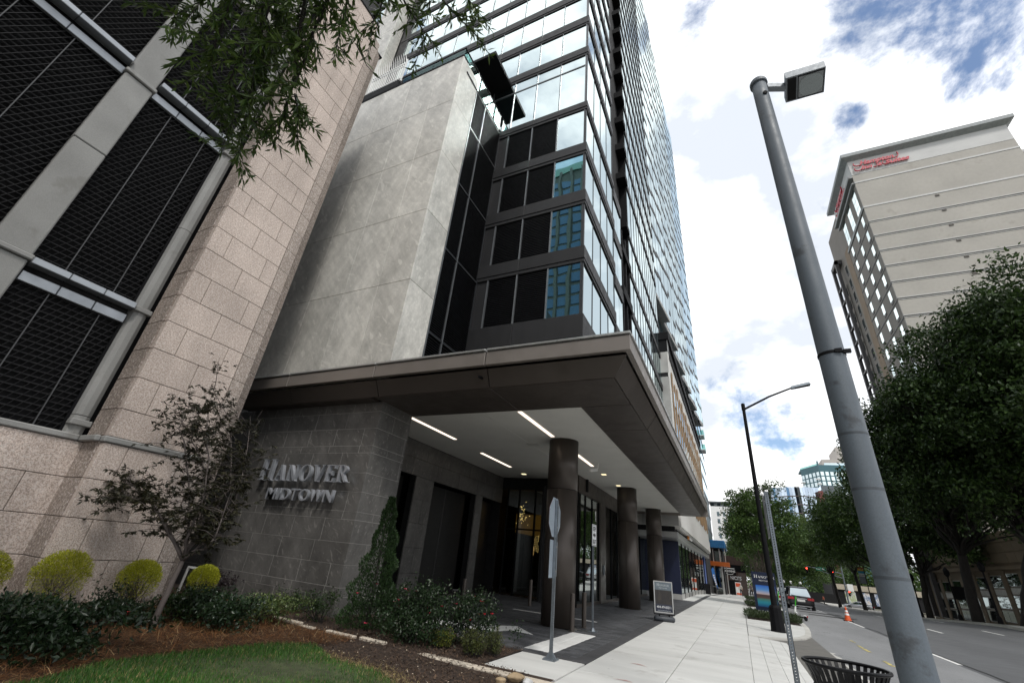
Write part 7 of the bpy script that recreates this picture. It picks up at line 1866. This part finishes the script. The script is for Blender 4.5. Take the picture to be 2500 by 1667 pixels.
# ---------------------------------------------------------------- vehicles
CARGLASS = mirror_glass('car glass', (0.75, 0.85, 0.9), refl=0.45); TYRE = surf('tyre rubber', (0.012, 0.012, 0.012), 0.8); RIM = surf('alloy rim', (0.35, 0.36, 0.37), 0.3, 0.8); TAIL = surf('red tail lamp', (0.30, 0.008, 0.010), 0.25); CHROME = surf('chrome strip', (0.5, 0.5, 0.5), 0.2, 0.9); PLATE = surf('number plate', (0.6, 0.6, 0.58), 0.5)
def paint(name, c): 
    s = NT(name); s.set(0.28, 0.25, 0.6); s.col(c); s.b.inputs['Coat Weight'].default_value = 0.7; s.b.inputs['Coat Roughness'].default_value = 0.05; return s.m
def car(name, label, loc, rz, mat, L, W, H, sedan, cat='car'):
    """body lofted through cross-sections along its length; x forward, y left, built at the origin"""
    g = thing(name, label, cat, loc)
    def P(o): o.parent = g; o.location = (0, 0, 0); return o
    hw = W / 2; gc = 0.20
    belt = 0.60 * H if sedan else 0.58 * H
    # stations: x, half width at sill, half width at belt, z of deck (bonnet / belt / boot)
    if sedan: stn = [(-L / 2, .80, .84, belt * .80), (-L / 2 + .12, .93, .95, belt * .95), (-L * .36, .98, .97, belt * 1.0), (-L * .18, 1, 1, belt * 1.02), (L * .05, 1, 1, belt), (L * .22, 1, .98, belt * .97), (L * .40, .96, .92, belt * .86), (L / 2 - .08, .85, .80, belt * .74), (L / 2, .72, .70, belt * .6)]
    else: stn = [(-L / 2, .86, .86, belt * .94), (-L / 2 + .10, .96, .96, belt * 1.02), (-L * .36, 1, .99, belt * 1.05), (-L * .15, 1, 1, belt * 1.03), (L * .05, 1, 1, belt), (L * .22, 1, .98, belt * .97), (L * .40, .97, .93, belt * .90), (L / 2 - .08, .88, .84, belt * .80), (L / 2, .76, .74, belt * .62)]
    sec = []
    for x, a, b, zd in stn: sec.append([(x, -hw * a * .93, gc), (x, -hw * a, gc + .16), (x, -hw * max(a, b), zd * .72), (x, -hw * b * .95, zd * .97), (x, -hw * b * .80, zd + .02), (x, 0, zd + .045), (x, hw * b * .80, zd + .02), (x, hw * b * .95, zd * .97), (x, hw * max(a, b), zd * .72), (x, hw * a, gc + .16), (x, hw * a * .93, gc)])
    n = len(sec[0]); vs = [v for s in sec for v in s]; fs = [(i * n + k, i * n + k + 1, (i + 1) * n + k + 1, (i + 1) * n + k) for i in range(len(sec) - 1) for k in range(n - 1)]
    fs += [tuple(range(n)), tuple(range((len(sec) - 1) * n + n - 1, (len(sec) - 1) * n - 1, -1))] + [(i * n, (i + 1) * n, (i + 1) * n + n - 1, i * n + n - 1) for i in range(len(sec) - 1)]
    b_ = P(MB().add(vs, fs).build('body', mat, None, smooth=True))
    bev = b_.modifiers.new('round', 'SUBSURF'); bev.levels = 1; bev.render_levels = 2
    # cabin: roof skin over a glass band
    if sedan: x0, x1, x2, x3 = -L * .37, -L * .20, L * .06, L * .25
    else: x0, x1, x2, x3 = -L * .475, -L * .40, L * .06, L * .24
    zb = belt * 1.0; zr = H
    lo = [(x0, -hw * .80, zb), (x3, -hw * .80, zb), (x3, hw * .80, zb), (x0, hw * .80, zb)]; hi = [(x1, -hw * .62, zr - .07), (x2, -hw * .62, zr - .06), (x2, hw * .62, zr - .06), (x1, hw * .62, zr - .07)]
    P(MB().hexa(lo, hi).build('glass_cabin', CARGLASS, None))
    rf = [(x1 - .06, -hw * .64, zr - .075), (x2 + .05, -hw * .64, zr - .065), (x2 + .05, hw * .64, zr - .065), (x1 - .06, hw * .64, zr - .075)]; rt = [(x1 + .1, -hw * .50, zr), (x2 - .15, -hw * .50, zr), (x2 - .15, hw * .50, zr), (x1 + .1, hw * .50, zr)]
    P(MB().hexa(rf, rt).build('roof', mat, None))
    for sy in (-1, 1):
        for (xa, xb) in ((x0, x1), (x3, x2)): P(MB().bar((xa, sy * hw * .80, zb - .02), (xb, sy * hw * .625, zr - .07), .09, .05).build('pillar', mat, None))
        xm_ = (x1 + x2) / 2; P(MB().bar((xm_, sy * hw * .805, zb), (xm_, sy * hw * .63, zr - .07), .08, .03).build('pillar', BLACKMETAL, None))
        P(MB().bar((x3 - .1, sy * hw * .9, zb + .03), (x3 - .1, sy * (hw + .12), zb + .08), .10, .12).build('mirror', mat, None))
    # wheels
    R_ = 0.34 if not sedan else 0.31
    for x in (-L * .30, L * .31):
        for sy in (-1, 1):
            w = MB(); vs = []; k = 22
            for yy in (sy * (hw - .20), sy * (hw + .005)):
                for i in range(k): t = 2 * math.pi * i / k; vs.append((x + R_ * math.cos(t), yy, R_ + R_ * math.sin(t)))
            w.add(vs, [(i, (i + 1) % k, k + (i + 1) % k, k + i) for i in range(k)] + [tuple(range(k)), tuple(range(2 * k - 1, k - 1, -1))]); wo = P(w.build('wheel', TYRE, None))
            r = MB(); vs = []
            for i in range(k): t = 2 * math.pi * i / k; vs.append((x + R_ * .66 * math.cos(t), sy * (hw + .012), R_ + R_ * .66 * math.sin(t)))
            r.add(vs + [(x, sy * (hw - .02), R_)], [(i, (i + 1) % k, k) for i in range(k)]); ro = r.build('rim', RIM, None); ro.parent = wo
            P(MB().lathe([(R_ + .04, 0), (R_ + .04, .01)], (0, 0, 0), 3).build('wheel_arch', BLACKMETAL, None)).scale = (0.001, 0.001, 0.001) if False else (1, 1, 1)
    for c in [c for c in g.children if c.name.startswith('wheel_arch')]: bpy.data.objects.remove(c)
    zt = belt * .86
    for sy in (-1, 1):
        P(MB().box(-L / 2 - .03, -L / 2 + .16, sy * hw * .48, sy * hw * .93, zt - .10, zt + .06).build('tail_light', TAIL, None))
        P(MB().box(L / 2 - .12, L / 2 + .0, sy * hw * .42, sy * hw * .74, belt * .62, belt * .74).build('headlight', CARGLASS, None))
    P(MB().box(-L / 2 - .035, -L / 2 + .02, -.26, .26, zt - .22, zt - .07).build('number_plate', PLATE, None))
    P(MB().box(-L / 2 - .07, -L / 2 + .2, -hw * .86, hw * .86, gc + .02, gc + .24).build('bumper', BLACKMETAL if not sedan else mat, None))
    P(MB().box(-L / 2 - .08, -L / 2 - .02, -hw * .7, hw * .7, gc + .06, gc + .10).build('bumper_strip', CHROME, None))
    if not sedan:
        P(MB().box(-L / 2 - .04, -L / 2 + .02, -hw * .42, hw * .42, zt - .03, zt + .01).build('chrome_strip', CHROME, None))
        P(MB().bar((x1 + .25, 0, zr - .01), (x1 + .1, 0, zr + .09), .03, .05).build('roof_antenna', BLACKMETAL, None))
    g.rotation_euler = (0, 0, rz)
    return g
car('parked_car', 'black car parked at the kerb with its white sky lit rear window facing us', (4.0, 46.8, terr(4, 46.8) - 0.14), rad(91), paint('black car paint', (0.006, 0.006, 0.008)), 4.5, 1.86, 1.58, False)
car('parked_car', 'white car parked ahead of the black one, mostly hidden behind posts', (3.7, 55.5, terr(4, 55.5) - 0.14), rad(90), paint('white car paint', (0.6, 0.6, 0.6)), 4.5, 1.82, 1.5, False)
car('passing_car', 'silver sedan crossing the junction side on behind the traffic cone', (19.7, 115, terr(19.7, 115) - 0.14), rad(176), paint('silver car paint', (0.34, 0.35, 0.38)), 4.7, 1.8, 1.30, True)
# scooter
def scooter(label, x, y, rz, z):
    g = thing('rental_scooter', label, 'scooter', (x, y, z)); GREEN = surf('lime green tube', (0.05, 0.42, 0.03), 0.4) if 'lime green tube' not in MATS else MATS['lime green tube']
    def P(o): o.parent = g; o.location = (0, 0, 0); return o
    P(MB().hexa([(-.42, -.08, .10), (.30, -.08, .10), (.30, .08, .10), (-.42, .08, .10)], [(-.42, -.07, .17), (.32, -.07, .17), (.32, .07, .17), (-.42, .07, .17)]).build('deck', BLACKMETAL, None))
    P(MB().tube([(.42, 0, .16), (.36, 0, .38), (.30, 0, .62)], [.045, .05, .034], 10).build('stem_cover', WHITE, None))
    P(MB().tube([(.30, 0, .60), (.20, 0, 1.10)], .026, 8).build('stem', GREEN, None)); P(MB().tube([(.20, -.25, 1.12), (.19, 0, 1.12), (.20, .25, 1.12)], .018, 8).build('handlebar', BLACKMETAL, None))
    P(MB().hexa([(.26, -.05, .16), (.36, -.05, .16), (.36, .05, .16), (.26, .05, .16)], [(.20, -.05, .30), (.32, -.05, .34), (.32, .05, .34), (.20, .05, .30)]).build('neck', WHITE, None))
    for xx in (-.48, .45):
        w = MB(); k = 18; vs = [(xx + .11 * math.cos(2 * math.pi * i / k), yy, .11 + .11 * math.sin(2 * math.pi * i / k)) for yy in (-.03, .03) for i in range(k)]
        P(w.add(vs, [(i, (i + 1) % k, k + (i + 1) % k, k + i) for i in range(k)] + [tuple(range(k)), tuple(range(2 * k - 1, k - 1, -1))]).build('wheel', TYRE, None))
    P(MB().hexa([(-.60, -.045, .20), (-.36, -.045, .24), (-.36, .045, .24), (-.60, .045, .20)], [(-.60, -.045, .215), (-.36, -.045, .26), (-.36, .045, .26), (-.60, .045, .215)]).build('mudguard', WHITE, None)); P(MB().box(-.62, -.60, -.03, .03, .17, .24).build('rear_light', TAIL, None))
    g.rotation_euler = (rad(6), 0, rz); return g
scooter('white rental scooter with a lime green stem standing in the gutter', 2.62, 31.2, rad(118), -0.14)
scooter('second rental scooter beyond the banner, nearly hidden by the black lamp', 1.75, 31.4, rad(100), 0.0)
cn = thing('traffic_cone', 'orange traffic cone with two white collars on the lane line', 'traffic cone', (5.55, 36.3, -0.14)); CO = surf('orange cone plastic', (0.62, 0.085, 0.015), 0.5, nz=(4, 0.1)); z0 = -0.14
MB().box(5.33, 5.77, 36.08, 36.52, z0, z0 + 0.035).build('base', BLACKMETAL, cn); MB().lathe([(0.19, 0.036), (0.165, 0.06), (0.113, 0.30)], (5.55, 36.3, z0), 24).build('body', CO, cn); MB().lathe([(0.112, 0.302), (0.094, 0.40)], (5.55, 36.3, z0), 24).build('collar', WHITE, cn); MB().lathe([(0.094, 0.401), (0.082, 0.46)], (5.55, 36.3, z0), 24).build('body', CO, cn); MB().lathe([(0.081, 0.461), (0.064, 0.56)], (5.55, 36.3, z0), 24).build('collar', WHITE, cn); MB().lathe([(0.063, 0.561), (0.035, 0.72), (0.02, 0.74)], (5.55, 36.3, z0), 24).build('tip', CO, cn)

# ---------------------------------------------------------------- junction: signals, lamps, banner
sgp = thing('signal_pole', 'tall galvanised traffic signal pole with a truss arm over the junction', 'signal pole', (18.3, 115, -1.5))
MB().tube([(18.3, 115, -1.6), (18.32, 115, 7.7)], [0.16, 0.10], 12).build('pole', GALV, sgp)
MB().tube([(18.3, 115, 4.35), (15.0, 115, 4.85), (12.2, 115, 5.15)], [0.075, 0.065, 0.05], 8).build('upper_chord', GALV, sgp); MB().tube([(18.3, 115, 3.5), (14.6, 115, 4.55), (13.6, 115, 4.95)], [0.06, 0.055, 0.045], 8).build('lower_chord', GALV, sgp)
for t in (0.25, 0.5): MB().bar((18.3 - 5 * t, 115, 4.35 + .7 * t), (18.3 - 5 * t, 115, 3.5 + 1.4 * t), 0.04).build('truss_web', GALV, sgp)
MB().tube([(18.7, 115, 6.1), (16.4, 115, 6.1)], 0.04, 8).build('cross_arm', GALV, sgp); MB().tube([(18.3, 115, 7.4), (15.4, 115, 8.1), (14.2, 115, 8.25)], 0.04, 8).build('lamp_arm', GALV, sgp); piece('lamp_head', sgp, 13.6, 14.4, 114.9, 115.1, 8.18, 8.34, WHITE, 0.04)
REDLIT = glow('lit red signal', (1.0, 0.05, 0.03), 6.0)
def signal(label, x, y, z, s=1.0):
    g = thing('traffic_light', label, 'traffic light', (x, y, z)); HB_ = MATS.get('signal black') or surf('signal black', (0.015, 0.015, 0.015), 0.5)
    piece('housing', g, x - .19 * s, x + .19 * s, y, y + .25 * s, z - 1.0 * s, z + .12 * s, HB_, 0.03)
    for i in range(3):
        c_ = (x, y - 0.012, z - 0.10 * s - .34 * s * i); m = MB(); k = 18
        vs = [(c_[0] + .15 * s * math.cos(2 * math.pi * j / k), c_[1], c_[2] + .15 * s * math.sin(2 * math.pi * j / k)) for j in range(k)]
        m.prism(vs, (0, 0.01, 0)).build('lens', REDLIT if i == 0 else VOID, g); v = MB(); q = []
        for j in range(10):
            t0, t1 = math.pi * j / 10, math.pi * (j + 1) / 10; a = [(c_[0] + .165 * s * math.cos(t), c_[1] + d, c_[2] + .165 * s * math.sin(t)) for t in (t0, t1) for d in (0, -0.2 * s)]; v.add(a, [(0, 1, 3, 2)])
        v.build('visor', HB_, g)
signal('red traffic light at the tip of the signal arm', 12.4, 114.8, 4.85); signal('red traffic light on the signal arm near the pole', 16.75, 114.8, 4.5); signal('low red pedestrian signal on the signal pole', 18.75, 114.8, 1.35, 0.8)
sn = thing('street_name_sign', 'green street name sign reading 15th St on the signal arm', 'sign', (14.8, 114.8, 5)); SGREEN = surf('sign green', (0.01, 0.16, 0.10), 0.5)
piece('plate', sn, 14.0, 15.6, 114.78, 114.81, 4.55, 5.15, SGREEN, 0.01); text('lettering', '15th St', sn, WHITE, (14.12, 114.77, 4.73), (1, 0, 0), (0, 0, 1), 0.36, 0.003, width=1.3, bold=0.01)
pb = thing('pole_banner', 'rainbow topped white banner hung on a pole across the road', 'banner', (16.2, 84, -0.5))
MB().tube([(16.05, 84, -0.6), (16.05, 84, 5.2)], [0.07, 0.05], 10).build('pole', BLACKMETAL, pb)
for i, (z0, z1, m_) in enumerate(((4.15, 4.42, surf('banner yellow', (0.55, 0.32, 0.02), .6)), (4.43, 4.58, surf('banner red', (0.45, 0.05, 0.02), .6)), (3.83, 4.14, surf('banner teal', (0.02, 0.25, 0.40), .6)), (3.45, 3.82, WHITE), (2.55, 3.44, surf('banner grey', (0.24, 0.26, 0.30), .6)))): plain('cloth_band', pb, 15.3, 16.0, 83.98, 84.0, z0, z1, m_)
for z in (2.52, 4.6): plain('bracket', pb, 15.3, 16.1, 83.97, 84.01, z, z + 0.03, BLACKMETAL)
text('lettering', 'MIDTOWN', pb, INK, (15.35, 83.97, 3.55), (1, 0, 0), (0, 0, 1), 0.2, 0.003, width=0.6)
for i, (x, y, lbl, dk) in enumerate(((16.3, 47.5, 'dark lantern post in front of the tall windows, nearest across the road', 1), (16.3, 54.6, 'dark lantern post with a square banner beside the second tree', 1), (16.3, 64.6, 'dark lantern post by the low crowned tree', 1))):
    z = terr(16.3, y); g = thing('lantern_post', lbl, 'street lamp', (x, y, z), 'lantern posts across the road')
    MB().lathe([(0.16, 0), (0.14, 0.4), (0.07, 0.5), (0.05, 3.2), (0.07, 3.25)], (x, y, z), 12).build('post', BLACKMETAL, g); MB().lathe([(0.08, 3.26), (0.19, 3.4), (0.21, 3.75), (0.12, 3.9), (0.02, 4.0)], (x, y, z), 10).build('lantern', BLACKMETAL, g)
    if i == 1: plain('square_banner', g, x + 0.06, x + 0.95, y - 0.02, y, z + 1.55, z + 2.55, BLACKMETAL)
for i, (x, y) in enumerate(((9.0, 131), (10.6, 133), (12.4, 132))):
    g = thing('globe_lamp', ('leftmost', 'middle', 'rightmost')[i] + ' pale globe lamp among the far corner trees', 'street lamp', (x, y, -1.6), 'globe lamps on the far corner')
    MB().tube([(x, y, -1.6), (x, y, 1.6)], 0.06, 8).build('post', BLACKMETAL, g); MB().lathe([(0.1, 1.6), (0.26, 1.8), (0.28, 2.05), (0.12, 2.3)], (x, y, 0), 12).build('globe', WHITE, g)
for i, (x, y, m_) in enumerate(((8.6, 128, P1), (10.0, 129, poster('pink poster', [(0.6, 0.3, 0.35), (0.7, 0.65, 0.6), (0.2, 0.2, 0.5)])), (12.3, 127, P2))):
    g = thing('hanging_poster', ('small brown', 'pink and purple', 'blue and white')[i] + ' poster standing at the far corner', 'poster', (x, y, -1.6)); plain('sheet', g, x, x + 0.9, y, y + 0.03, -0.9, 0.7, m_); plain('pole', g, x - 0.06, x, y, y + 0.05, -1.6, 0.8, BLACKMETAL)
cw = thing('corner_wall', 'dark low wall and hoarding along the far corner of the junction', 'wall', (10, 134, -1.6)); plain('wall', cw, 3.5, 21, 134, 134.3, -1.8, 0.4, VOID)

# ---------------------------------------------------------------- people far down the pavement
SKINM = surf('skin', (0.30, 0.17, 0.11), 0.6); TAUPE = surf('taupe shirt', (0.20, 0.16, 0.14), 0.8); DKTR = surf('dark trousers', (0.015, 0.015, 0.018), 0.8); CREAM = surf('cream shirt', (0.5, 0.47, 0.42), 0.8); HAIR = surf('dark hair', (0.012, 0.009, 0.007), 0.7); REDSH = surf('coral shirt', (0.45, 0.12, 0.07), 0.8)
def person(label, x, y, z, h, rz, shirt, stride):
    g = thing('person', label, 'person', (x, y, z)); k = h / 1.75
    J = {'pel': (0, 0, .95, .135), 'wst': (0, .01, 1.10, .12), 'chs': (0, .015, 1.32, .15), 'nck': (0, .01, 1.50, .055), 'hed': (0, .03, 1.62, .092), 'top': (0, .02, 1.70, .075),
         'hl': (-.09, 0, .90, .095), 'kl': (-.10, stride * .22, .50, .065), 'al': (-.10, stride * .18 - .06, .09, .045), 'tl': (-.10, stride * .18 + .12, .04, .035),
         'hr': (.09, 0, .90, .095), 'kr': (.10, -stride * .05, .50, .065), 'ar': (.10, -stride * .34, .10, .045), 'tr': (.10, -stride * .34 + .16, .04, .035),
         'sl': (-.19, .01, 1.43, .062), 'el': (-.25, -stride * .10, 1.15, .045), 'wl': (-.25, -stride * .04 + .10, .92, .034), 'fl': (-.25, .12, .84, .03),
         'sr': (.19, .01, 1.43, .062), 'er': (.25, stride * .06, 1.15, .045), 'wr': (.25, stride * .12 + .10, .92, .034), 'fr': (.25, .18, .84, .03)}
    E_ = [('pel', 'wst'), ('wst', 'chs'), ('chs', 'nck'), ('nck', 'hed'), ('hed', 'top'), ('pel', 'hl'), ('hl', 'kl'), ('kl', 'al'), ('al', 'tl'), ('pel', 'hr'), ('hr', 'kr'), ('kr', 'ar'), ('ar', 'tr'), ('chs', 'sl'), ('sl', 'el'), ('el', 'wl'), ('wl', 'fl'), ('chs', 'sr'), ('sr', 'er'), ('er', 'wr'), ('wr', 'fr')]
    names = list(J); me = bpy.data.meshes.new('body'); me.from_pydata([(a * k, b * k, c * k) for a, b, c, _ in J.values()], [(names.index(a), names.index(b)) for a, b in E_], [])
    o = bpy.data.objects.new('body', me); COL.objects.link(o); WPOS[o.name] = Vector((0, 0, 0)); o.parent = g
    sk = o.modifiers.new('skin', 'SKIN'); 
    if not me.skin_vertices: me.attributes.new('skin', 'FLOAT', 'POINT') if False else None
    bpy.context.view_layer.objects.active = o
    if not me.skin_vertices: bpy.ops.mesh.customdata_skin_add()
    for i, nme in enumerate(names): r = J[nme][3] * k; me.skin_vertices[0].data[i].radius = (r, r * (0.8 if nme in ('chs', 'wst', 'pel') else 1))
    me.skin_vertices[0].data[0].use_root = True
    o.modifiers.new('sub', 'SUBSURF').render_levels = 1
    for m_ in (SKINM, shirt, DKTR, HAIR): me.materials.append(m_)
    dg = bpy.context.evaluated_depsgraph_get(); dg.update(); ev = bpy.data.meshes.new_from_object(o.evaluated_get(dg))
    o.modifiers.clear(); o.data = ev
    for p in ev.polygons:
        c_ = p.center / k; p.use_smooth = True
        p.material_index = 3 if c_.z > 1.66 or (c_.z > 1.56 and c_.y < 0.0) else 0 if c_.z > 1.50 or (abs(c_.x) > .2 and c_.z < 1.12) else 1 if c_.z > .97 else 2 if c_.z > 0.07 else 3
    g.rotation_euler = (0, 0, rz); return g
person('person in a taupe top and dark trousers walking on the pavement by the far tree', 1.0, 66, terr(1, 66), 1.62, rad(10), TAUPE, 1.0)
person('person in a cream shirt standing among the boards down the pavement', -0.15, 80, terr(0, 80), 1.6, rad(170), CREAM, 0.2)
person('person in a coral shirt waiting at the far corner by the signal pole', 15.4, 124, -1.6, 1.6, rad(120), REDSH, 0.2)
